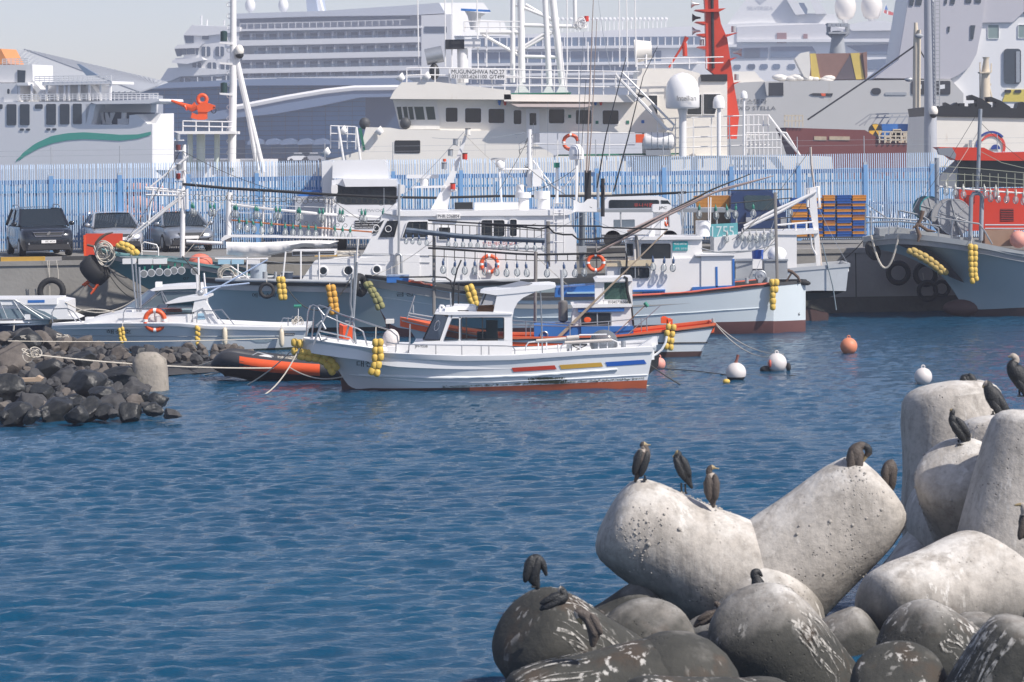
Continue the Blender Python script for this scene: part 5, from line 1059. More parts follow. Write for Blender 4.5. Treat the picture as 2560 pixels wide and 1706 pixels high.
for i, (q, x, y) in enumerate(((c20, 1875, 640), (c21, 347, 652))):
    c = Ff(*q(x, y), -1.15); t = thing('boat_fender', ('cream cylinder fender in the middle of the sport boat side', 'cream cylinder fender near the sport boat stern')[i], 'fender', c, 'cream boat fenders')
    obj('body', MB().lathe(c, [(.02, -.27), (.05, -.24), (.075, -.17), (.08, 0), (.075, .17), (.05, .24), (.02, .27)], 12), mat('cream_vinyl', (.66, .58, .44), .5, dirt=(.3, .25, .15), dirt_amt=.2), t, smooth=180); obj('cord', MB().tube([c + Vector((0, 0, .27)), Ff(*q(x, y - 110), -1.0)], .01, 5), rope_m, t)
t = thing('deck_brush', 'green headed deck brush standing at the sport boat stern', 'brush', Ff(*c21(485, 545), -.8)); obj('handle', MB().ftube(Ff, c21([(483, 560), (487, 400)]), .012, 5, -.8), white, t); obj('head', MB().ftube(Ff, c21([(450, 388), (512, 386)]), .05, 8, -.8), green, t, smooth=60)
b = MB(); rnd = random.Random(12)
for i in range(14): b.torus(Ff(*c21(460 + rnd.uniform(-25, 60), 500 + rnd.uniform(-20, 30)), -.6 + rnd.uniform(-.2, .2)), rnd.uniform(.05, .12), .01, (rnd.uniform(-1, 1), rnd.uniform(-1, 1), rnd.uniform(-1, 1)), 12, 4)
tag(obj('rope_coil', b, rope_m, smooth=60), 'small white rope tangle at the sport boat stern', 'rope'); rails(bF, Ff, [c21([(345, 520), (360, 485), (430, 490), (440, 470)]), c21([(400, 560), (402, 480)])], .016, galv, 'stern_fitting', -.7)
# the cabin cruiser just behind it
F2 = Fr(430, 95.6); bF2 = thing('cabin_cruiser', 'white cabin cruiser with big raked windscreen behind the sport boat', 'boat', F2(430, 865, 0))
hF2 = Hull(F2, [((270, 790), (285, 812), .1, .05, 1), ((340, 792), (335, 858), .8, .3, 1.2), ((440, 796), (440, 862), 1.0, .8, 1), ((520, 800), (515, 860), .95, .85, 1)]); hF2.build(bF2, white2, blackp, white2, white2, .05, .1)
slab(bF2, 'fore_trunk', white2, F2, c20([(780, 480), (950, 440), (1040, 405), (1640, 405), (1640, 500), (800, 520)]), -.8, .8, 30)
slab(bF2, 'roof', white2, F2, c20([(1250, 250), (1300, 228), (1450, 215), (1645, 208), (1650, 240), (1400, 248), (1270, 262)]), -.95, .95, 30)
b = MB(); q = [F2(*c20(1160, 405), -.85), F2(*c20(1030, 412), 0), F2(*c20(1240, 255), 0), F2(*c20(1330, 255), -.85)]; b.add(q, [(0, 1, 2, 3)]); w = obj('windscreen', b, glass('pale_pane', (.8, .88, .92), .45, (.20, .26, .30)), bF2); b = MB()
for i in range(4): b.tube([q[i], q[(i + 1) % 4]], .022, 5)
obj('frame', b, steel, w)
window(F2, c20([(1165, 405), (1345, 262), (1370, 330), (1400, 395)]), -.84, bF2, 3, steel, MATS['pale_pane'], .03); window(F2, c20([(1345, 260), (1640, 258), (1640, 340), (1390, 350)]), -.84, bF2, 3, steel, MATS['pale_pane'], .03)
slab(bF2, 'rear_pillar', white2, F2, c20([(1640, 240), (1680, 240), (1700, 500), (1640, 500)]), -.86, .86); blk(bF2, 'roof_light', white2, F2, c20(1295, 185), c20(1345, 228), -.2, .1)
# navy and white boat at the left edge
G_ = Fr(60, 96.0); bG = thing('motor_boat', 'navy-hulled white cabin boat cut off by the left edge', 'boat', G_(60, 850, 0))
hG = Hull(G_, [((122, 803), (112, 815), .1, .05, 1), ((90, 805), (85, 845), .7, .2, 1.2), ((20, 806), (18, 852), 1.1, .8, 1), ((-120, 808), (-120, 856), 1.1, .9, 1)]); hG.build(bG, mat('navy_hull', (.012, .03, .07), .3, var=.1), blackp, white2, white2, .05, .1, rail=(.06, .08))
slab(bG, 'cabin', white2, G_, c20([(-300, 335), (480, 330), (560, 345), (565, 460), (640, 495), (-300, 500)]), -.9, .9, 30); slab(bG, 'window_band', mat('tinted_band', (.16, .22, .26), .15), G_, c20([(-300, 412), (280, 405), (370, 430), (480, 490), (-300, 492)]), -.915, -.89)
slab(bG, 'roof_coaming', white2, G_, c20([(-300, 325), (475, 322), (475, 372), (-300, 380)]), -.98, .98); blk(bG, 'blue_mat', bluep, G_, c20(232, 334), c20(372, 358), -.99, -.97); blk(bG, 'deck_locker', white2, G_, c20(205, 455), c20(250, 500), -1.0, -.7)
rails(bG, G_, [c20([(-40, 335), (120, 335), (250, 400), (420, 490)]), c20([(0, 350), (60, 490)]), c20([(110, 340), (210, 490)]), c20([(130, 335), (360, 490)])], .016, galv, 'stay', -1.0)
mooring('slack pale line from the navy boat cabin to the cruiser', G_(*c20(545, 355), -.9), F2(*c20(1120, 335), -.8), .35, .018); mooring('white line crossing below the quay wall', G_(*c20(630, 435), -.8), F2(*c20(980, 445), -.5), -.1, .02)
rails(bG, G_, [c20([(120, 500), (112, 590)])], .03, rope_m, 'fender_cord', -1.0)
# inflatable
I_ = Fr(700, 80.2); bI = thing('inflatable_boat', 'black and orange inflatable boat moored under the white bow', 'boat', I_(700, 955, 0))
line = a1([(60, 1075), (120, 1025), (200, 1012), (420, 1050), (800, 1090), (1100, 1110), (1330, 1120)]); dd = [-.05, -.35, -.6, -.75, -.78, -.78, -.75]
P_ = [I_(x, y, d) for (x, y), d in zip(line, dd)]; rr = [.10, .17, .2, .205, .2, .195, .19]
def spl(p, r, k=5):
    o, q = [], []
    for i in range(len(p) - 1):
        for j in range(k):
            f = j / k; a = p[max(i - 1, 0)]; b = p[i]; c = p[i + 1]; d = p[min(i + 2, len(p) - 1)]
            o.append(b * (2 * f**3 - 3 * f**2 + 1) + (c - a) * .5 * (f**3 - 2 * f**2 + f) + c * (-2 * f**3 + 3 * f**2) + (d - b) * .5 * (f**3 - f**2)); q.append(r[i] * (1 - f) + r[i + 1] * f)
    return o + [p[-1]], q + [r[-1]]
sp, sr = spl(P_, rr); tubm = mat('hypalon_black', (.035, .037, .042), .55, var=.15)
for sgn in (-1, 1):
    L = sp if sgn < 0 else [p + I_.n * (-2 * (p - I_.o).dot(I_.n)) for p in sp]; obj('side_tube', MB().tube(L, sr, 16), tubm, bI, smooth=60)
b = MB(); n0 = 14
for i in range(n0, len(sp) - 4):
    secs = []
b.loft([[sp[i] + Vector((0, -(sr[i] + .006) * math.cos(a), (sr[i] + .006) * math.sin(a))) for a in (-1.0, -.6, -.1, .3, .75)] for i in range(13, len(sp) - 5)], caps=False); obj('orange_stripe', b, orange, bI, smooth=60)
b = MB(); b.loft([[p + Vector((0, -.05, -.12)), p + Vector((0, .25, -.42 + .30 * max(0, 1 - i / 7))), p + Vector((0, .6, -.50 + .35 * max(0, 1 - i / 7))), p + I_.n * (-2 * (p - I_.o).dot(I_.n)) + Vector((0, .05, -.12))] for i, p in enumerate(sp)]); obj('keel', b, mat('rib_brown', (.06, .035, .03), .6), bI, smooth=50)
b = MB(); b.loft([[p + Vector((0, .12, .02)), p + I_.n * (-2 * (p - I_.o).dot(I_.n)) + Vector((0, -.12, .02))] for p in sp], caps=False); obj('floor', b, mat('rib_floor', (.10, .10, .10), .8), bI)
slab(bI, 'name_patch', blackp, I_, a1([(420, 1088), (510, 1092), (510, 1108), (420, 1104)]), -.99, -.975)
tag(obj('sack', MB().ball(I_(*a1(550, 1015), -.3), .18, 12, (1.3, .8, .7)), MATS['pale_sack'], smooth=180), 'white sack lying in the inflatable boat', 'sack')
poles(bI, I_, [a1([(400, 1000), (490, 950), (640, 990)])], .03, greym, 'grab_frame', .5); b = MB(); rnd = random.Random(7)
for i in range(10): b.tube([I_(*a1(730 + rnd.uniform(-60, 160), 1010 + rnd.uniform(-25, 30)), -.4 + rnd.uniform(-.2, .3)) for _ in range(5)], .012, 4)
tag(obj('rope_heap', b, rope_m), 'tangle of ropes and twigs in the inflatable boat', 'rope')
# mooring lines around the front boat
rp = [(A(*a1(925, 815), -.2), PW(*a1(385, 1265)), .1, 'upper line from the white bow down into the water'), (A(*a1(930, 830), -.2), PW(*a1(285, 1372)), .55, 'lower sagging line from the white bow into the water'), (I_(*a1(365, 1055), -.7), PW(*a1(-60, 1170)), .05, 'line from the inflatable bow running left'), (I_(*a1(190, 970), -.3), PW(*a1(-250, 1110)), .05, 'line from the inflatable nose to the rocks'),
      (I_(*a1(800, 1095), -1.0), A(*a1(1320, 1185), -.3), .15, 'line along the inflatable to the white stem'), (A(*a2(2010, 905), -1.1), PW(*a2(2250, 1275)), .25, 'pale line off the white stern into the water'), (A(*a2(2060, 910), -1.1), PW(*c22(1670, 1040)), .05, 'dark line from the white stern leading right')]
for i, (p, q, s_, lb) in enumerate(rp): mooring(lb, p, q, s_, .017, ropedark if 'dark' in lb else rope_m)
# ================================================================== grey trawler at the right
J = Fr(2400, 104.6); hullJ = mat('hull_grey_j', (0.31, 0.38, 0.41), 0.45, var=0.1, scale=.9, dirt=(0.30, 0.36, 0.38), dirt_amt=0.22, stretch=.7)
bJ = thing('trawler', 'dark grey trawler with red wheelhouse and net reels at the right edge', 'boat', J(2400, 790, 0))
hJ = Hull(J, [((2158, 600), (2170, 618), .10, .05, 1), ((2240, 592), (2262, 640), .8, .08, 1.2), ((2320, 597), (2352, 688), 1.25, .06, 1.5), ((2400, 607), (2398, 750), 1.5, .05, 1.6), ((2470, 619), (2425, 794), 1.6, .08, 1.6), ((2580, 640), (2560, 792), 1.65, .8, 1.3), ((2800, 660), (2800, 790), 1.65, 1.2, 1)])
hJ.build(bJ, hullJ, mat('bottom_brown_j', (.055, .035, .035), .7, var=.2), mat('deck_grey_j', (.3, .31, .32), .8), mat('rail_grey_j', (.33, .35, .36), .6, var=.15), [0, 0, 0, 0, .12, .15, .15], .25, rail=(.08, .18))
hJ.band(c13([(1050, 715), (1300, 730), (1900, 790), (2335, 855)]), c13([(1070, 745), (1300, 762), (1900, 825), (2335, 890)]), .05, MATS['rail_grey_j'], bJ, 'side_rail')
slab(bJ, 'bow_rim_shadow', black, J, c13([(1290, 775), (1420, 775), (1560, 830), (1700, 930), (1840, 1092), (1740, 1050), (1600, 930), (1450, 840)]), -.95, -.2)  # dark rim and the shadow under the flare, made as one black slab
obj('bulbous_bow', MB().ball(J(*c13(1830, 1300), 0), (.6), 16, (1.2, .5, .5)), antid, bJ, smooth=180)
t = tyre('large black tyre at the trawler bow', J, *c13(1075, 825), 26, -.3, (.75, -.6, .45), k=.75)
float_string('slanting cushion of old floats under the trawler bow', J, [c13([(1385, 830), (1430, 855), (1475, 880), (1520, 905), (1560, 935), (1600, 965), (1640, 1000)]), c13([(1420, 825), (1465, 845), (1510, 870), (1555, 900), (1600, 930), (1640, 965), (1675, 1000)])], 7.5, -1.3, None, mat('dull_float', (.42, .30, .09), .7, var=.3, scale=9, dirt=(.1, .09, .04), dirt_amt=.4))
float_string('straight double string of floats on the trawler side', J, [c13([(1890, 795), (1892, 845), (1893, 890), (1895, 940), (1897, 985), (1898, 1025), (1905, 1075)]), c13([(1928, 800), (1928, 850), (1928, 890), (1926, 940), (1926, 985), (1928, 1025), (1935, 1055)])], 7.2, -1.85, c13([(1905, 700, -1.6)])[0])
for nm, x, y, r, m in (('net_reel', 1730, 545, 148, galv), ('net_reel', 1530, 470, 95, mat('teal_reel', (.05, .25, .28), .5))):
    c = J(*c13(x, y), .1 if r > 100 else .9); Rr = J.m(r * .2998); t = thing(nm, 'grey spoked net reel on the trawler foredeck' if r > 100 else 'teal net reel behind the grey one', 'net reel', c - Vector((0, 0, Rr)), 'net reels'); ax = Vector((.25, -1, 0)).normalized()
    for sd in (-1, 1):
        o = obj('flange', MB().lathe(c + ax * .3 * sd, [(Rr, -.02), (Rr, .02)], 32, ax), mat('reel_grey', (.30, .31, .33), .5, var=.1), t); obj('rim', MB().torus(c + ax * .3 * sd, Rr, .03, ax, 32, 6), m, o, smooth=60); b = MB(); e_ = ax.orthogonal().normalized()
        for i in range(6): v = Matrix.Rotation(i * math.pi / 3, 3, ax) @ e_; b.tube([c + ax * .33 * sd, c + ax * .33 * sd + v * Rr], .02, 5)
        obj('spokes', b, greym, o)
    obj('net_roll', MB().lathe(c, [(Rr * .5, -.28), (Rr * .55, 0), (Rr * .5, .28)], 20, ax), mat('net_grey', (.18, .20, .20), .9, bump=.6), t); obj('stand', MB().tube([c + ax * .36, c + ax * .36 + Vector((.25, 0, -Rr * 1.2))], .04, 6).tube([c + ax * .36, c + ax * .36 + Vector((-.25, 0, -Rr * 1.2))], .04, 6), greym, t)
rails(bJ, J, [c13([(1010, 690), (1015, 430), (1200, 560)]), c13([(1020, 590), (1300, 580), (1500, 600), (1640, 620)]), c13([(1060, 690), (1062, 490)]), c13([(1205, 690), (1225, 490), (1270, 680), (1290, 490)]), c13([(1300, 490), (1480, 530), (1540, 570), (1560, 610), (1620, 640), (1625, 720)]), c13([(1590, 540), (1750, 570), (1960, 600), (2000, 650), (2070, 770)]), c13([(1740, 570), (1730, 720)]), c13([(1020, 545), (1300, 560), (1500, 575)])], .03, galv, 'guard_rail', -1.2)
slab(bJ, 'fore_winch_house', MATS['rail_grey_j'], J, c13([(1130, 640), (1280, 630), (1500, 660), (1980, 740), (1980, 800), (1130, 700)]), -.6, .8); obj('windlass', MB().ftube(J, c13([(1390, 700), (1450, 690)]), .16, 12, -.9), greym, bJ, smooth=40)
tag(obj('anchor', MB().ftube(J, c13([(1490, 490), (1475, 560), (1440, 630), (1465, 700), (1450, 750)]), [.08, .06, .06, .07, .03], 8, -1.25).ftube(J, c13([(1405, 640), (1450, 600), (1530, 655), (1600, 665)]), [.03, .06, .06, .02], 8, -1.25), mat('brown_iron', (.13, .085, .06), .85, var=.3), smooth=60), 'rusty brown anchor stowed by the trawler windlass', 'anchor')
rails(bJ, J, [c13([(1885, 730), (1895, 380), (1915, 348), (1960, 345), (1985, 370), (1975, 740)])], .075, mat('gantry_grey', (.25, .28, .32), .5), 'gantry', -.9, 10); poles(bJ, J, [c13([(1940, 345), (1955, 150), (1960, -80)]) + c03([(1972, 910)])], .065, MATS['gantry_grey'], 'gantry_mast', -.9, 8); poles(bJ, J, [c13([(1610, 430), (1608, 50)])], .08, MATS['gantry_grey'], 'lamp_mast', -.6, 8)
redh = mat('red_house', (.58, .045, .02), .45, var=.08); blk(bJ, 'red_wheelhouse', redh, J, c13(1800, 300), c13(2600, 660), .3, 1.5); blk(bJ, 'window_front', mat('black_panel', (.02, .025, .028), .25), J, c13(1795, 62), c13(2600, 300), .28, 1.4)
slab(bJ, 'roof', redh, J, c03([(1620, 1228), (2000, 1232), (2060, 1262), (2095, 1275), (2600, 1262), (2600, 1345), (1770, 1338)]) , .1, 1.6, 30); slab(bJ, 'wing_panel', mat('wing_grey', (.22, .24, .27), .5), J, c03([(1615, 1240), (1735, 1232), (1770, 1290), (1760, 1330), (1690, 1300), (1630, 1290)]), .0, .4); slab(bJ, 'pillar', MATS['wing_grey'], J, c13([(1640, 190), (1780, 60), (1800, 300), (1630, 290)]), .35, .6)
for x0, y0, x1, y1 in ((2140, 475, 2248, 580), (1845, 362, 1925, 430)):
    o = blk(bJ, 'vent', blackp, J, c13(x0, y0), c13(x1, y1), .285, .3)
    for k in range(7): obj('louvre', MB().fbox(J, *c13(x0, y0 + 6 + k * (y1 - y0) / 7.2), *c13(x1, y0 + 11 + k * (y1 - y0) / 7.2), .27, .29), redh, o)
blk(bJ, 'deck_tank', mat('rust_tank', (.30, .19, .13), .7, var=.2), J, c13(2010, 650), c13(2250, 790), -.9, -.2); rails(bJ, J, [c13([(2010, 610), (2335, 610)]), c13([(2010, 640), (2335, 640)])], .025, galv, 'pipe', -.8)
tag(obj('buoy', MB().ball(J(*c13(2290, 730), -1.2), .30, 16), mat('pink_buoy', (.68, .30, .24), .6, var=.15), smooth=180), 'salmon pink buoy resting on the trawler deck at the right edge', 'buoy')
poles(bJ, J, [c13([(1630, 290), (1950, 320), (2400, 350)])], .03, white, 'lamp_beam', -1.0); rails(bJ, J, [c13([(1640, 120), (1950, 140), (2400, 180)]), c13([(1640, 175), (2000, 200), (2400, 240)]), c13([(1640, 240), (2000, 240), (2400, 275)]), c13([(1980, 0), (2150, 90), (2400, 150)])] + [c13([(x, 180), (x, 300 + (x - 1700) * .06)]) for x in range(1700, 2380, 70)], .013, mat('pale_wire', (.35, .36, .28), .7), 'lamp_rack', -1.02, 4)
squid_lamps(bJ, J, c13([(1685, 330), (1760, 345), (1830, 355), (2010, 355), (2055, 385), (2095, 360), (2120, 390), (2190, 395), (2265, 400), (2330, 410)]), 21, -1.05, 'j', mat('lamp_socket_white', (.5, .5, .45), .5, var=0))
mooring('thick white loop of rope over the trawler bow', J(*c13(1060, 695), -.6), J(*c13(1290, 700), -.9), 1.1, .035); mooring('line from the trawler bow to the quay ladder', J(*c13(990, 745), -.3), Fr(2100, 107)(*c13(760, 930)), .1, .02, ropedark)
# ================================================================== boat whose white stern shows past the squid boat
K = Fr(1950, 103.6); bK = thing('fishing_boat', 'white boat with boxy stern platform squeezed between squid boat and quay', 'boat', K(1950, 790, 0))
hK = Hull(K, [((1560, 680), (1580, 720), .1, .05, 1), ((1680, 690), (1690, 770), .9, .3, 1.2), ((1850, 684), (1850, 775), 1.2, .9, 1), ((2000, 674), (2000, 730), 1.2, 1.1, 1), ((2122, 664), (2115, 728), 1.1, 1.0, 1)]); hK.build(bK, mat('hull_white_k', (.55, .58, .6), .5, var=.1, dirt=(.3, .3, .28), dirt_amt=.25, stretch=4), None, white, MATS['grey_cap'], 0, .2, rail=(.06, .12))
slab(bK, 'stern_well', mat('weedy_dark', (.02, .03, .03), .9), K, c13([(520, 1180), (850, 1160), (700, 1215), (520, 1240)]), -.9, .8); slab(bK, 'bottom', antid, K, c13([(300, 1240), (520, 1300), (705, 1350), (705, 1460), (300, 1460)]), -.7, .6)
slab(bK, 'deckhouse', white, K, c13([(-250, 715), (0, 680), (420, 668), (440, 690), (440, 975), (-250, 975)]), -1.05, .9); slab(bK, 'top_deck', white, K, c13([(250, 660), (625, 650), (625, 680), (440, 692), (250, 690)]), -1.1, .8)
slab(bK, 'awning_roof', mat('awning_grey', (.25, .27, .29), .5), K, e2([(2060, 372), (2352, 368)]) + e3([(700, 362), (1640, 352), (1755, 385), (1740, 398), (0, 398), (-120, 390)]), -.9, .9)
poles(bK, K, [e3([(485, 398), (490, 560)]), e3([(1010, 398), (1015, 560)]), e3([(1530, 400), (1535, 640)]), e3([(1745, 398), (1750, 880)])], .03, greym, 'awning_post', -.85)
o = slab(bK, 'number_board', mat('teal_board', (.14, .42, .45), .5), K, e3([(1452, 528), (1760, 512), (1765, 660), (1560, 690), (1455, 650)]), -1.0, -.96); text('board_lettering', '1755', K, *e3(1600, 605), 26, -1.01, mat('pale_letter', (.6, .72, .73), .5, var=0), o, wpx=55)
poles(bK, K, [c13([(555, -40), (560, 100), (590, 330), (600, 520), (630, 800), (645, 950)])], .035, mat('cream_pole', (.55, .48, .42), .6), 'whip_pole', -.9); slab(bK, 'stern_gantry', white, K, c13([(545, 300), (600, 295), (612, 480), (640, 950), (605, 955), (580, 640), (550, 490)]), -.95, -.8)
rails(bK, K, [c13([(530, 460), (530, 310), (620, 290), (632, 460), (540, 478)])], .05, white, 'gantry_loop', -.9, 8); rails(bK, K, [c13([(0, 620), (250, 490), (560, 355)]), c13([(0, 640), (300, 500), (600, 330)])], .05, white, 'white_boom', -1.0, 8); rails(bK, K, [c13([(430, 600), (430, 668)]), c13([(520, 590), (520, 655)]), c13([(280, 610), (580, 585)]), c13([(555, 690), (565, 790), (600, 860)])], .03, white, 'rail', -1.0)
poles(bK, K, [c13([(650, 760), (740, 1120), (770, 1320)])], .02, mat('slate_rod', (.2, .25, .28), .5), 'pole', -1.2)
squid_lamps(bK, K, e3([(1930, 410), (1525, 430), (1650, 425), (1340, 420), (2330, 395), (1735, 420)]), 22, -.9, 'k', lampg); squid_lamps(bK, K, e3([(1810, 670), (1890, 680), (1970, 685), (2050, 670), (2130, 660), (1640, 690)]), 18, -1.15, 'k2', mat('lamp_socket_pale', (.4, .4, .4), .5, var=0))
rails(bK, K, [e3([(1180, 180), (1700, 160), (2160, 150), (2352, 145)]), e3([(1680, 300), (2352, 240)]), e3([(1750, 520), (2352, 450)])], .018, ropedark, 'lamp_rack', -.95)
lifebuoy(bK, K, *e3(985, 490), 15, -.9, (.9, -.4, 0), label='red and white lifebuoy seen edge-on under the grey awning')
blk(bK, 'water_tank', mat('pale_tank', (.55, .62, .64), .5), K, e3(415, 480), e3(640, 560), -.3, .3); poles(bK, K, [e3([(20, 195), (390, 195)])], .05, rope_m, 'rope_wrapped_beam', .5)
# ================================================================== rigging wires
for root, fr, d, W in ((bD, D, -.4, (((1160, 335), (1320, 470)), ((1160, 330), (930, 560)), ((1320, 420), (1480, 520)), ((1440, 420), (1320, 480)), ((1320, 330), (1080, 345)), ((1465, 200), (1440, 560)), ((960, 470), (960, 690)), ((1320, 350), (1190, 560)))),
    (bC, Cc, -.9, (((1084, 590), (1340, 560)), ((1596, 590), (1455, 530)), ((1455, 540), (1250, 620)), ((1945, 490), (1830, 600)), ((1945, 520), (1880, 700)), ((1710, 480), (1600, 600)), ((1084, 600), (930, 690)), ((1340, 640), (1490, 760)))),
    (bE, E, -.3, (((460, 360), (290, 640)), ((460, 380), (700, 480)), ((572, 480), (460, 640)), ((572, 500), (830, 490)), ((830, 500), (1000, 600)), ((458, 420), (640, 640)))),
    (bJ, J, -.8, (((2445, 280), (2260, 560)), ((2445, 300), (2600, 430)), ((2342, 400), (2250, 580)), ((2445, 330), (2342, 480)))), (bK, K, -.9, (((2025, 480), (1900, 640)), ((2025, 470), (2120, 660)), ((2022, 380), (1840, 600))))):
    for a_, b_ in W: obj('rigging_wire', MB().tube(sag(fr(*a_, d), fr(*b_, d - .2), .12, 8), .011, 4), random.choice((ropedark, galv, rope_m)), root)
# ================================================================== on the quay: fence, vehicles, crates, tyres
# ---- palisade fence: posts, rails, single pales
fblue = mat('fence_pale_blue', (.47, .60, .76), .5, var=.14, scale=2); fpost = mat('fence_post_blue', (.16, .33, .58), .5, var=.15, scale=3); fdeep = mat('fence_deep_blue', (.06, .24, .47), .5, var=.2, scale=2)
FD = 9.2; fence = thing('palisade_fence', 'tall pale blue palisade fence running along the quay', 'fence', qp(-2, FD, ZQ))
x0, x1, step = -20.2, 26.0, .0825; N = int((x1 - x0) / step); pr = None; spare = MB()
for i in range(N):
    x = x0 + i * step; c = qp(x, FD, ZQ)
    if i < 8 or i >= 308:
        spare.box(c + Vector((0, 0, 1.66)), (.034, .012, 3.24), QT); continue
    if pr is None:
        b = MB(); w = .017
        b.loft([[c + qt * -w + Vector((0, 0, z)) - qn * o_, c + Vector((0, 0, z)) - qn * (o_ - .014), c + qt * w + Vector((0, 0, z)) - qn * o_] for z, o_ in ((.05, 0), (2.9, 0), (3.12, 0), (3.26, .05))], closed=True)
        b.add([c + qt * -w + Vector((0, 0, 3.26)) - qn * .05, c + qt * w + Vector((0, 0, 3.26)) - qn * .05, c + Vector((0, 0, 3.32)) - qn * .06], [(0, 1, 2)]); pr = obj('pale', b, fblue, fence, loc=c)
    else:
        o = pr.copy(); col.objects.link(o); o.parent = fence; o.location = c - fence.location; o.rotation_euler = (random.gauss(0, .004), random.gauss(0, .005), 0)
obj('far_pales', spare, fblue, fence, kind='stuff')
for z in (.35, 1.35, 2.55):
    b = MB(); qbox(b, x0, x1, FD + .03, FD + .07, ZQ + z, ZQ + z + (.16 if z > 2 else .08)); obj('rail', b, fpost, fence)
k = -19.35
while k < 26:
    b = MB(); qbox(b, k - .075, k + .075, FD - .06, FD + .12, ZQ, ZQ + 2.85); o = obj('post', b, fpost, fence); b = MB(); qbox(b, k - .06, k + .06, FD - .04, FD + .10, ZQ + 2.85, ZQ + 2.95); obj('cap', b, mat('post_cap', (.4, .45, .5), .5), o); b = MB(); b.tube([qp(k, FD + .2, ZQ + 2.8), qp(k, FD + .2, ZQ + 3.95)], .018, 5); obj('wire_post', b, galv, o); k += 2.56
for z in (3.6, 3.8): obj('top_wire', MB().tube([qp(x0, FD + .2, ZQ + z), qp(x1, FD + .2, ZQ + z)], .006, 4), galv, fence)
# ---- scalloped blue fence just behind
sc = thing('scalloped_fence', 'deep blue slatted fence with arched tops behind the palisade', 'fence', qp(-2, FD + 1.1, ZQ)); k = -21.0
while k < 26:
    b = MB()
    for i in range(24):
        u = (i + .5) / 24; hh = 2.55 + .15 * math.sin(math.pi * u); x = k + u * 2.9; qbox(b, x - .035, x + .035, FD + 1.1, FD + 1.13, ZQ + .1, ZQ + hh)
    obj('slat_panel', b, fdeep, sc, kind='stuff'); b = MB(); b.tube([qp(k + u * 2.9 / 12, FD + 1.08, ZQ + 2.55 + .15 * math.sin(math.pi * u / 12)) for u in range(13)], .03, 5); obj('arch', b, fdeep, sc)
    for z in (.5, 2.2): b = MB(); qbox(b, k, k + 2.98, FD + 1.05, FD + 1.09, ZQ + z, ZQ + z + .09); obj('rail', b, fdeep, sc)
    b = MB(); qbox(b, k - .08, k + .06, FD + 1.0, FD + 1.16, ZQ, ZQ + 2.4); obj('post', b, fdeep, sc); k += 3.0
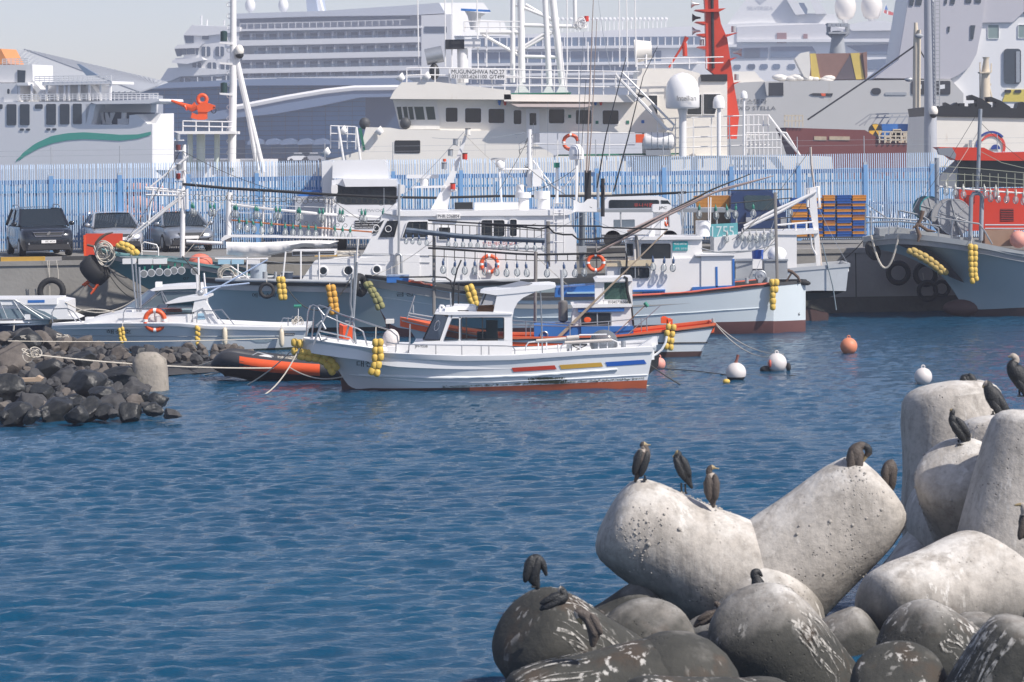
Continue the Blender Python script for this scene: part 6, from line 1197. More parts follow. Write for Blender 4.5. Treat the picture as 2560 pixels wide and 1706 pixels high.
# ---- vehicles
tyrem = mat('car_tyre', (.02, .02, .02), .8, var=.1); chrome = mat('chrome', (.6, .6, .62), .15, 1.0, var=0); lampm = mat('headlamp', (.45, .47, .5), .1, .3, var=0); dglass2 = glass('car_glass', clear=.10, dark=(.02, .028, .036), rough=.05)
def car(label, px, py, yaw, paint, suv=False, L=4.6, W=1.84, plate=None, Y=None):
    g = PW(px, py, ZQ) if Y is None else P(px, py, Y); g.z = ZQ
    t = thing('parked_car', label, 'car', g, 'cars parked along the fence'); M = Matrix.Rotation(yaw, 3, 'Z')
    def q(x, y, z): return g + M @ Vector((x, y, z))
    Hh = 1.72 if suv else 1.46; hood = 1.02 if suv else .86; belt = 1.08 if suv else .94
    def sec(y, w, zb, zt, r=.12, tuck=.06): # rounded section, front at y=0 going back
        return [q(-w + tuck, y, zb), q(-w, y, zb + .22), q(-w, y, zt - r), q(-w + r * .6, y, zt - r * .25), q(-w + r * 1.6, y, zt), q(0, y, zt + .03), q(w - r * 1.6, y, zt), q(w - r * .6, y, zt - r * .25), q(w, y, zt - r), q(w, y, zb + .22), q(w - tuck, y, zb)]
    h = W / 2; b = MB()
    b.loft([sec(.0, h * .70, .30, hood - .30), sec(.06, h * .88, .24, hood - .17), sec(.22, h * .96, .22, hood - .08), sec(.55, h, .22, hood - .02), sec(1.15, h, .24, hood + .05), sec(1.5, h, .24, belt), sec(3.6, h, .24, belt + .02), sec(L - .35, h * .97, .26, belt), sec(L - .05, h * .9, .30, belt - .1), sec(L, h * .82, .36, belt - .25)], closed=True)
    obj('body', b, paint, t, smooth=40)
    # greenhouse
    ws, wt = h * .93, h * (.74 if not suv else .78); ya, yb_, yc, yd = (1.05, 1.95, 3.3, L - .35) if not suv else (1.1, 1.85, 4.0, L - .12)
    zt = Hh
    b = MB(); b.loft([[q(-wt, yb_, zt - .06), q(-wt + .1, yb_, zt - .01), q(0, yb_, zt + .01), q(wt - .1, yb_, zt - .01), q(wt, yb_, zt - .06)], [q(-wt, (yb_ + yc) / 2, zt - .02), q(-wt + .1, (yb_ + yc) / 2, zt + .03), q(0, (yb_ + yc) / 2, zt + .05), q(wt - .1, (yb_ + yc) / 2, zt + .03), q(wt, (yb_ + yc) / 2, zt - .02)], [q(-wt, yc, zt - .08), q(-wt + .1, yc, zt - .04), q(0, yc, zt - .02), q(wt - .1, yc, zt - .04), q(wt, yc, zt - .08)]], caps=False)
    for s in (-1, 1):
        b.tube([q(s * ws, ya, belt), q(s * wt, yb_, zt - .05)], .05, 6); b.tube([q(s * wt, yb_, zt - .05), q(s * wt, yc, zt - .07)], .04, 6); b.tube([q(s * wt, yc, zt - .07), q(s * ws, yd, belt)], .06, 6)
        b.tube([q(s * (ws - .0), (ya + yd) / 2, belt), q(s * wt, (yb_ + yc) / 2 + .1, zt - .04)], .035, 6)
    obj('roof', b, paint, t, smooth=50)
    b = MB(); b.add([q(-ws + .03, ya, belt), q(ws - .03, ya, belt), q(wt - .02, yb_, zt - .04), q(-wt + .02, yb_, zt - .04)], [(0, 1, 2, 3)]); obj('windscreen', b, dglass2, t)
    for s in (-1, 1): b = MB(); b.add([q(s * ws, ya + .05, belt), q(s * ws, yd, belt), q(s * wt, yc, zt - .06), q(s * wt, yb_, zt - .05)], [(0, 1, 2, 3)]); obj('side_window', b, dglass2, t)
    b = MB(); b.add([q(-ws, yd, belt), q(ws, yd, belt), q(wt, yc, zt - .07), q(-wt, yc, zt - .07)], [(0, 1, 2, 3)]); obj('rear_window', b, dglass2, t)
    for s in (-1, 1):
        b = MB(); b.hexa([q(s * (h - .38), .10, hood - .26), q(s * (h - .05), .30, hood - .22), q(s * (h - .05), .42, hood - .22), q(s * (h - .38), .3, hood - .26), q(s * (h - .40), .12, hood - .12), q(s * (h - .07), .40, hood - .09), q(s * (h - .07), .48, hood - .09), q(s * (h - .40), .3, hood - .12)]); obj('headlight', b, lampm, t)
        b = MB(); b.ball(q(s * (h + .10), ya + .25, belt + .08), .11, 10, (1, .6, .75)); obj('wing_mirror', b, paint, t, smooth=180)
        b = MB(); b.lathe(q(s * (h - .28), .04, .46), [(.055, -.03), (.04, .03)], 10, M @ Vector((0, 1, 0))); obj('fog_lamp', b, lampm, t)
        for y in (.85, L - .85):
            c = q(s * (h - .10), y, .34); ax = M @ Vector((1, 0, 0)); o = obj('wheel', MB().lathe(c, [(.20, -.11), (.31, -.11), (.34, -.07), (.34, .07), (.31, .11), (.20, .11)], 22, ax), tyrem, t, smooth=40); obj('rim', MB().lathe(c, [(.21, -.112), (.05, -.08), (.05, .08), (.21, .112)], 14, ax), galv, o)
    b = MB(); b.hexa([q(-.42, -.012, hood - .30), q(.42, -.012, hood - .30), q(.42, .05, hood - .30), q(-.42, .05, hood - .30), q(-.50, .02, hood - .15), q(.50, .02, hood - .15), q(.50, .1, hood - .15), q(-.50, .1, hood - .15)]); gr = obj('grille', b, blackp, t)
    if suv: b = MB(); b.tube([q(-.46, -.01, hood - .29), q(.46, -.01, hood - .29), q(.54, .01, hood - .15), q(-.54, .01, hood - .15), q(-.46, -.01, hood - .29)], .022, 6); obj('chrome_surround', b, chrome, gr); b = MB(); b.lathe(q(0, -.02, hood - .19), [(.09, -.01), (.09, .01)], 14, M @ Vector((0, 1, 0)), (1, .5)); obj('badge', b, chrome, gr)
    b = MB(); b.hexa([q(-h * .8, -.01, .26), q(h * .8, -.01, .26), q(h * .85, .1, .22), q(-h * .85, .1, .22), q(-h * .75, -.02, .44), q(h * .75, -.02, .44), q(h * .85, .1, .44), q(-h * .85, .1, .44)]); obj('lower_bumper', b, mat('bumper_dark', (.03, .03, .033), .6), t)
    b = MB(); b.box(q(0, -.035, .54), (.52, .02, .11), yaw); pl = obj('number_plate', b, white, t)
    if plate: text('plate_lettering', plate, Fr(px, g.y - .08), px + 1, py - 38, 5.5, 0, textm, pl, wpx=29)
    if suv:
        for s in (-1, 1): b = MB(); b.tube([q(s * wt, yb_ + .3, zt + .04), q(s * wt, yb_ + .5, zt + .10), q(s * wt, yc - .4, zt + .10), q(s * wt, yc - .2, zt + .04)], .02, 6); obj('roof_rail', b, galv, t)
    return t
paintk = mat('paint_black', (.018, .022, .03), .22, .3, var=.05, coat=.5); paints = mat('paint_silver', (.46, .47, .50), .28, .5, var=.03, coat=.4); paintg = mat('paint_dark_silver', (.26, .28, .31), .28, .5, var=.03, coat=.4); paintd = mat('paint_slate', (.10, .12, .15), .28, .4, var=.03, coat=.4); paintw = mat('paint_white', (.75, .76, .78), .3, 0, var=.03, coat=.4)
car('black SUV with chrome grille and roof rails parked by the fence', 122, 642, R(17), paintk, True, 4.65, 1.89, '55버 4924')
car('silver saloon car behind the orange panel', 300, 634, R(15), paints)
car('darker silver saloon with long visible flank', 480, 630, R(19), paintg)
car('slate grey car half hidden by hanging lamps', 640, 618, R(18), paintd)
car('white car parked beyond the fence behind the crates', 2270, 575, R(65), paintw, Y=123); car('pale blue hatchback beyond the fence at the right', 2180, 578, R(60), mat('paint_paleblue', (.35, .45, .55), .3, .2, coat=.4), Y=122)
# ---- white truck
Tk = Fr(900, 113.0); trk = thing('lorry', 'white lorry with tall roof fairing behind the lamps', 'truck', Vector((Tk(905, 600).x, 113.0, ZQ)))
slab(trk, 'cab', paintw, Tk, c11([(765, 235), (870, 222), (1300, 228), (1312, 300), (1312, 640), (770, 640)]), 0, 2.0, 30); slab(trk, 'roof_fairing', paintw, Tk, c11([(770, 222), (772, 100), (790, 72), (1200, 66), (1222, 90), (1245, 225)]), .15, 1.9, 30)
slab(trk, 'sun_visor', paintw, Tk, c11([(855, 222), (1305, 232), (1312, 288), (880, 292)]), -.18, .05, 30); slab(trk, 'windscreen', dglass2, Tk, c11([(800, 270), (870, 292), (1285, 290), (1305, 300), (1300, 430), (1275, 440), (880, 440), (805, 420)]), -.02, .0)
slab(trk, 'cab_front', paintw, Tk, c11([(805, 430), (880, 445), (1290, 442), (1312, 450), (1312, 660), (800, 660)]), -.10, .0, 30); blk(trk, 'grille', blackp, Tk, c11(960, 570), c11(1200, 640), -.13, -.09); text('maker_name', 'DAEWOO', Tk, *c11(1095, 490), 7, -.105, greym, trk, wpx=66)
for k in range(3): blk(trk, 'grille_bar', paintw, Tk, c11(960, 585 + k * 20), c11(1200, 592 + k * 20), -.15, -.12)
blk(trk, 'bumper', paintw, Tk, c11(800, 650), c11(1315, 720), -.2, 1.8); blk(trk, 'cargo_body', paintw, Tk, c11(690, 75), c11(772, 700), 1.2, 7.0)
for x in (785, 1345): obj('wing_mirror', MB().fprism(Tk, c11(rrect(x - 24, 275, x + 28, 350, 14)), -.2, .05), white, trk)
for x in (850, 1260): obj('wheel', MB().lathe(Tk(*c11(x, 720), .6), [(.5, -.15), (.5, .15)], 20, (1, 0, 0)), tyrem, trk, smooth=40)
blk(trk, 'side_tray', mat('lorry_grey', (.42, .45, .50), .5), Tk, c11(460, 370), c11(690, 700), 1.0, 4.0)
obj('blue_tarp', MB().fprism(Tk, c11([(480, 370), (520, 325), (650, 320), (690, 345), (690, 378)]), 1.2, 3.5), bluep, trk)
# ---- white van, navy lorry
Vn = Fr(1600, 113.5); van = thing('van', 'white van with red lettering behind the booms', 'van', Vector((Vn(1600, 600).x, 113.5, ZQ)))
slab(van, 'body', paintw, Vn, e3([(280, 590), (285, 300), (340, 235), (420, 222), (920, 225), (1010, 260), (1060, 380), (1130, 430), (1150, 560), (1150, 640), (280, 640)]), 0, 1.8, 30); slab(van, 'side_window', dglass2, Vn, e3(rrect(360, 262, 905, 360, 20)), -.02, .005); slab(van, 'front_window', dglass2, Vn, e3([(925, 265), (1000, 268), (1035, 310), (930, 312)]), -.02, .005); text('red_lettering', '유니식품', Vn, *e3(735, 318), 9, -.03, mat('red_letter', (.5, .06, .05)), van, wpx=48)
blk(van, 'sill', greym, Vn, e3(285, 640), e3(1150, 680), .02, 1.75)
for x in (400, 1020): obj('wheel', MB().lathe(Vn(*e3(x, 690), .1), [(.33, -.1), (.33, .1)], 20, (0, 1, 0)), tyrem, van, smooth=40)
Nv = Fr(1930, 114.0); nav = thing('lorry', 'navy blue lorry cab beside the stacked crates', 'truck', Vector((Nv(1930, 600).x, 114.0, ZQ))); navp = mat('navy_paint', (.02, .045, .13), .3, .1, var=.08, coat=.4)
slab(nav, 'cab', navp, Nv, c13([(-110, 620), (-110, 370), (-60, 330), (60, 322), (230, 328), (285, 400), (360, 560), (370, 720), (-110, 720)]), 0, 2.0, 30); slab(nav, 'windscreen', glass('teal_pane', (.6, .75, .75), .3, (.06, .10, .12)), Nv, c13([(0, 372), (20, 362), (220, 365), (300, 480), (50, 490), (10, 470)]), -.03, .005)
blk(nav, 'nose', navp, Nv, c13(20, 500), c13(350, 640), -.25, .0)
for x in (45, 335): blk(nav, 'headlight', lampm, Nv, c13(x - 28, 545), c13(x + 22, 620), -.28, -.25)
blk(nav, 'bumper', greym, Nv, c13(0, 640), c13(370, 720), -.3, .2); obj('roof_roll', MB().ftube(Nv, c13([(-110, 345), (100, 338), (235, 345)]), .13, 10, .2), navp, nav, smooth=60)
for x in (40, 320): obj('wheel', MB().lathe(Nv(*c13(x, 700), .6), [(.42, -.12), (.42, .12)], 20, (1, 0, 0)), tyrem, nav, smooth=40)
# ---- stacked fish crates
Cr = Fr(2060, 112.6); cb = mat('crate_blue', (.02, .10, .36), .5, var=.2, scale=8); co = mat('crate_orange', (.62, .26, .04), .5, var=.2, scale=8); cbr = mat('crate_brown', (.26, .11, .06), .6, var=.2, scale=8)
ORD = 'top second third fourth fifth sixth seventh eighth ninth tenth eleventh twelfth thirteenth fourteenth fifteenth sixteenth'.split(); SN = ('leftmost', 'second', 'middle', 'fourth', 'rightmost'); proto = {}; zb = ZQ + .12
def crate_mesh(c, w, dp, h):
    b = MB(); t_ = .02
    b.box(c + Vector((0, 0, .01)), (w * .94, dp * .94, .02))
    for sx, sy, a, q in ((0, -1, w, t_), (0, 1, w, t_), (-1, 0, t_, dp), (1, 0, t_, dp)): b.box(c + Vector((sx * (w / 2 - .01), sy * (dp / 2 - .01), h * .42)), (a * .96, q * .96, h * .80))
    for sx, sy, a, q in ((0, -1, w, .05), (0, 1, w, .05), (-1, 0, .05, dp), (1, 0, .05, dp)): b.box(c + Vector((sx * (w / 2 - .01), sy * (dp / 2 - .01), h * .88)), (a * 1.02 if a > .1 else a, q * 1.02 if q > .1 else q, h * .16))
    return b
rnd = random.Random(21); pattern = ['bbooboobobboboob', 'oboobbobobbrbobo', 'oobobobobrobbobr', 'bbbrbobobbobrbbb', 'oobobobrobbrbobo']
for si, (xa, xb, n_) in enumerate(((392, 522, 14), (532, 648, 14), (655, 752, 15), (766, 890, 15), (896, 1014, 15))):
    u0 = Cr(*c13(xa, 500)).x; u1 = Cr(*c13(xb, 500)).x; w = u1 - u0; h = 1.52 / 15
    pal = box_of('dark plastic pallet under the %s crate stack' % SN[si], 'pallet', 'pallet', Cr, c13(xa - 4, 706), c13(xb + 4, 722), -.45, .45, mat('pallet_dark', (.05, .06, .07), .7), 'pallets under the crates'); zb = Cr(*c13((xa + xb) / 2, 706)).z
    for k in range(n_):
        ch = pattern[si][(n_ - 1 - k) % 16]; m, nm = {'b': (cb, 'blue'), 'o': (co, 'orange'), 'r': (cbr, 'brown')}[ch]; c = Vector((u0 + w / 2 + rnd.uniform(-.012, .012), Cr.o.y + rnd.uniform(-.02, .02), zb + k * h)); key = (si, ch)
        if key not in proto: o = obj('fish_crate', crate_mesh(c, w * .97, .62, h * .97), m, loc=c); proto[key] = o
        else: o = proto[key].copy(); col.objects.link(o); o.location = c
        o.rotation_euler = (0, 0, rnd.uniform(-.02, .02)); tag(o, '%s fish crate, %s in the %s stack by the fence' % (nm, 'topmost' if k == n_ - 1 else ORD[n_ - 1 - k] + ' from the top', SN[si]), 'crate', 'stacked fish crates')
Tr = Fr(1790, 115.0); pr = None
for k in range(9):
    c = Tr(*c12(1940, 470 - k * 11.5)); w = 1.15 + k * .03; o = obj('fish_tray', crate_mesh(c, w, .7, .055), mat('tray_amber', (.55, .27, .06), .6, var=.2, scale=9)); tag(o, 'amber wooden tray, %s of the pile beside the navy lorry' % ('topmost' if k == 8 else ORD[8 - k] + ' from the top'), 'tray', 'piled amber trays')
tag(obj('tray_stand', MB().fbox(Tr, *c12(1790, 475), *c12(2080, 700), -.3, .4), mat('stand_dark', (.10, .08, .06), .8)), 'dark stand under the pile of amber trays', 'stand')
# ---- orange board behind the green bow
Ob = Fr(250, 107.4); t = thing('notice_board', 'flat orange-red panel standing on the quay edge by the green bow', 'panel', Ob(255, 652)); slab(t, 'panel', mat('panel_red', (.62, .06, .02), .5, var=.05), Ob, e4([(148, 368), (550, 366), (550, 500), (300, 520), (250, 600), (232, 625), (130, 625)]), 0, .06); blk(t, 'side', orange, Ob, e4(128, 385), e4(146, 625), -.02, .4)
# ---- tyres on the wall
Wl = Fr(130, 105.55, -QT); Wr = Fr(2240, 107.1, -QT)
tyre('big treaded tyre roped to the quay wall at the left', Wl, *c10(430, 1165), 36, -.12, None, ropes=[c10([(392, 905), (405, 1000), (425, 1090)]), c10([(470, 905), (485, 1000), (488, 1060)]), c10([(410, 910), (418, 1300)])])
for lb, x, y, r in (('large tyre hanging in shade on the quay by the trawler', 1287, 1010, 105), ('second shaded tyre touching the trawler bow', 1515, 1020, 108), ('lower tyre hanging under the trawler bow', 1530, 1160, 92), ('tyre wedged deepest behind the trawler bow', 1650, 1140, 75)): tyre(lb, Wr, *c13(x, y), r * .2998, -.2 - (.35 if y > 1100 else 0), None, ropes=[c13([(x - 40, y - 150), (x - 30, y - 95)])])
b = MB(); rnd = random.Random(31)
for i in range(8):
    p = qp(-14.3 + rnd.uniform(-.3, .5), -.06, ZQ); q_ = p + Vector((rnd.uniform(.4, 2.2), -.05, 0)); b.tube(sag(p, q_, rnd.uniform(.05, .25)), .015, 5)
tag(obj('rope_heap', b, rope_m), 'frayed ropes draped over the quay coping above the tyre', 'rope')
# ---- heap of pink nets beyond the fence
b = MB(); rnd = random.Random(17); Nt = Fr(360, 120.5)
for i in range(46):
    x = rnd.gauss(1180, 120); y = 560 - abs(rnd.gauss(0, 1)) * 150 * math.exp(-((x - 1200) / 170) ** 2); b.ball(Nt(*c10(x, y), rnd.uniform(-.5, .8)), rnd.uniform(.22, .45), 10, (1.4, 1, .8))
tag(obj('net_heap', b, mat('pink_net', (.55, .27, .20), .9, var=.35, scale=5, bump=.8, bscale=14), smooth=180), 'big heap of salmon pink fishing nets behind the fence', 'nets', None, 'stuff')
# ================================================================== rocks, block, buoys, birds
basalt = mat('basalt', (.050, .050, .052), .85, var=.5, scale=5, dirt=(.13, .125, .12), dirt_amt=.35, bump=1.0, bscale=7)
basalt2 = mat('basalt_brown', (.115, .10, .088), .85, var=.35, scale=3.5, dirt=(.05, .05, .05), dirt_amt=.3, bump=1.0, bscale=7)
wetrock = mat('wet_basalt', (.020, .022, .023), .5, var=.5, scale=6, dirt=(.07, .07, .065), dirt_amt=.2, bump=1.0, bscale=9)
bw = thing('rock_breakwater', None, None, PW(200, 1000)); tag(bw, kind='structure')
def rock_mesh(seed, sub=4):
    rnd = random.Random(seed); bm = bmesh.new(); bmesh.ops.create_icosphere(bm, subdivisions=sub, radius=1.0)
    pl = [(Vector((rnd.gauss(0, 1), rnd.gauss(0, 1), rnd.gauss(0, 1))).normalized(), rnd.uniform(.50, .86)) for _ in range(13)]; ph = [rnd.uniform(0, 6) for _ in range(6)]
    for v in bm.verts:
        d = v.co.normalized(); r = 1.0
        for nrm, h in pl:
            c = d.dot(nrm)
            if c * r > h: r = h / c
        r *= 1 + .02 * math.sin(d.x * 6 + ph[0]) + .02 * math.sin(d.y * 7 + ph[1]) + .02 * math.sin(d.z * 9 + ph[2]) + .022 * math.sin(d.x * 15 + ph[3]) * math.sin(d.z * 13 + ph[4]) + .014 * math.sin(d.y * 31 + ph[5]) * math.sin(d.x * 27 + ph[0])
        v.co = d * r
    me = bpy.data.meshes.new('rock'); bm.to_mesh(me); bm.free()
    me.polygons.foreach_set('use_smooth', [True] * len(me.polygons)); me.set_sharp_from_angle(angle=R(32)); return me
RM = []
for k in range(9):
    me = rock_mesh(k + 50); me.materials.append((basalt, basalt, basalt2)[k % 3] if k < 6 else wetrock); RM.append(me)
def inside(x, y, poly):
    c = False; j = len(poly) - 1
    for i in range(len(poly)):
        if (poly[i][1] > y) != (poly[j][1] > y) and x < (poly[j][0] - poly[i][0]) * (y - poly[i][1]) / (poly[j][1] - poly[i][1]) + poly[i][0]: c = not c
        j = i
    return c
pileA = [(-40, 838), (30, 832), (90, 838), (170, 850), (260, 872), (275, 915), (262, 940), (330, 935), (352, 965), (395, 995), (425, 1008), (405, 1020), (300, 1035), (150, 1045), (-40, 1050)]
pileB = [(200, 862), (300, 872), (500, 872), (560, 868), (640, 880), (620, 896), (430, 900), (275, 925), (200, 900)]
def rockY(px, py): return float(np.interp(py, [830, 870, 905, 950, 1000, 1050], [87.5, 86.0, 82.5, 76.0, 70.5, 66.6])) if py < 1060 else 66.0
rnd = random.Random(77); placed = []
def put_rock(px, py, rp):
    Y = min(rockY(px, py), ywater(px, py + rp * .55, -.05)) ; c = P(px, py, Y); m = Y / F * rp * (1.22 if rp < 30 else 1.0)
    low = c.z - m < .12
    o = bpy.data.objects.new('rock', RM[rnd.choice((6, 7, 8)) if low and rnd.random() < .7 else rnd.randrange(6)]); col.objects.link(o); o.parent = bw; o.location = c - bw.location
    o.scale = (m * rnd.uniform(1.0, 1.35), m * rnd.uniform(.9, 1.2), m * rnd.uniform(.75, 1.0)); o.rotation_euler = (rnd.uniform(-.5, .5), rnd.uniform(-.5, .5), rnd.uniform(0, 6.3)); placed.append((px, py, rp))
for px, py, rp in ((25, 905, 58), (15, 985, 52), (70, 1012, 50), (110, 985, 40), (215, 975, 52), (165, 945, 44), (305, 945, 44), (335, 975, 36), (255, 990, 34), (120, 930, 40), (55, 870, 50), (205, 905, 36), (395, 1002, 34), (290, 1012, 40), (150, 1025, 46), (220, 1030, 40), (40, 1040, 40), (330, 1030, 34), (430, 1036, 17), (100, 855, 32), (160, 865, 30), (385, 1028, 24), (300, 890, 24), (345, 890, 22), (60, 838, 34), (130, 842, 26), (200, 868, 28), (-5, 850, 34)): put_rock(px, py, rp)
for tries in range(16000):
    if len(placed) > 285: break
    reg = pileA if rnd.random() < .55 else pileB; px = rnd.uniform(-40, 690); py = rnd.uniform(828, 1050)
    if not inside(px, py, reg): continue
    rp = (rnd.uniform(8, 18) if reg is pileB else rnd.uniform(10, 24) * (.7 + .5 * (py - 830) / 220))
    if any((px - a) ** 2 + ((py - b_) * 1.2) ** 2 < ((rp + c_) * .52) ** 2 for a, b_, c_ in placed): continue
    put_rock(px, py, rp)
b = MB(); rows = []
for py in (1046, 1015, 985, 955, 925, 905, 885, 868): # rubble heart of the pile
    rows.append([P(x, py + 10, rockY(x, py) + .4) - Vector((0, 0, .15)) for x in np.linspace(-60, float(np.interp(py, [868, 885, 905, 925, 955, 985, 1015, 1046], [600, 620, 560, 255, 235, 330, 380, 300])), 14)])
b.loft(rows, caps=False); obj('rubble', b, basalt, bw)
# concrete block
Bk = Fr(376, 76.8); t = thing('mooring_block', 'rounded pale concrete block standing in the water by the rocks', 'concrete block', Bk(376, 985)); b = MB()
def blkring(y, k, n=20):
    x0_, x1_ = float(np.interp(y, [885, 900, 930, 990], [342, 332, 332, 330])), float(np.interp(y, [885, 900, 930, 990], [398, 415, 419, 422])); u0, z = Bk.uz(x0_, y); u1, _ = Bk.uz(x1_, y); cx = (u0 + u1) / 2; rx = (u1 - u0) / 2; o = []
    for i in range(n):
        a = 2 * math.pi * i / n; ca, sa = math.cos(a), math.sin(a); e = 4.0; r_ = (abs(ca) ** e + abs(sa) ** e) ** (-1 / e); o.append(Bk.w(cx + rx * ca * r_ * k, z, rx * .9 * sa * r_ * k))
    return o
b.loft([blkring(1005, 1.02), blkring(960, 1.0), blkring(920, 1.0), blkring(900, .98), blkring(888, .93), blkring(883, .80), blkring(881, .5)], closed=True); obj('block', b, mat('block_concrete', (.30, .27, .23), .85, var=.3, scale=2.2, dirt=(.07, .075, .05), dirt_amt=.55, stretch=2.5, bump=.7, bscale=14), t, smooth=50)
tag(obj('plank', MB().fprism(Fr(75, 73.5), c20([(140, 992), (290, 988), (310, 968), (352, 992), (340, 1015), (175, 1018)]), 0, .35), mat('pale_plank', (.40, .30, .21), .8)), 'pale brown plank lying across the dark rocks', 'plank')
mooring('long pale line from the rocks past the concrete block', P(88, 887, 76), I_(*a1(640, 1100), -1.0), .1, .018); mooring('thin pale line stretched across the rock tops', P(20, 853, 82), Ff(*c20(2335, 655), -1.1), .05, .012)
b = MB(); rnd2 = random.Random(41)
for i in range(9): b.torus(P(80 + rnd2.uniform(-14, 14), 885 + rnd2.uniform(-8, 8), 75.2), rnd2.uniform(.08, .18), .014, (rnd2.uniform(-1, 1), rnd2.uniform(-1, 1), rnd2.uniform(.2, 1)), 14, 4)
for x, y in ((150, 840), (165, 838), (205, 940), (60, 845)): b.tube([P(x + rnd2.uniform(-10, 10), y + rnd2.uniform(-6, 6), 74 if y > 900 else 84) for _ in range(6)], .02, 4)
tag(obj('rope_tangle', b, rope_m), 'knotted scraps of pale rope caught on the rocks', 'rope')
# ---- buoys
def buoy(label, px, py, rpx, m, band=None, pin=None, sq=1.0):
    Y = ywater(px, py + rpx * .78); c = P(px, py, Y); r = Y / F * rpx; t = thing('mooring_buoy', label, 'buoy', Vector((c.x, c.y, 0)), 'mooring buoys')
    obj('ball', MB().ball(c, r, 22, (1, 1, sq)), m, t, smooth=180)
    if band: obj('tar_band', MB().lathe(c, [(r * 1.012 * math.cos(a), r * 1.012 * math.sin(a) * sq) for a in (-1.0, -.8, -.6, -.42)], 22), band, t, smooth=60)
    if pin: obj('pin', MB().tube([c + Vector((0, 0, r * .95)), c + Vector((.02, 0, r * 1.2)), c + Vector((.06, 0, r * 1.75))], [.05, .035, .04], 8), pin, t)
    else: obj('eye', MB().torus(c + Vector((0, 0, r * sq + .02)), .04, .015, (0, 1, 0)), m, t, smooth=180)
    return t
bwh = mat('buoy_white', (.62, .58, .56), .55, var=.08, scale=3, dirt=(.4, .3, .25), dirt_amt=.2); bor = mat('buoy_orange', (.62, .22, .12), .55, var=.12, scale=3)
buoy('white buoy with black lower half and a rusty pin on top', 1840, 932, 25.5, bwh, blackp, mat('rusty_pin', (.22, .08, .06), .8)); t = buoy('white buoy with a red patch and black weed at both sides', 1942, 908, 25, bwh)
c = t.location; b = MB(); b.ball(c + Vector((-.30, -.05, .04)), .13, 10, (1.2, .8, .8)); b.ball(c + Vector((.30, -.05, .10)), .10, 10, (.7, .7, 1.2)); obj('weed', b, black, t, smooth=180); b = MB(); b.ball(c + Vector((-.19, -.16, .2)), .10, 10, (.5, .6, 1.1)); obj('red_patch', b, mat('patch_red', (.45, .09, .06), .6), t, smooth=180)
buoy('orange buoy floating alone in front of the trawler', 2122, 866, 21.5, bor); buoy('plain white buoy just left of the tall tetrapod', 2308, 942, 22.5, bwh); buoy('pink buoy peeking out behind the white boat stern', 1648, 910, 16, mat('pink_buoy', (.68, .30, .24)))
tag(obj('net_float', MB().ball(PW(1816, 954, .04), .085, 12, (1.1, .8, .75)), yellowf, smooth=180), 'little yellow float beside the black and white buoy', 'float')
b = MB(); b.tube(sag(PW(1650, 922), PW(1830, 940), -.03) + sag(PW(1866, 938), PW(2000, 939), 0), .013, 5); tag(obj('floating_rope', b, ropedark), 'dark rope floating on the water between the buoys', 'rope')
# ---- cormorants
fdark = mat('feather_black', (.016, .018, .020), .55, var=.5, scale=22, bump=.5, bscale=60); fbrown = mat('feather_brown', (.075, .060, .050), .65, var=.45, scale=18, bump=.5, bscale=60); fpale = mat('feather_pale', (.38, .33, .28), .7, var=.2, scale=18); billm = mat('bill', (.30, .23, .12), .5, var=.2, scale=20); legm = mat('bird_leg', (.02, .02, .02), .7)
def bird(label, Y, spine, coat=fdark, wing=fdark, throat=None, legs=(), dep=.82, bill_from=None, wings=True, grp='cormorants on the tetrapods'):
    """spine: photo points with half widths from tail tip to bill tip; one continuous body"""
    pts = [P(p[0], p[1], Y + (p[3] if len(p) > 3 else 0)) for p in spine]; rs = [max(p[2] * (1.18 if p[2] > 5 else 1), .8) * Y / F for p in spine]
    L, q = spl(pts, rs, 4); t = thing('cormorant', label, 'bird', P(spine[0][0], max(p[1] for p in spine), Y), grp); b = MB(); n = 12; secs = []
    for i, p in enumerate(L):
        d = (L[min(i + 1, len(L) - 1)] - L[max(i - 1, 0)]); d.y *= .3; d = d.normalized() if d.length > 1e-6 else Vector((0, 0, 1)); sd = Vector((-d.z, 0, d.x)); sd = sd.normalized() if sd.length > 1e-4 else Vector((1, 0, 0)); up = Vector((0, 1, 0))
        secs.append([p + sd * q[i] * math.cos(2 * math.pi * j / n) + up * q[i] * dep * math.sin(2 * math.pi * j / n) for j in range(n)])
    b.loft(secs, closed=True); nb = bill_from if bill_from is not None else len(spine) - 2
    for k in range(len(b.f)):
        i = k // n
        if i >= nb * 4: b.mi[k] = 1
        elif throat and throat[0] * 4 <= i < throat[1] * 4 and (k % n) in throat[2]: b.mi[k] = 2
    obj('body', b, [coat, billm, throat[3] if throat and len(throat) > 3 else fpale], t, smooth=180)
    if wings:
        i0 = max(range(len(spine)), key=lambda i: spine[i][2]); c = pts[i0]; ax = (pts[min(i0 + 1, len(pts) - 1)] - pts[max(i0 - 1, 0)]).normalized()
        for s in (-1, 1):
            sd = Vector((-ax.z, 0, ax.x)) * s; M = Matrix((sd, ax.cross(sd), ax)).transposed(); w = MB(); w.ball(c + sd * rs[i0] * .40 + Vector((0, -rs[i0] * .50, 0)) - ax * rs[i0] * .45, rs[i0], 14, (.52, .36, 1.6), M); obj('wing', w, wing, t, smooth=180)
    for x, y0, y1 in legs: w = MB(); w.tube([P(x, y0, Y), P(x + 1, y1, Y)], .012, 6); w.box(P(x, y1, Y) + Vector((0, -.03, .008)), (.05, .09, .014)); obj('leg', w, legm, t)
    return t
BY = 38.0
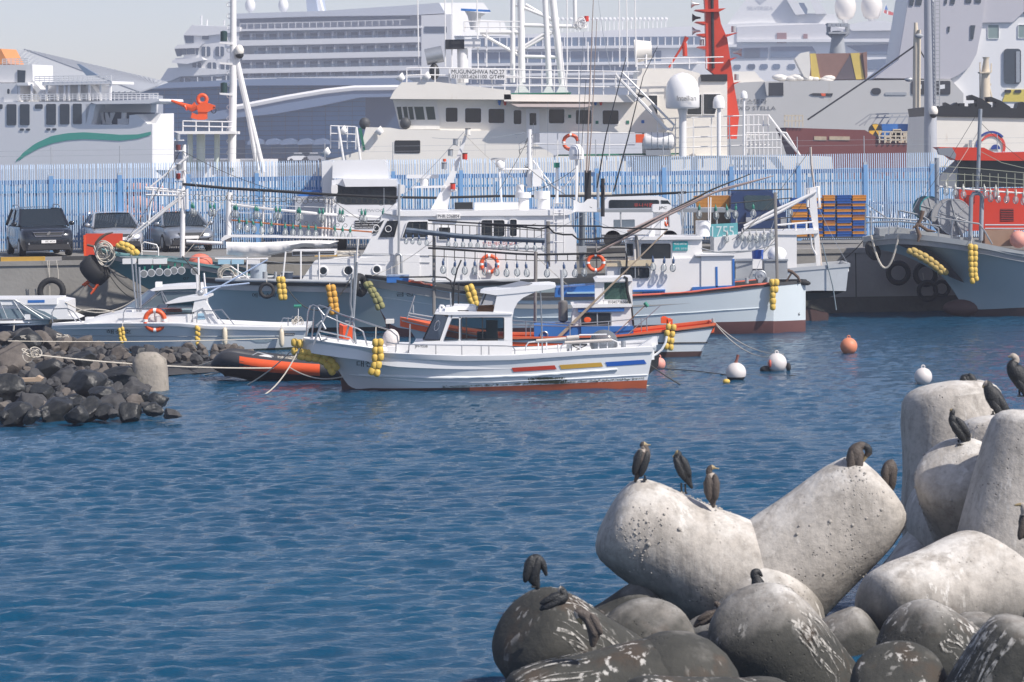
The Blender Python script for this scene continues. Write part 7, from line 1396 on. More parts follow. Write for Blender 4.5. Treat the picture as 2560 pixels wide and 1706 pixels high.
bird('brown cormorant at the tip of the left V leg, looking right', 38.3, [(1587, 1206, 2), (1593, 1190, 6), (1600, 1168, 15), (1604, 1148, 18), (1611, 1130, 14), (1613, 1122, 8), (1608, 1114, 7.5), (1610, 1112, 7), (1619, 1113, 2.2), (1627, 1112.5, 1.2)], fbrown, fdark, (4, 6, (0, 1, 2, 9, 10, 11)), ((1612, 1188, 1200),), bill_from=7)
bird('black cormorant with head turned left, middle of the three on the V leg', 38.9, [(1731, 1222, 2), (1722, 1205, 7), (1712, 1182, 15), (1703, 1160, 16), (1696, 1147, 12), (1695, 1139, 8.5), (1694, 1134, 8), (1688, 1138, 3), (1681, 1143, 1.4)], fdark, fdark, None, ((1703, 1208, 1232), (1713, 1210, 1234)), bill_from=6)
bird('cormorant seen from behind with white throat, rightmost of the three', 38.2, [(1784, 1270, 2.5), (1782, 1256, 7), (1779, 1232, 16), (1779, 1208, 18), (1778, 1194, 12), (1773, 1184, 7), (1774, 1174, 6.5), (1780, 1169, 6), (1789, 1171, 2.2), (1798, 1172, 1.2)], fbrown, fbrown, (4, 5, range(12)), (), bill_from=7)
bird('preening cormorant with curled black neck on the right V leg', 38.3, [(2139, 1182, 3), (2139, 1172, 10), (2137, 1150, 19), (2142, 1128, 18), (2150, 1117, 11), (2160, 1115, 8), (2170, 1122, 8), (2171, 1132, 8), (2165, 1142, 5), (2157, 1155, 2.5)], fbrown, fbrown, (5, 7, range(12), fdark), ((2140, 1168, 1180),), bill_from=8)
bird('brown cormorant with tucked head behind the right V leg', 39.6, [(2226, 1214, 4), (2224, 1203, 11), (2222, 1185, 18), (2227, 1166, 16), (2233, 1156, 9), (2236, 1153, 4)], fbrown, fbrown, None, (), bill_from=5)
bird('upright cormorant with slim neck on the rough dome', 38.8, [(2432, 1122, 2), (2422, 1108, 6), (2410, 1088, 14), (2396, 1066, 16), (2383, 1050, 11), (2380, 1040, 6), (2381, 1030, 6), (2379, 1026, 5), (2374, 1027, 1.5)], fdark, fdark, (4, 6, (0, 1, 11), fbrown), ((2396, 1100, 1112), (2404, 1102, 1113)), bill_from=7)
bird('cormorant with hidden head behind the tall leg', 41.8, [(2432, 984, 4), (2430, 974, 12), (2424, 958, 18), (2416, 944, 16), (2414, 936, 7)], fdark, fdark, None, (), bill_from=5)
bird('black cormorant with pale face looking left beside the cone', 40.6, [(2513, 1046, 2), (2506, 1030, 8), (2495, 1010, 18), (2482, 988, 18), (2473, 972, 13), (2471, 964, 9), (2467, 960, 8), (2460, 964, 4), (2457, 971, 1.5)], fdark, fdark, (6, 7, range(12)), ((2482, 1028, 1038), (2494, 1030, 1038)), bill_from=7)
bird('tall cormorant with silvery head standing on the cone', 37.9, [(2590, 1000, 3), (2578, 985, 9), (2560, 958, 19), (2540, 930, 19), (2532, 914, 13), (2540, 904, 7), (2540, 896, 6.5), (2532, 891, 7), (2524, 892, 3), (2520, 893, 1.2)], fdark, fdark, (5, 8, range(12)), ((2548, 975, 992), (2558, 975, 992)), bill_from=8)
bird('hunched cormorant with drooping wing on the outermost tetrapod', 33.2, [(1345, 1474, 4), (1340, 1460, 9), (1331, 1436, 17), (1332, 1414, 19), (1340, 1402, 15), (1352, 1406, 10), (1360, 1420, 7), (1366, 1440, 3)], fdark, fdark, None, ((1334, 1455, 1468),), bill_from=8)
bird('sitting cormorant with pale breast on the outermost tetrapod', 32.8, [(1350, 1526, 3), (1365, 1514, 9), (1385, 1500, 15), (1404, 1496, 14), (1410, 1486, 9), (1404, 1478, 8), (1404, 1473, 7.5), (1412, 1476, 3), (1416, 1482, 1.5)], fdark, fdark, (4, 6, (0, 1, 2, 10, 11)), (), bill_from=7)
bird('brown cormorant preening above the level leg', 31.6, [(1482, 1618, 5), (1483, 1604, 9), (1486, 1580, 15), (1480, 1556, 16), (1466, 1542, 12), (1452, 1535, 10), (1444, 1532, 9), (1446, 1545, 6), (1455, 1562, 2)], fbrown, fbrown, (6, 7, range(12)), (), bill_from=7)
bird('cormorant head peeping over the streaked dome', 36.6, [(1898, 1470, 13), (1894, 1458, 14), (1890, 1446, 10), (1886, 1438, 9), (1888, 1432, 9), (1896, 1430, 6), (1906, 1442, 2)], fdark, fdark, None, (), bill_from=6, wings=False)
bird('brown cormorant resting in the gap left of the streaked dome', 33.9, [(1735, 1568, 3), (1752, 1552, 10), (1772, 1542, 13), (1788, 1534, 9), (1798, 1526, 6), (1796, 1514, 6), (1790, 1508, 6), (1797, 1512, 3), (1801, 1520, 1.5)], fbrown, fbrown, None, (), bill_from=7)
bird('cormorant cut off by the right edge with wing half open', 35.4, [(2545, 1345, 3), (2556, 1335, 10), (2566, 1310, 18), (2570, 1285, 18), (2560, 1268, 10), (2552, 1262, 5), (2536, 1264, 2)], fdark, fbrown, (3, 5, range(12)), (), bill_from=5)
# ================================================================== white patrol ship behind the fence
Mg = Fr(1400, 154.0); bM = thing('patrol_ship', 'white government patrol ship with red mast and big radome behind the fence', 'ship', Vector((Mg(1400, 400).x, 154, 0))); gd = mat('deck_green', (.02, .16, .10), .6, var=.15)
def zlow(fr, px): return 365 - RHO * (px - 1280) + 6.0 * F / fr.o.y
slab(bM, 'hull', ivory, Mg, c01([(1000, 1262), (1050, 1062), (1250, 1066), (1330, 1080), (2335, 1098)]) + c02([(402, 1106), (402, 1162), (632, 1302), (2335, 1306)]) + [(2080, 392), (2100, zlow(Mg, 2100)), (880, zlow(Mg, 880)), (806, 450), (806, 404), (840, 396)], 0, 8)
slab(bM, 'hull_window', blackp, Mg, c01(rrect(1290, 1172, 1503, 1278, 10)), -.03, .0); slab(bM, 'green_bow_panel', gd, Mg, c01([(985, 1075), (1010, 1065), (1045, 1250), (1030, 1255)]), -.05, .5)
slab(bM, 'bridge', ivory, Mg, c01([(1336, 1082), (1272, 822), (2335, 830)]) + c02([(1292, 852), (1392, 800), (1560, 1110), (0, 1100)]), .5, 7.2); slab(bM, 'bridge_roof', ivory, Mg, c01([(1250, 826), (1278, 770), (1345, 688), (1640, 684), (2255, 755), (2262, 832)]), -.3, 7.5, 25); slab(bM, 'roof_deck', ivory, Mg, c02([(200, 788), (1302, 792), (1290, 854), (200, 846)]), -.3, 7.5); blk(bM, 'green_edge', gd, Mg, c02(258, 772), c02(760, 788), -.2, 7)
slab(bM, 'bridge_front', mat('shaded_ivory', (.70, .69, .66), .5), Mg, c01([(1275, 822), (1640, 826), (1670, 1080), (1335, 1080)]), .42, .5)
for x0_, x1_ in ((1306, 1346), (1356, 1394), (1400, 1442), (1450, 1532), (1545, 1622)): window(Mg, c01([(x0_ - 2, 888), (x1_ - 2, 886), (x1_ + 14, 1003), (x0_ + 18, 1005)]), .42, bM, 1.5, ivory, mat('bridge_glass', (.03, .055, .055), .08), .03)
for q, L in ((c01, ((1712, 895, 1818, 1022), (1873, 900, 2015, 1028), (2068, 905, 2210, 1032))), (c02, ((278, 915, 348, 1042), (570, 908, 708, 1034), (795, 915, 933, 1040), (1018, 918, 1160, 1042)))):
    for x0_, y0, x1_, y1 in L: window(Mg, q(rrect(x0_, y0, x1_, y1, 14)), .5, bM, 1.6, white, dglass, .04)
d_ = blk(bM, 'door', white, Mg, c02(388, 905), c02(494, 1190), .46, .5); blk(d_, 'window', dglass, Mg, c02(415, 945), c02(468, 1045), .44, .455); slab(bM, 'awning', mat('pink_awning', (.62, .52, .48), .7), Mg, c02([(258, 868), (922, 868), (932, 884), (880, 896), (310, 892)]), -1.0, .5)
for x, y in ((748, 972), (976, 1022), (1232, 1020), (1358, 1016)): blk(bM, 'safety_sign', gd if x != 1358 else bluep, Mg, c02(x - 12, y - 13), c02(x + 12, y + 13), .47, .5)
for x, m in ((163, bluep), (210, redp), (963, bluep), (1008, redp)): obj('deck_lamp', MB().ftube(Mg, c02([(x, 838), (x, 880)]), [.1, .05], 8, .3), m, bM)
slab(bM, 'aft_house', ivory, Mg, c02([(1320, 572), (1680, 572), (1830, 612), (1850, 680), (2062, 680), (2062, 1300), (1395, 1300), (1395, 800), (1300, 782)]), 1.0, 7, 20); blk(bM, 'black_cowl', blackp, Mg, c02(1845, 620), c02(2062, 680), .9, 4)
for L in ([(1400, 792), (1480, 792), (1482, 975), (1455, 975), (1400, 930)], [(1725, 830), (1850, 782), (1850, 962), (1725, 962)], [(1862, 782), (2010, 782), (1960, 960), (1862, 958)]): window(Mg, c02(L), 1.0, bM, 2, white, dglass, .05)
blk(bM, 'green_waterway', gd, Mg, c02(640, 1276), c02(1705, 1304), .3, .6)
o = obj('radome', MB().lathe(Mg(*c02(1690, 905), -.6), [(.5, -.03), (.80, .0), (.85, .06), (.855, .55), (.84, .95), (.75, 1.3), (.58, 1.55), (.32, 1.72), (.02, 1.79)], 26), white2, bM, smooth=60); text('radome_lettering', 'Intellian', Mg, *c02(1722, 820), 12.5, -1.50, textm, o, wpx=48); obj('radome_post', MB().ftube(Mg, c02([(1690, 905), (1690, 960), (1690, 1310)]), [.28, .19, .19], 14, -.6), white2, bM, smooth=60)
for x, y, r in ((1992, 905, .30), (2201, 825, .18)): obj('small_radome', MB().lathe(Mg(*c02(x, y), -.8), [(r * .6, -.02), (r, .02), (r, r * 1.0), (r * .8, r * 1.8), (r * .3, r * 2.2), (.01, r * 2.25)], 18), white2, bM, smooth=60); obj('radome_post', MB().ftube(Mg, c02([(x, y), (x, 1300)]), r * .35, 10, -.8), white2, bM, smooth=60)
rm = mat('mast_red', (.55, .05, .02), .45, var=.06); slab(bM, 'red_mast', rm, Mg, c02([(1866, -120), (1985, -120), (1990, 80), (2010, 200), (2062, 320), (2085, 480), (2120, 720), (2162, 960), (2142, 1160), (2072, 1160), (2052, 700), (1890, 570), (1880, 100)]), 2.2, 3.2, 20)
for L in ([(1795, 82), (2050, 70), (1990, 100), (1880, 100)], [(1800, 182), (1880, 180), (1880, 205)], [(1810, 285), (1880, 280), (1880, 310)], [(2040, 290), (2155, 272), (2050, 310)], [(1815, 390), (1885, 385), (1885, 412)], [(2080, 490), (2145, 478), (2085, 510)], [(2118, 690), (2175, 680), (2122, 705)]): slab(bM, 'mast_platform', rm, Mg, c02(L), 1.9, 3.5)
poles(bM, Mg, [c02([(1935, -100), (1940, 300), (1945, 570)])], .08, blackp, 'cable_trunk', 2.15)
for x, y, k in ((1790, 35, -1), (1800, 150, -1), (1800, 260, -1), (2150, 440, 1)): obj('horn', MB().ftube(Mg, c02([(x + 40 * -k, y), (x, y), (x + 30 * k, y)]), [.04, .08, .22], 10, 2.3), galv if y != 150 else blackp, bM, smooth=60)
for x, y in ((1940, 40), (2115, 245), (1850, 355), (2140, 645)): obj('mast_lamp', MB().ftube(Mg, c02([(x, y + 25), (x, y - 25)]), .12, 10, 2.4), greym, bM, smooth=40)
def railing(fr, q, L, posts, rows, d, r=.03, m=None, nm='guard_rail'):
    """posts along a line with level rails between"""
    lines = []; xs = [p[0] for p in L]; ys = [p[1] for p in L]
    for k in range(rows): lines.append(q([(x, y + k * posts[1] / rows) for x, y in L]))
    x = xs[0]
    while x <= xs[-1] + .1: y = float(np.interp(x, xs, ys)); lines.append(q([(x, y), (x, y + posts[1])])); x += posts[0]
    rails(bM if fr is Mg else fr_root, fr, lines, r, m or white, nm, d, 5)
for q, L, ps, rw, d in ((c01, [(1390, 570), (1500, 565), (2335, 578)], (118, 120), 2, -.1), (c02, [(0, 578), (1330, 600)], (103, 195), 3, -.1), (c02, [(430, 1105), (1290, 1112)], (216, 195), 2, -.1), (c02, [(1310, 492), (2030, 476)], (145, 95), 2, .2), (c01, [(1870, 180), (2335, 182)], (100, 90), 2, -.2), (c02, [(1480, 992), (2335, 960)], (150, 330), 4, -.3), (c01, [(755, 1050), (965, 1058)], (70, 190), 3, -.2), (c03, [(0, 962), (215, 962)], (40, 330), 4, -.3), (c03, [(20, 1110), (310, 1105)], (36, 190), 3, -.5)): railing(Mg, q, L, ps, rw, d)
poles(bM, Mg, [c02([(1180, 600), (1620, 1045), (1600, 1090), (1560, 1075), (1130, 620)]), c02([(1140, 640), (1560, 1090)]), c03([(200, 960), (330, 1130), (470, 1300)]), c03([(300, 1105), (350, 1110), (460, 1290)]), c01([(820, 1055), (865, 1340)]), c01([(970, 1060), (1005, 1340)])], .06, white, 'stair_rail', -.5)
nb = slab(bM, 'name_board', white, Mg, c01([(1755, 574), (2218, 580), (2216, 668), (1754, 655)]), -.3, -.24); text('ship_name', 'MUGUNGHWA NO.27', Mg, *c01(1985, 600), 10.5, -.31, textm, nb, wpx=132, tilt=.01); text('ship_number', '0311002-6261100. G/T499', Mg, *c01(1985, 640), 9, -.31, textm, nb, wpx=131, tilt=.01)
for L, r in (([(340, -60), (350, 690)], .18), ([(600, -60), (690, 720)], .18), ([(540, -60), (580, 720)], .15), ([(275, -60), (272, 690)], .13), ([(300, 40), (600, 160), (620, 200)], .09), ([(300, 430), (540, 280), (620, 262)], .08), ([(350, 210), (880, 225)], .10), ([(350, 472), (640, 478)], .09), ([(0, 270), (345, 270)], .12), ([(20, 290), (330, 465)], .08), ([(790, 0), (795, 215)], .10), ([(380, 40), (620, 180)], .08), ([(345, 420), (620, 265)], .07)): poles(bM, Mg, [c02(L)], r, white, 'mast_tube', 2.5, 8)
for L in ([(285, 775), (345, 680), (415, 772)], [(525, 775), (575, 690), (615, 775)], [(635, 775), (680, 690), (748, 778)]): slab(bM, 'mast_foot', white, Mg, c02(L), 2.2, 2.8)
obj('masthead_lamp', MB().ftube(Mg, c02([(888, 180), (888, 135)]), .12, 10, 2.4), redp, bM); rnd = random.Random(6); b = MB()
for i in range(10): b.torus(Mg(*c02(835 + rnd.uniform(-30, 30), 195 + rnd.uniform(-25, 25)), 2.4), rnd.uniform(.1, .3), .02, (rnd.uniform(-1, 1), 1, rnd.uniform(-1, 1)), 12, 4)
obj('rope_coil', b, white, bM)
for L in ([(1160, -40), (1165, 560)], [(1220, -40), (1230, 560)], [(1292, -40), (1300, 560)], [(725, -40), (728, 620)], [(1480 - 2001, -40), (1490 - 2001, 560)], [(1708 - 2001, -40), (1712 - 2001, 560)], [(1770 - 2001, -40), (1765 - 2001, 560)], [(1975 - 2001, -40), (1985 - 2001, 570)], [(55, 250), (55, 560)], [(680, 350), (690, 600)], [(900, 350), (900, 600)]): poles(bM, Mg, [c02(L)], .035, white, 'whip_aerial', .5, 5)
o = obj('radar_bar', MB().fprism(Mg, c01([(1842, 72), (2085, 84), (2090, 100), (1842, 90)]), 1, 1.3), bluep, bM); obj('radar_pedestal', MB().ftube(Mg, c01([(1960, 105), (1955, 140), (1955, 250)]), [.55, .35, .2], 12, 1.2), white, bM, smooth=60)
obj('search_light', MB().ftube(Mg, c01([(1550, 480), (1690, 450)]), .42, 14, .5), galv, bM, smooth=40); obj('cover_bag', MB().ball(Mg(*c01(1620, 600), .4), .33, 12, (.8, .8, 1.3)), blackp, bM, smooth=180); blk(bM, 'camera_unit', white, Mg, c01(1870, 325), c01(2005, 400), .3, 1); blk(bM, 'camera_unit', blackp, Mg, c01(1715, 330), c01(1870, 410), .3, 1); poles(bM, Mg, [c01([(1855, 410), (1860, 690)])], .28, white, 'camera_post', .7, 12)
obj('rear_searchlight', MB().ftube(Mg, c02([(1290, 430), (1430, 420)]), [.6, .45], 14, 1.2), ivory, bM, smooth=40); poles(bM, Mg, [c02([(1385, 410), (1380, 560)])], .07, white, 'lamp_yoke', .8)
obj('fire_monitor', MB().ftube(Mg, c02([(1575, 565), (1690, 380), (1725, 310)]), [.05, .06, .12], 8, 1.5).ftube(Mg, c02([(1705, 360), (1710, 470)]), .12, 8, 1.5), rm, bM, smooth=60)
lifebuoy(bM, Mg, *c02(757, 1188), 22.5, .1, None, label='orange lifebuoy hung on the patrol ship rail')
t = thing('life_raft', 'white life raft canister lashed on the patrol ship deck', 'life raft', Mg(*c02(1485, 1290), -.2)); obj('canister', MB().ftube(Mg, c02([(1352, 1180), (1368, 1180), (1385, 1180), (1590, 1178), (1608, 1178), (1624, 1178)]), [.28, .40, .45, .45, .40, .28], 16, -.2), white, t, smooth=40); blk(t, 'cradle', galv, Mg, c02(1385, 1250), c02(1590, 1300), -.5, .1); blk(t, 'orange_release', orange, Mg, c02(1300, 1120), c02(1368, 1192), -.5, -.1)
for x in (1430, 1480, 1530, 1570): obj('strap', MB().torus(Mg(*c02(x, 1179), -.2), .455, .02, (1, 0, 0), 18, 5), greym, t)
for x, y in ((860, 1090), (1160, 1095), (720, 1270), (1340, 650), (1555, 640)): obj('floodlight', MB().ftube(Mg, c01([(x - 15, y - 15), (x + 22, y + 20)]), [.25, .14], 10, -.3), white, bM, smooth=40)
for x, y in ((1040, 1030), (1380, 1030)): obj('bagged_lamp', MB().ball(Mg(*c01(x, y), .2), .30, 12, (.95, .8, 1)), mat('bag_dark', (.06, .065, .07), .6), bM, smooth=180)
# ================================================================== fire-fighting mast
Fb = Fr(560, 142.0); fr_root = thing('fire_boat', 'white fire boat mast and platform with orange water cannon', 'ship', Vector((Fb(560, 400).x, 142, 0)))
slab(fr_root, 'hull', white, Fb, c00([(1455, 1330), (2250, 1330)]) + [(680, zlow(Fb, 680)), (440, zlow(Fb, 440))], 0, 5); slab(fr_root, 'platform', white, Fb, c00([(1440, 1095), (1958, 1095), (1958, 1118), (1500, 1120)]), -1.2, 1.5)
for x in (1585, 1675, 1810, 1930): poles(fr_root, Fb, [c00([(x, 1110), (x, 1420)])], .13 if x != 1675 else .2, mat('pale_green_white', (.62, .68, .62), .5), 'column', 0, 10)
poles(fr_root, Fb, [c00([(1945, -60), (1945, 700), (1932, 1400)])], [.14, .17, .2], white, 'mast', -.3, 12); poles(fr_root, Fb, [c00([(1968, 490), (2080, 1000), (2150, 1420)]), c00([(1975, 500), (2040, 780), (2200, 1440)])], .12, white, 'mast_stay', -.3, 10)
for y in (360, 530, 785): slab(fr_root, 'mast_arm', white, Fb, c00([(1828, y - 10), (1940, y - 5), (1940, y + 15), (1835, y + 5)]), -.5, 0)
for y in (300, 730): obj('mast_lamp', MB().ftube(Fb, c00([(1867, y + 45), (1867, y - 35), (1867, y - 42)]), [.16, .16, .06], 10, -.3), mat('lamp_dark_green', (.02, .05, .05), .4), fr_root, smooth=40)
o = obj('camera_dome', MB().ball(Fb(*c00(1995, 425), -.5), .22, 12, (1, 1, 1.3)), ivory, fr_root, smooth=180); obj('lens', MB().ball(Fb(*c00(1998, 458), -.5), .19, 12), blackp, o, smooth=180)
railing(Fb, c00, [(1525, 1010), (1935, 1018)], (109, 85), 2, -1.1, .03); railing(Fb, c00, [(1525, 1010), (1935, 1018)], (109, 85), 2, 1.3, .03)
b = MB(); [b.torus(Fb(*c00(1910, y), -.3), .10, .02, (0, 1, 0), 10, 4) for y in range(40, 1320, 95)]; obj('rungs', b, white, fr_root)
mo = thing('water_cannon', 'orange water cannon on the white platform', 'water cannon', Fb(*c00(1685, 1000), 0)); obj('barrel', MB().ftube(Fb, c00([(1428, 840), (1540, 880), (1600, 905), (1640, 880)]), [.05, .10, .17, .2], 12, -.2), orange, mo, smooth=60); obj('elbow', MB().torus(Fb(*c00(1687, 830), -.2), .2, .09, Fb.n, 20, 8), orange, mo, smooth=180); slab(mo, 'gearbox', orange, Fb, c00([(1640, 880), (1700, 850), (1790, 880), (1790, 905), (1730, 935), (1650, 935)]), -.4, .1); slab(mo, 'pedestal', orange, Fb, c00([(1590, 985), (1600, 940), (1650, 960), (1650, 925), (1725, 930), (1725, 990), (1700, 1000), (1650, 1000)]), -.35, .1); obj('handwheel', MB().torus(Fb(*c00(1782, 920), -.4), .14, .02, (.6, 1, 0), 16, 5), blackp, mo); obj('flange', MB().torus(Fb(*c00(1548, 895), -.2), .13, .05, (1, 0, .4), 14, 6), orange, mo)
# ================================================================== ferry with a green wave
shipw = mat('ship_white', (.74, .74, .74), .5, var=.03, scale=.2, dirt=(.4, .32, .25), dirt_amt=.05, stretch=6); swin = mat('ship_window', (.03, .045, .06), .2, var=.2)
Fe = Fr(200, 262.0, .30); bFe = thing('ferry', 'white car ferry with a green wave along its side', 'ship', Fe(200, 400))
slab(bFe, 'hull', shipw, Fe, c00([(-500, 850), (760, 850), (715, 1040), (1075, 1042), (1078, 962), (1140, 956), (1232, 1036), (1270, 1036), (1270, 1420)]) + [(381, zlow(Fe, 381) - 40), (-150, zlow(Fe, 0) + 60)], 0, 3)
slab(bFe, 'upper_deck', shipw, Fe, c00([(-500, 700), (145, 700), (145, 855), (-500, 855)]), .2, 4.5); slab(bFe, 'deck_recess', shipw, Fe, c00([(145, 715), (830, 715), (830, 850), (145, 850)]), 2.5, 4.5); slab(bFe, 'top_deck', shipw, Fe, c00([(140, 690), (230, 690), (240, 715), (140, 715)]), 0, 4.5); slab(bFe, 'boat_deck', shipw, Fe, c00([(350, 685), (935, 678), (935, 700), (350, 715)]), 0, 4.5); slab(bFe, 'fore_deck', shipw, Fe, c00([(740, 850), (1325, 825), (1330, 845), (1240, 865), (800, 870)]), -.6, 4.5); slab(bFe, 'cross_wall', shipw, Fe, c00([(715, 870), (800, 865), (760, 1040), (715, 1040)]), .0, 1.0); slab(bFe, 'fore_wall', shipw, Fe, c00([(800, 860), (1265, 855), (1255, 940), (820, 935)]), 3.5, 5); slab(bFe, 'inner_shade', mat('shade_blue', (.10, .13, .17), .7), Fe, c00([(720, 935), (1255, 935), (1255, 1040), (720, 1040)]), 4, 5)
slab(bFe, 'bridge_block', shipw, Fe, c00([(-500, 545), (270, 540), (275, 690), (-500, 690)]), 1, 5); slab(bFe, 'funnel', mat('funnel_orange', (.62, .25, .08), .5), Fe, c00([(-60, 410), (5, 408), (75, 535), (-60, 540)]), 2, 5); slab(bFe, 'side_shade', swin, Fe, c00([(145, 585), (210, 590), (205, 690), (145, 690)]), .9, 1)
Fp = Fr(378, Fe(378, 400).y + .1, -.95); slab(bFe, 'prow', shipw, Fp, c00([(1262, 1036), (1300, 1030), (1345, 950), (1450, 946), (1450, 1420), (1262, 1420)]), 0, 3)
for x0_, x1_, y0, y1 in ((55, 135, 870, 1045), (165, 245, 870, 1045), (290, 355, 870, 908), (385, 465, 868, 1042), (498, 578, 868, 1038), (607, 680, 866, 1036), (-60, 20, 870, 910), (60, 78, 742, 785)): slab(bFe, 'window', swin, Fe, c00(rrect(x0_, y0, x1_, y1, 9)), -.06, .0)
for x, y in ((182, 1082), (232, 1082), (402, 1080), (452, 1080)): slab(bFe, 'porthole', swin, Fe, c00(rrect(x - 17, y - 9, x + 17, y + 9, 8)), -.06, .0)
top = [(132, 1358), (180, 1285), (290, 1200), (430, 1135), (560, 1112), (700, 1104), (820, 1112), (1000, 1125), (1150, 1122), (1320, 1085)]; bot = [(1250, 1130), (1150, 1158), (1000, 1176), (860, 1168), (700, 1162), (560, 1172), (440, 1196), (330, 1235), (220, 1295), (160, 1338)]
b = MB(); tx, ty = zip(*top); bx, by = zip(*bot[::-1]); b.loft([[Fe(*c00(x, float(np.interp(x, tx, ty))), -.04), Fe(*c00(x, float(np.interp(x, bx, by)) if x < 1250 else float(np.interp(x, [1250, 1320], [1130, 1086]))), -.04)] for x in np.linspace(134, 1258, 40)], caps=False); obj('green_wave', b, mat('wave_green', (.05, .36, .27), .5, var=.03), bFe)
for x in (160, 265, 390, 480, 540, 575, 660, 745, 840, 920): poles(bFe, Fe, [c00([(x, 700), (x, 840)])], .12, shipw, 'deck_post', .3, 5)
for L, ps, rw in (([(150, 790), (740, 785)], (38, 55), 3), ([(290, 640), (930, 632)], (40, 50), 3), ([(740, 785), (1320, 780)], (36, 55), 3), ([(20, 495), (240, 490)], (36, 50), 3)):
    b = MB()
    for k in range(rw): b.ftube(Fe, c00([(x, y + k * ps[1] / rw) for x, y in L]), .05, 4, 0)
    for i in range(int((L[1][0] - L[0][0]) / ps[0]) + 1): x = L[0][0] + i * ps[0]; y = float(np.interp(x, [L[0][0], L[1][0]], [L[0][1], L[1][1]])); b.ftube(Fe, c00([(x, y), (x, y + ps[1])]), .04, 4, 0)
    obj('guard_rail', b, shipw, bFe)
for a_, b_ in (((245, 690), (400, 835)), ((715, 715), (830, 830))): slab(bFe, 'stairway', shipw, Fe, c00([a_, (a_[0] + 30, a_[1] - 20), (b_[0] + 20, b_[1]), (b_[0] - 50, b_[1])]), 1, 2)
b = MB(); rnd = random.Random(15)
for i in range(14): x = rnd.uniform(840, 930); b.ftube(Fe, c00([(x, 1035), (x + rnd.uniform(-40, 40), 940)]), .08, 4, 2)
obj('derrick_lattice', b, shipw, bFe); blk(bFe, 'winch', shipw, Fe, c00(980, 990), c00(1070, 1040), 1.5, 3); poles(bFe, Fe, [c00([(1035, 940), (1030, 1040)]), c00([(1320, 945), (1320, 1040)])], .25, shipw, 'bollard', 1.8)
# ================================================================== terminal building and far pier
Tm = Fr(800, 640.0); term = thing('ferry_terminal', 'long blue glass ferry terminal with sweeping roof bands', 'building', Tm(800, 404)); tb = mat('terminal_glass', (.012, .13, .32), .3, var=.2, scale=.05); tr = mat('terminal_roof', (.12, .17, .27), .5, var=.08, scale=.1); tl = mat('terminal_line', (.010, .04, .10), .5, var=0)
slab(term, 'wall', tl, Tm, c00([(1150, 740), (2335, 712)]) + c01([(0, 712), (1300, 705), (1700, 705), (1700, 1380), (0, 1390)]) + c00([(1150, 1390)]), 0, 40)
pane0 = None
for r_ in range(16):
    for k in range(17):
        x = 345 + k * 33.5; y = 216 + r_ * 11.6 - (x - 345) * .0135
        if y > 350 and k % 5 == 2: continue
        pts = [(x, y + 10.4), (x + 32.2, y + 10.4), (x + 32.2, y), (x, y)]
        if pane0 is None: b = MB(); b.fprism(Tm, pts, -.25, 0); pane0 = obj('pane', b, tb, term, loc=Tm(x, y)); p0 = pane0
        else: o = pane0.copy(); col.objects.link(o); o.parent = term; o.location = Tm(x, y) - term.location
slab(term, 'eave', tr, Tm, c00([(1095, 708), (1420, 690), (2000, 665), (2335, 655)]) + c01([(300, 652), (1400, 655), (1400, 712), (0, 715)]) + c00([(1180, 745)]), -6, 35); slab(term, 'sweeping_band', tr, Tm, c01([(-400, 960), (0, 900), (400, 820), (700, 770), (950, 742), (1400, 736), (1400, 806), (1000, 814), (700, 878), (300, 950), (-50, 985), (-400, 1020)]), -8, -1)
b = MB(); b.ftube(Tm, c01([(-80, 900), (0, 893), (400, 815), (700, 765), (950, 738), (1400, 732)]), .6, 6, -8); obj('band_edge', b, shipw, term)
rf = mat('ribbed_roof', (.42, .44, .45), .5, var=.05, scale=.3); Rf = Fr(200, 560.0); roof = thing('warehouse', 'pale grey hall with a big hipped ribbed roof behind the ferry', 'building', Rf(200, 404)); b = MB(); a_, b_, c_, d_, e_ = [Rf(*c00(*p), d) for p, d in (((-300, 440), 20), ((205, 415), 20), ((1405, 690), 5), ((1165, 772), -10), ((-300, 772), -10))]; b.add([a_, b_, d_, e_], [(0, 1, 2, 3)]); b.add([b_, c_, d_], [(0, 1, 2)]); obj('roof', b, rf, roof)
b = MB()
for i in range(60): f = i / 60; p = b_.lerp(c_, f) if f < 1 else c_; q_ = d_ + (c_ - d_) * f * .6; b.tube([p + Vector((0, -.1, .05)), d_.lerp(e_, 1 - f) + Vector((0, -.1, .05))] if i % 2 else [p + Vector((0, -.1, .05)), q_ + Vector((0, -.1, .05))], .18, 4)
obj('roof_ribs', b, mat('rib_grey', (.36, .38, .40), .5, var=0), roof, kind='stuff'); slab(roof, 'skylight', mat('skylight_blue', (.08, .14, .22), .3), Rf, c00([(640, 535), (660, 535), (820, 632), (720, 632)]), -8, -6); slab(roof, 'wall', mat('hall_wall', (.3, .33, .38), .6), Rf, c00([(-300, 772), (1160, 772), (1160, 1400), (-300, 1400)]), -8, 30)
b = MB(); Zp = 3.1; b.hexa([(-260, 580, -3), (260, 580, -3), (260, 690, -3), (-260, 690, -3), (-260, 580, Zp), (260, 580, Zp), (260, 690, Zp), (-260, 690, Zp)]); tag(obj('far_pier', b, asphalt), kind='structure')
for i, x in enumerate((60, 210, 340, 480, 610)): o = slab(term, 'entrance_canopy', tr, Tm, c01([(x, 1190), (x + 20, 1165), (x + 70, 1155), (x + 110, 1170), (x + 115, 1205), (x, 1210)]), -14, -2)
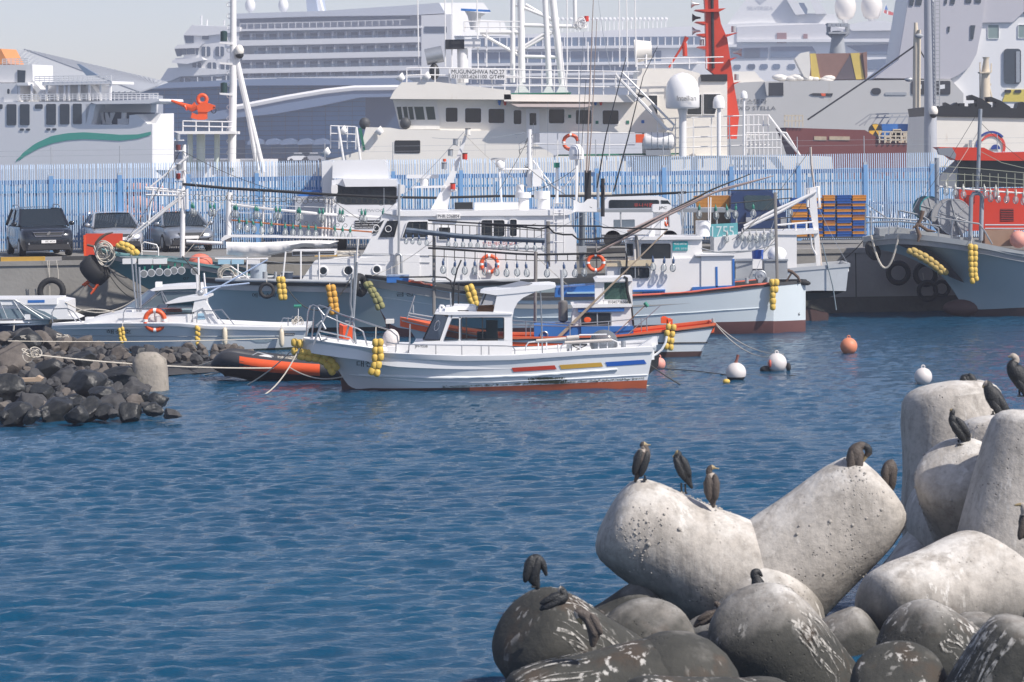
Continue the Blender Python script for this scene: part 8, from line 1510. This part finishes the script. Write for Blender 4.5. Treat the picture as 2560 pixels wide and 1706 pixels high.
for x, lb in ((745, 'white car, left of two on the far pier'), (785, 'silver car, right of two on the far pier')):
    t = thing('distant_car', lb, 'car', P(x, 404, 600), 'cars on the far pier'); Ca = Fr(x, 600.0); slab(t, 'body', paintw if x < 760 else paints, Ca, [(x - 27, 401), (x - 26, 394), (x - 12, 390), (x + 14, 390), (x + 24, 394), (x + 25, 401)], -1, 1); slab(t, 'cabin', swin, Ca, [(x - 18, 391), (x - 10, 384), (x + 9, 384), (x + 17, 391)], -.9, .9); slab(t, 'roof', paintw, Ca, [(x - 11, 384), (x + 9, 384), (x + 8, 382.5), (x - 9, 382.5)], -.9, .9)
    for k in (-16, 15): obj('wheel', MB().lathe(Ca(x + k, 401), [(.36, -1.02), (.36, 1.02)], 12, (0, 1, 0)), tyrem, t)
# ================================================================== cruise ship on the left
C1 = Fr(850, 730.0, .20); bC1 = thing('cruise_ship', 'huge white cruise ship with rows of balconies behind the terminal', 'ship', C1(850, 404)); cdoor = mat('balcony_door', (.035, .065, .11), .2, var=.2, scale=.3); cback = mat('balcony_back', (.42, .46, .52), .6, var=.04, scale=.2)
slab(bC1, 'hull', shipw, C1, c01([(-20, 640), (1500, 610), (1760, 600), (1760, 130), (1520, 130)]) + [(1130, zlow(C1, 1130) - 20), (430, zlow(C1, 430) - 20)] + c00([(1400, 690), (1500, 640), (1990, 640)]), 3.0, 26)
rows_ = [(262, 322), (368, 440), (487, 560), (600, 640)]; xr = [(-10, 1510), (120, 1510), (-10, 1510), (-140, 1460)]; d0 = p0 = None
for ri, (ya, yb_) in enumerate(rows_):
    u0, z1 = C1.uz(*c01(xr[ri][0], ya + 24 - xr[ri][0] * .02)); u1, _ = C1.uz(*c01(xr[ri][1], 300)); zt_ = C1.uz(*c01(800, ya))[1]; zb_ = C1.uz(*c01(800, yb_))[1]; nxt = C1.uz(*c01(800, rows_[ri + 1][0] if ri < 3 else 660))[1]; hh = zt_ - zb_
    b = MB(); b.hexa([C1.w(u0 - 3, nxt, -.2), C1.w(u1 + 4, nxt, -.2), C1.w(u1 + 4, nxt, 3.2), C1.w(u0 - 3, nxt, 3.2), C1.w(u0 - 3, zb_, -.2), C1.w(u1 + 4, zb_, -.2), C1.w(u1 + 4, zb_, 3.2), C1.w(u0 - 3, zb_, 3.2)]); obj('deck_band', b, shipw, bC1)
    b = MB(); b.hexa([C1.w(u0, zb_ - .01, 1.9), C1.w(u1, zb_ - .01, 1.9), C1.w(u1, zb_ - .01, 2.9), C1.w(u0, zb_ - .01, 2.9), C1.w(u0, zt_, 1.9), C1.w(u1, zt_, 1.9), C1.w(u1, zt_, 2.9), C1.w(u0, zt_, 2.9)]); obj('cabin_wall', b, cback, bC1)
    b = MB(); b.hexa([C1.w(u0, zb_, .0), C1.w(u1, zb_, .0), C1.w(u1, zb_, .05), C1.w(u0, zb_, .05), C1.w(u0, zb_ + hh * .4, .0), C1.w(u1, zb_ + hh * .4, .0), C1.w(u1, zb_ + hh * .4, .05), C1.w(u0, zb_ + hh * .4, .05)]); obj('glass_balustrade', b, glass('balustrade', (.75, .83, .92), .82, (.25, .33, .42)), bC1)
    n_ = int((u1 - u0) / 3.35)
    for k in range(n_):
        u = u0 + .4 + k * 3.35; c = C1.w(u, zb_, 0)
        if d0 is None:
            b = MB(); b.hexa([C1.w(u, zb_, 1.75), C1.w(u + 1.7, zb_, 1.75), C1.w(u + 1.7, zb_, 1.9), C1.w(u, zb_, 1.9), C1.w(u, zb_ + hh * .86, 1.75), C1.w(u + 1.7, zb_ + hh * .86, 1.75), C1.w(u + 1.7, zb_ + hh * .86, 1.9), C1.w(u, zb_ + hh * .86, 1.9)]); d0 = obj('balcony_door', b, cdoor, bC1, loc=c)
            b = MB(); b.hexa([C1.w(u + 2.5, zb_, .1), C1.w(u + 2.62, zb_, .1), C1.w(u + 2.62, zb_, 1.95), C1.w(u + 2.5, zb_, 1.95), C1.w(u + 2.5, zb_ + hh, .1), C1.w(u + 2.62, zb_ + hh, .1), C1.w(u + 2.62, zb_ + hh, 1.95), C1.w(u + 2.5, zb_ + hh, 1.95)]); p0 = obj('partition', b, shipw, bC1, loc=c)
        else:
            for src_ in (d0, p0): o = src_.copy(); col.objects.link(o); o.parent = bC1; o.location = c - bC1.location; o.scale = (1, 1, 1 if ri < 3 else .75)
slab(bC1, 'top_band', shipw, C1, c01([(-40, 262), (-40, 245), (1510, 215), (1520, 232), (1520, 236)]), -.4, 26); slab(bC1, 'lido_wall', mat('lido_grey', (.45, .48, .54), .5, var=.03), C1, c01([(-40, 195), (0, 130), (1420, 100), (1500, 95), (1520, 225), (-40, 245)]), 4, 24); slab(bC1, 'lido_window', mat('lido_glass', (.14, .18, .26), .3), C1, c01([(0, 160), (500, 152), (1415, 125), (1418, 158), (600, 178), (0, 190)]), 3.8, 4); slab(bC1, 'lido_roof', mat('lido_roof', (.55, .58, .63), .5, var=.03), C1, c01([(-100, 160), (-40, 115), (700, 92), (1400, 45), (1662, 25), (1712, 112), (1420, 128), (600, 138)]), 0, 24)
Cs = Fr(1100, C1(1100, 350).y, -.55); slab(bC1, 'stern_block', shipw, Cs, c01([(1662, 25), (2030, 24), (2092, 108), (1920, 112), (1905, 160), (2200, 175), (2240, 300), (1750, 300), (1710, 112)]), 0, 8); slab(bC1, 'stern_wall', shipw, C1, c01([(1512, 130), (1760, 118), (1760, 640), (1512, 640)]), -.3, 10); slab(bC1, 'stern_window', cdoor, C1, c01(rrect(1535, 222, 1724, 276, 8)), -.4, -.3)
slab(bC1, 'funnel', mat('funnel_blue_grey', (.36, .42, .52), .5, var=.03), C1, c01([(545, -60), (625, -60), (650, 98), (560, 102)]), 8, 16); slab(bC1, 'funnel_fin', shipw, C1, c01([(625, -60), (648, -60), (690, 92), (655, 96)]), 9, 11)
for x in (85, 362): obj('satellite_dome', MB().ball(C1(*c01(x, 48), 8), 1.25, 12, (1, 1, 1.4)), shipw, bC1, smooth=180); poles(bC1, C1, [c01([(x, 70), (x, 120)])], .3, shipw, 'dome_post', 8)
# forepart with the bridge
slab(bC1, 'fore_tower', shipw, C1, c00([(1520, 640), (1460, 490), (1530, 480), (1545, 380), (1530, 295), (1600, 210), (1990, 225), (2000, 640)]), 0, 22); slab(bC1, 'bridge_roof', shipw, C1, c00([(1525, 296), (1600, 212), (2000, 228), (2000, 265), (1720, 300)]), -.8, 22); slab(bC1, 'bridge_wing', shipw, C1, c00([(1430, 525), (1440, 500), (1680, 480), (1700, 500), (1560, 535)]), -2.5, 22); slab(bC1, 'bridge_eave', shipw, C1, c00([(1450, 408), (1480, 375), (1690, 365), (1660, 400)]), -1.5, 22); slab(bC1, 'bow_deck', shipw, C1, c00([(1335, 670), (1400, 570), (1560, 560), (1990, 590), (1990, 610), (1500, 640), (1380, 690)]), -.5, 20); slab(bC1, 'lower_fore', cback, C1, c00([(1380, 700), (1400, 650), (1990, 630), (1990, 720)]), 1, 20)
for L in ([(1535, 298), (1612, 300), (1612, 360), (1550, 362)], [(1455, 410), (1500, 405), (1502, 470), (1475, 472)], [(1505, 405), (1550, 405), (1552, 456), (1508, 460)], [(1555, 405), (1620, 402), (1622, 452), (1558, 456)], [(1630, 402), (1655, 402), (1650, 458), (1635, 460)], [(1686, 292), (1738, 292), (1738, 330), (1686, 330)]): slab(bC1, 'bridge_window', cdoor, C1, c00(L), -.3 if L[0][0] > 1500 else -.9, .3)
for x, y0, y1 in ((1680, 390, 472), (1795, 390, 470), (1605, 522, 588), (1730, 522, 590), (1840, 520, 588), (1500, 650, 688), (1610, 645, 685), (1730, 640, 684), (1850, 632, 680)): o = slab(bC1, 'cabin_window', cdoor, C1, c00(rrect(x, y0, x + 72, y1, 14)), -.25, .0 if y0 < 600 else 1); slab(o, 'mullion', shipw, C1, c00([(x + 33, y0), (x + 40, y0), (x + 40, y1), (x + 33, y1)]), -.4, -.25)
b = MB(); b.ftube(C1, c01([(0, 200), (700, 185), (1380, 165)]), .1, 4, -.2)
for x in range(0, 1380, 58): b.ftube(C1, c01([(x, 200 - x * .025), (x, 245 - x * .025)]), .09, 4, -.2)
obj('guard_rail', b, shipw, bC1)
for x, y in ((1680, 130), (1725, 165), (1870, 170)): poles(bC1, C1, [c00([(x, y), (x, 215)])], .22, shipw, 'aerial', 4)
# ================================================================== second cruise ship
C2 = Fr(1800, 790.0, .10); bC2 = thing('cruise_ship', 'second white cruise ship with ribbon windows and radar domes at the upper right', 'ship', C2(1800, 404)); w2 = mat('ribbon_window', (.09, .14, .22), .2, var=.35, scale=.15)
slab(bC2, 'hull', shipw, C2, c02([(-120, 700), (-120, 300), (400, 290), (1850, 215), (2335, 190)]) + c03([(900, 200), (1330, 225), (1330, 700)]) + [(2300, zlow(C2, 2300)), (1170, zlow(C2, 1170))], 1, 26)
for k, (y0, y1, x0_, x1_, pit) in enumerate(((312, 386, -100, 1840, 60), (432, 524, -100, 1510, 118), (552, 612, -100, 1300, 100), (660, 700, -100, 1300, 100))):
    slab(bC2, 'window_ribbon', w2, C2, c02([(x0_, y0 + 8), (x1_, y0 - 8), (x1_, y1 - 12), (x0_, y1 + 6)]), .6, 1.0); x = x0_ + 20
    while x < x1_ - 30: slab(bC2, 'mullion', shipw, C2, c02([(x, y0), (x + 9, y0), (x + 9, y1), (x, y1)]), .45, .6); x += pit
    slab(bC2, 'deck_edge', shipw, C2, c02([(x0_, y1 + 8), (x1_ + 300, y1 - 16), (x1_ + 300, y1 + 8), (x0_, y1 + 30)]), -.6, 1)
for q, L in ((c03, ([(0, 402), (200, 398), (200, 484), (0, 486)], [(220, 392), (570, 388), (600, 440), (600, 480), (220, 482)], [(850, 382), (1310, 365), (1310, 455), (1000, 455)], [(1030, 500), (1310, 485), (1310, 575), (1030, 582)])), (c02, ([(2095, 408), (2335, 402), (2335, 485), (2095, 488)],))):
    for P4 in L: slab(bC2, 'long_window', w2, C2, q(P4), .7, 1.0)
for x in (62, 167, 270, 397): slab(bC2, 'porthole', w2, C2, c03(rrect(x - 32, 535, x + 32, 576, 14)), .8, 1.0)
for x in (2145, 2265): slab(bC2, 'porthole', w2, C2, c02(rrect(x - 30, 540, x + 30, 578, 14)), .8, 1.0)
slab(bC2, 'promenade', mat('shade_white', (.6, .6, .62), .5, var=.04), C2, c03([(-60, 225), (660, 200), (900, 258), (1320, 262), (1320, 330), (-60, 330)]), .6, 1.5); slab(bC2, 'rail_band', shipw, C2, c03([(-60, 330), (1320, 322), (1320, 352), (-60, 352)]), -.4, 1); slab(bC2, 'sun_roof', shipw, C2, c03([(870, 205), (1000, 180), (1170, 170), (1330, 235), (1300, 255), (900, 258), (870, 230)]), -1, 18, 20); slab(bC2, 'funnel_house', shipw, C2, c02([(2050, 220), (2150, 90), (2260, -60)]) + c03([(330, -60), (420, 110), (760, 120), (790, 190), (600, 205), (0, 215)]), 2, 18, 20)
text('funnel_lettering', 'SILVERSEA', C2, *c03(135, 68), 9, 1.9, mat('faint_letter', (.45, .47, .52), .6, var=0), bC2, wpx=64); slab(bC2, 'funnel_diamond', mat('faint_letter', (.45, .47, .52)), C2, c03([(95, 0), (140, -30), (190, 0), (138, 38)]), 1.9, 2.0); slab(bC2, 'striped_chute', shipw, C2, c03([(345, -20), (420, -20), (510, 118), (430, 125)]), 0, 2); slab(bC2, 'striped_chute', shipw, C2, c03([(540, -20), (610, -20), (690, 115), (600, 118)]), 0, 2); slab(bC2, 'chute_window', w2, C2, c03([(455, 25), (500, 25), (530, 80), (525, 118), (500, 118)]), .5, 1.8)
for x, y0, y1, x1_ in ((275, 275, 360, 355), (495, 285, 322, 530)): slab(bC2, 'deck_door', mat('maroon', (.25, .12, .12), .6), C2, c03([(x, y0), (x1_, y0), (x1_, y1), (x, y1)]), .3, .6)
for x, y in ((845, 60), (1065, 55)): o = obj('radar_dome', MB().lathe(C2(*c03(x, y), 6), [(1.6, -3.2), (2.2, -2.4), (2.72, -.8), (2.75, .6), (2.4, 1.8), (1.5, 2.6), (.1, 2.9)], 20), mat('dome_ivory', (.72, .68, .63), .5, var=.03), bC2, smooth=60); obj('stand', MB().ftube(C2, c03([(x, y + 60), (x, y + 140)]), [1.6, .6], 10, 6), shipw, o)
fl = thing('flag', 'small red flag with white cross flying above the cruise ship', 'flag', C2(*c03(1165, 100), 4)); poles(fl, C2, [c03([(1160, 110), (1185, 30)])], .12, shipw, 'staff', 4); slab(fl, 'cloth', redp, C2, c03([(1165, 80), (1195, 88), (1255, 110), (1250, 132), (1200, 122), (1160, 105)]), 4, 4.15); slab(fl, 'cross', white, C2, c03([(1193, 86), (1204, 90), (1202, 122), (1190, 118)]), 3.9, 4.0); slab(fl, 'canton', bluep, C2, c03([(1172, 62), (1188, 45), (1200, 85), (1168, 80)]), 3.95, 4.1)
b = MB()
for x in range(650, 1560, 36): b.ftube(C2, c02([(x, 265), (x, 165)]), .16, 4, 5); b.ball(C2(*c02(x, 160), 5), .5, 6)
obj('deck_lamps', b, shipw, bC2)
# ================================================================== cargo ferry with grey hull, tarpaulin, big white superstructure
St = Fr(2150, 300.0, .03); bS = thing('cargo_ferry', 'grey and white cargo ferry with towering superstructure at the right', 'ship', St(2150, 404)); hs = mat('stella_hull', (.50, .49, .47), .5, var=.05, scale=.2, dirt=(.33, .24, .12), dirt_amt=.22, stretch=4)
slab(bS, 'hull', hs, St, c02([(1980, 690), (2190, 690)]) + c03([(0, 688), (175, 680), (1440, 668), (1720, 660), (1830, 780), (1830, 1400), (-300, 1400)]), 0, 16, 20); text('ship_name', '골드스텔라', St, *c03(50, 848), 13, -.05, mat('name_grey', (.10, .11, .12), .6, var=0), bS, wpx=84); text('ship_name', 'GOLD STELLA', St, *c03(75, 903), 9.5, -.05, MATS['name_grey'], bS, wpx=114)
blk(bS, 'anchor_pocket', blackp, St, c03(203, 690), c03(328, 800), -.08, .0); slab(bS, 'pocket_flare', hs, St, c03([(172, 685), (205, 690), (203, 800), (190, 798)]), -.6, .1); slab(bS, 'porthole', blackp, St, c03(rrect(1062, 735, 1143, 790, 26)), -.08, 0); slab(bS, 'slot', blackp, St, c03([(548, 788), (575, 778), (742, 780), (735, 803), (580, 800)]), -.08, 0); slab(bS, 'slot_patch', orange, St, c03([(640, 780), (680, 780), (680, 803), (650, 803)]), -.12, -.08); slab(bS, 'slot', greym, St, c03(rrect(1175, 770, 1358, 794, 11)), -.08, 0)
for x0_, x1_ in ((1395, 1525), (1590, 1722)): slab(bS, 'deck_opening', blackp, St, c03(rrect(x0_, 676, x1_, 790, 14)), -.08, 0); slab(bS, 'opening_bollard', shipw, St, c03([(x0_ + 45, 710), (x0_ + 85, 705), (x0_ + 85, 740), (x0_ + 45, 745)]), -.1, -.08)
slab(bS, 'superstructure', shipw, St, c03([(1290, 500), (1380, -60), (2700, -60), (2700, 1350), (1720, 1350), (1720, 660), (1090, 655)]), .8, 15); slab(bS, 'shaded_wing', mat('wing_shade', (.48, .47, .50), .5, var=.03), St, c03([(1090, 652), (1290, 500), (1382, -60), (2015, -60), (1990, 200), (1940, 450), (1880, 560), (1800, 620), (1720, 660)]), .2, .8); slab(bS, 'upper_shade', MATS['wing_shade'], St, c03([(2015, -60), (2335, -60), (2335, 100), (2240, 188), (1990, 190)]), .5, .8)  # shaded part of the white superstructure, put in as darker coloured slabs
for L in ([(1680, -20), (1700, -20), (1690, 35), (1672, 35)], [(1730, -20), (1765, -20), (1755, 35), (1722, 32)], [(1850, -20), (1900, -20), (1895, 25), (1848, 25)], [(1930, -20), (1980, -20), (1975, 25), (1928, 22)], [(1700, 222), (1718, 222), (1712, 270), (1700, 268)], [(1890, 212), (1930, 212), (1912, 328), (1888, 328)], [(1385, -20), (1425, -20), (1410, 50), (1380, 48)], [(1440, -20), (1490, -20), (1478, 45), (1432, 42)]): slab(bS, 'window', swin, St, c03(L), .1, .2)
for x0_, y0, x1_, y1 in ((2032, 206, 2128, 326), (2284, 206, 2400, 322)): window(St, c03(rrect(x0_, y0, x1_, y1, 8)), .8, bS, 1.5, shipw, mat('curtain_green', (.20, .27, .26), .6), .1)
o = slab(bS, 'doorway', swin, St, c03(rrect(2168, 408, 2310, 700, 26)), .6, .8); slab(o, 'ladder', galv, St, c03([(2270, 430), (2300, 430), (2300, 690), (2270, 690)]), .5, .6); slab(bS, 'dark_door', swin, St, c03([(2270, 0), (2400, 0), (2400, 112), (2270, 112)]), .6, .8); slab(bS, 'yellow_panel', mat('yellow_panel', (.62, .50, .08), .5), St, c03([(2190, 748), (2500, 745), (2500, 852), (2155, 850)]), .7, .8)
for x in (2200, 2285): slab(bS, 'vent', blackp, St, c03(rrect(x - 28, 750, x + 28, 775, 8)), .6, .7)
ta = thing('tarpaulin_stack', 'brown and yellow striped tarpaulin load on the cargo ferry deck', 'tarpaulin', St(*c03(780, 665), 1)); tbm = mat('tarp_brown', (.24, .13, .10), .8, var=.15, scale=1.5, bump=.4); tym = mat('tarp_yellow', (.62, .46, .10), .8, var=.1); slab(ta, 'cover', tbm, St, c03([(545, 450), (900, 444), (990, 440), (1010, 665), (550, 665)]), .6, 4); slab(ta, 'yellow_stripe', tym, St, c03([(552, 448), (598, 446), (636, 662), (565, 664)]), .5, .6); slab(ta, 'yellow_stripe', tym, St, c03([(888, 446), (962, 442), (1005, 662), (935, 664)]), .5, .6); slab(ta, 'dark_fold', mat('tarp_dark', (.10, .08, .09), .8), St, c03([(760, 664), (835, 540), (892, 446), (938, 664)]), .55, .6); slab(ta, 'end_flap', ivory, St, c03([(425, 490), (470, 445), (545, 430), (555, 560), (545, 665), (500, 640), (460, 560)]), .3, 3); slab(ta, 'end_flap', tbm, St, c03([(990, 440), (1025, 432), (1030, 640), (1015, 665)]), .3, 4)
b = MB(); rnd = random.Random(23); [b.ball(St(*c03(rnd.uniform(280, 720), 662 + rnd.uniform(-18, 8)), .8), rnd.uniform(.3, .6), 10, (1.4, 1, .6)) for _ in range(18)]; tag(obj('sack_pile', b, ivory, smooth=180), 'cream sacks heaped in front of the striped tarpaulin', 'sacks')
slab(bS, 'deck_cover', ivory, St, c02([(2040, 690), (2110, 600), (2290, 595), (2335, 650), (2390, 690)]), 2, 6)
# ================================================================== red-brown workboat, poles, government funnel
Rb = Fr(2180, 205.0); bR = thing('workboat', 'red-brown steel workboat with cream mast in front of the cargo ferry', 'ship', Rb(2180, 420)); rbm = mat('oxide_red', (.17, .045, .04), .6, var=.12, scale=.5); slab(bR, 'hull', rbm, Rb, c03([(338, 1065), (1010, 1086), (1170, 1188), (1900, 1205), (1900, 1500), (500, 1500), (400, 1200)]), 0, 7)
for x0_, x1_ in ((585, 688), (712, 882)): slab(bR, 'freeing_port', mat('port_cream', (.45, .36, .25), .7, var=.5, scale=3), Rb, c03([(x0_, 1138), (x1_, 1140), (x1_, 1172), (x0_, 1168)]), -.05, 0)
slab(bR, 'deck_house', bluep, Rb, c03([(1150, 1035), (1400, 1035), (1400, 1190), (1150, 1190)]), 1, 4); slab(bR, 'red_locker', redp, Rb, c03([(1465, 1025), (1532, 1025), (1532, 1190), (1465, 1190)]), .5, 3); cm = mat('cream_mast', (.60, .52, .40), .5, var=.08); obj('mast', MB().ftube(Rb, c03([(1440, 1195), (1440, 400), (1432, 190)]), [.28, .25, .12], 12, .5), cm, bR, smooth=40); poles(bR, Rb, [c03([(1462, 250), (1455, 1190)])], .12, cm, 'mast_rail', .3); poles(bR, Rb, [c03([(530, 1000), (1050, 650), (1418, 388)])], .06, blackp, 'stay_wire', .4); poles(bR, Rb, [c03([(1450, 390), (1550, 560)])], .05, blackp, 'stay_wire', .4)
for y in (290, 655): obj('mast_light', MB().ball(Rb(*c03(1375 if y > 400 else 1460, y + 10), .2), .22, 10, (1.3, .6, .7)), galv if y > 400 else greym, bR, smooth=180)
c = Rb(*c03(1095, 1090), .6); o = obj('warning_disc', MB().lathe(c, [(.46, -.05), (.46, .05)], 24, (0, 1, 0)), blackp, bR)
for k in range(3):
    a = R(90 + 120 * k); b = MB(); b.add([c + Vector((0, -.07, 0))] + [c + Vector(((.43 * math.cos(a + s_)), -.07, .43 * math.sin(a + s_))) for s_ in (-.5, -.25, 0, .25, .5)], [(0, 1, 2, 3, 4, 5)]); obj('yellow_sector', b, mat('sector_yellow', (.75, .45, .05), .5), o)
rails(bR, Rb, [c03([(1120, y), (1530, y + 4)]) for y in (1100, 1135, 1165)] + [c03([(x, 1095), (x, 1195)]) for x in range(1130, 1530, 45)] + [], .06, cm, 'guard_rail', -.1, 4); rails(bR, Rb, [c03([(335, y), (490, y)]) for y in (965, 1010)] + [c03([(x, 960), (x, 1060)]) for x in range(340, 495, 30)], .06, cm, 'bow_rail', -.1, 4); rails(bR, Rb, [c03([(930, 1040), (1050, 955), (1530, 940)]), c03([(960, 1050), (1060, 985), (1530, 970)])] + [c03([(x, 960), (x - 60, 1050)]) for x in range(1060, 1530, 60)], .06, greym, 'gangway', 2, 4); b = MB(); rnd = random.Random(3); [b.box(Rb(*c03(rnd.uniform(1180, 1510), rnd.uniform(1110, 1180)), .8), (rnd.uniform(.2, .6), .3, rnd.uniform(.2, .6))) for _ in range(26)]; obj('deck_clutter', b, cm, bR, kind='stuff')
Lp = Fr(2327, 135.0); t = thing('lamp_column', 'tall grey lighting column with a caged ladder', 'lamp post', Lp(2327, 470)); obj('column', MB().ftube(Lp, [(2326, 470), (2326, 260), (2322, -60)], [.30, .27, .22], 14), mat('column_grey', (.40, .42, .46), .5), t, smooth=40); b = MB(); b.ftube(Lp, c03([(1592, -40), (1600, 890)]), .03, 4, -.3); b.ftube(Lp, c03([(1632, -40), (1630, 890)]), .03, 4, -.3)
for y in range(-20, 890, 34): b.ftube(Lp, c03([(1592, y), (1632, y)]), .022, 4, -.3)
obj('ladder', b, greym, t); o = obj('camera_dome', MB().ball(Lp(*c03(1580, 930), -.5), .2, 12, (1, 1, 1.2)), ivory, t, smooth=180); obj('lens', MB().ball(Lp(*c03(1580, 955), -.5), .17, 12), blackp, o, smooth=180)
Fl = Fr(2094, 330.0); t = thing('floodlight_tower', 'slim floodlight tower in front of the second cruise ship', 'light tower', Fl(2094, 132)); obj('shaft', MB().ftube(Fl, c03([(778, 1200), (780, 440), (782, 260)]), [1.0, .9, .6], 10), greym, t, smooth=40)
for y in (200, 275): slab(t, 'gallery', greym, Fl, c03([(700 if y == 200 else 705, y - 8), (868, y - 8), (862, y + 8), (710, y + 8)]), -1.5, 1.5)
for x in (715, 750, 785, 820, 850): slab(t, 'lamp', galv, Fl, c03([(x - 14, 200), (x + 14, 200), (x + 14, 225), (x - 14, 225)]), -1.8, -1.4)
poles(t, Fl, [c03([(705, 200), (705, 280), (775, 330)]), c03([(865, 200), (862, 280), (785, 330)])], .25, greym, 'brace', 0)
Gv = Fr(2440, 140.0); bGv = thing('government_ship', 'cream ship house with black top and red and blue ring emblem', 'ship', Gv(2440, 420)); slab(bGv, 'house', ivory, Gv, c03([(1535, 968), (1700, 975), (2700, 992), (2700, 1600), (1515, 1600), (1520, 1280)]), 0, 7, 20); slab(bGv, 'black_top', blackp, Gv, c03([(1532, 895), (1600, 885), (1700, 882), (2700, 920), (2700, 992), (1545, 970)]), -.1, 7)
for L in ([(1940, 900), (1945, 835), (1880, 835), (1878, 800), (1900, 792), (1990, 828), (2065, 880), (2060, 910)], [(2095, 905), (2105, 850), (2040, 850), (2030, 810), (2060, 808), (2140, 840), (2225, 895), (2215, 918)], [(2270, 920), (2285, 860), (2320, 850), (2400, 880), (2400, 930)], [(1680, 885), (1680, 855), (1730, 880), (1775, 855), (1790, 885)], [(1795, 890), (1795, 862), (1840, 862), (1840, 892)], [(1895, 900), (1895, 862), (1928, 862), (1928, 900)]): slab(bGv, 'cowl', blackp, Gv, c03(L), .5, 1.5)
c = Gv(*c03(2065, 1225), -.06)
def arc(a0, a1, r0, r1, m, nm, off=(0, 0)):
    b = MB(); cc = c + Vector((off[0], 0, off[1])); b.loft([[cc + Vector((r * math.cos(R(a)), 0, r * math.sin(R(a)))) for r in (r0(a) if callable(r0) else r0, r1(a) if callable(r1) else r1)] for a in np.linspace(a0, a1, 24)], caps=False); obj(nm, b, m, bGv)
arc(40, 210, lambda a: .56 + .08 * math.sin(R((a - 40) * 180 / 170)), .72, mat('emblem_blue', (.02, .05, .25), .5), 'emblem_blue_arc'); arc(-40, 150, lambda a: .50 - .02 * math.sin(R(a)), lambda a: .62 - .05 * max(0, (a - 40) / 110), mat('emblem_red', (.62, .06, .04), .5), 'emblem_red_arc', (.02, 0)); arc(0, 180, .02, .22, MATS['emblem_blue'], 'emblem_centre', (.18, -.12))
slab(bGv, 'deck_post', galv, Gv, c03([(1880, 1170), (1902, 1168), (1902, 1240), (1880, 1240)]), -.3, -.1)
Sm = Fr(2465, 175.0); t = thing('signal_mast', 'small cream signal mast with caged platform', 'mast', Sm(*c03(2020, 860))); obj('shaft', MB().ftube(Sm, c03([(2012, 860), (2015, 600), (2018, 500), (2018, 478)]), [.3, .25, .15, .22], 10), cm, t, smooth=40); slab(t, 'platform', cm, Sm, c03([(1965, 600), (2065, 600), (2060, 612), (1970, 612)]), -.4, .4); poles(t, Sm, [c03([(1968, 520), (1968, 840)]), c03([(2062, 530), (2062, 605)]), c03([(2030, 640), (2085, 900)]), c03([(1985, 820), (2060, 700)])], .04, cm, 'brace', 0)
# ================================================================== sea haze
mb = MB(); mb.hexa([(-900, -15, -4), (900, -15, -4), (900, 1100, -4), (-900, 1100, -4), (-900, -15, 75), (900, -15, 75), (900, 1100, 75), (-900, 1100, 75)])
hm = bpy.data.materials.new('haze_air'); hm.use_nodes = True; n = hm.node_tree.nodes; n.remove(n['Principled BSDF'])
vo = n.new('ShaderNodeVolumePrincipled'); vo.inputs['Color'].default_value = (0.90, 0.90, 1.0, 1); vo.inputs['Density'].default_value = 0.00045; vo.inputs['Anisotropy'].default_value = 0.2
hm.node_tree.links.new(vo.outputs[0], n['Material Output'].inputs['Volume'])
hz = obj('haze', mb, hm); tag(hz, kind='stuff')
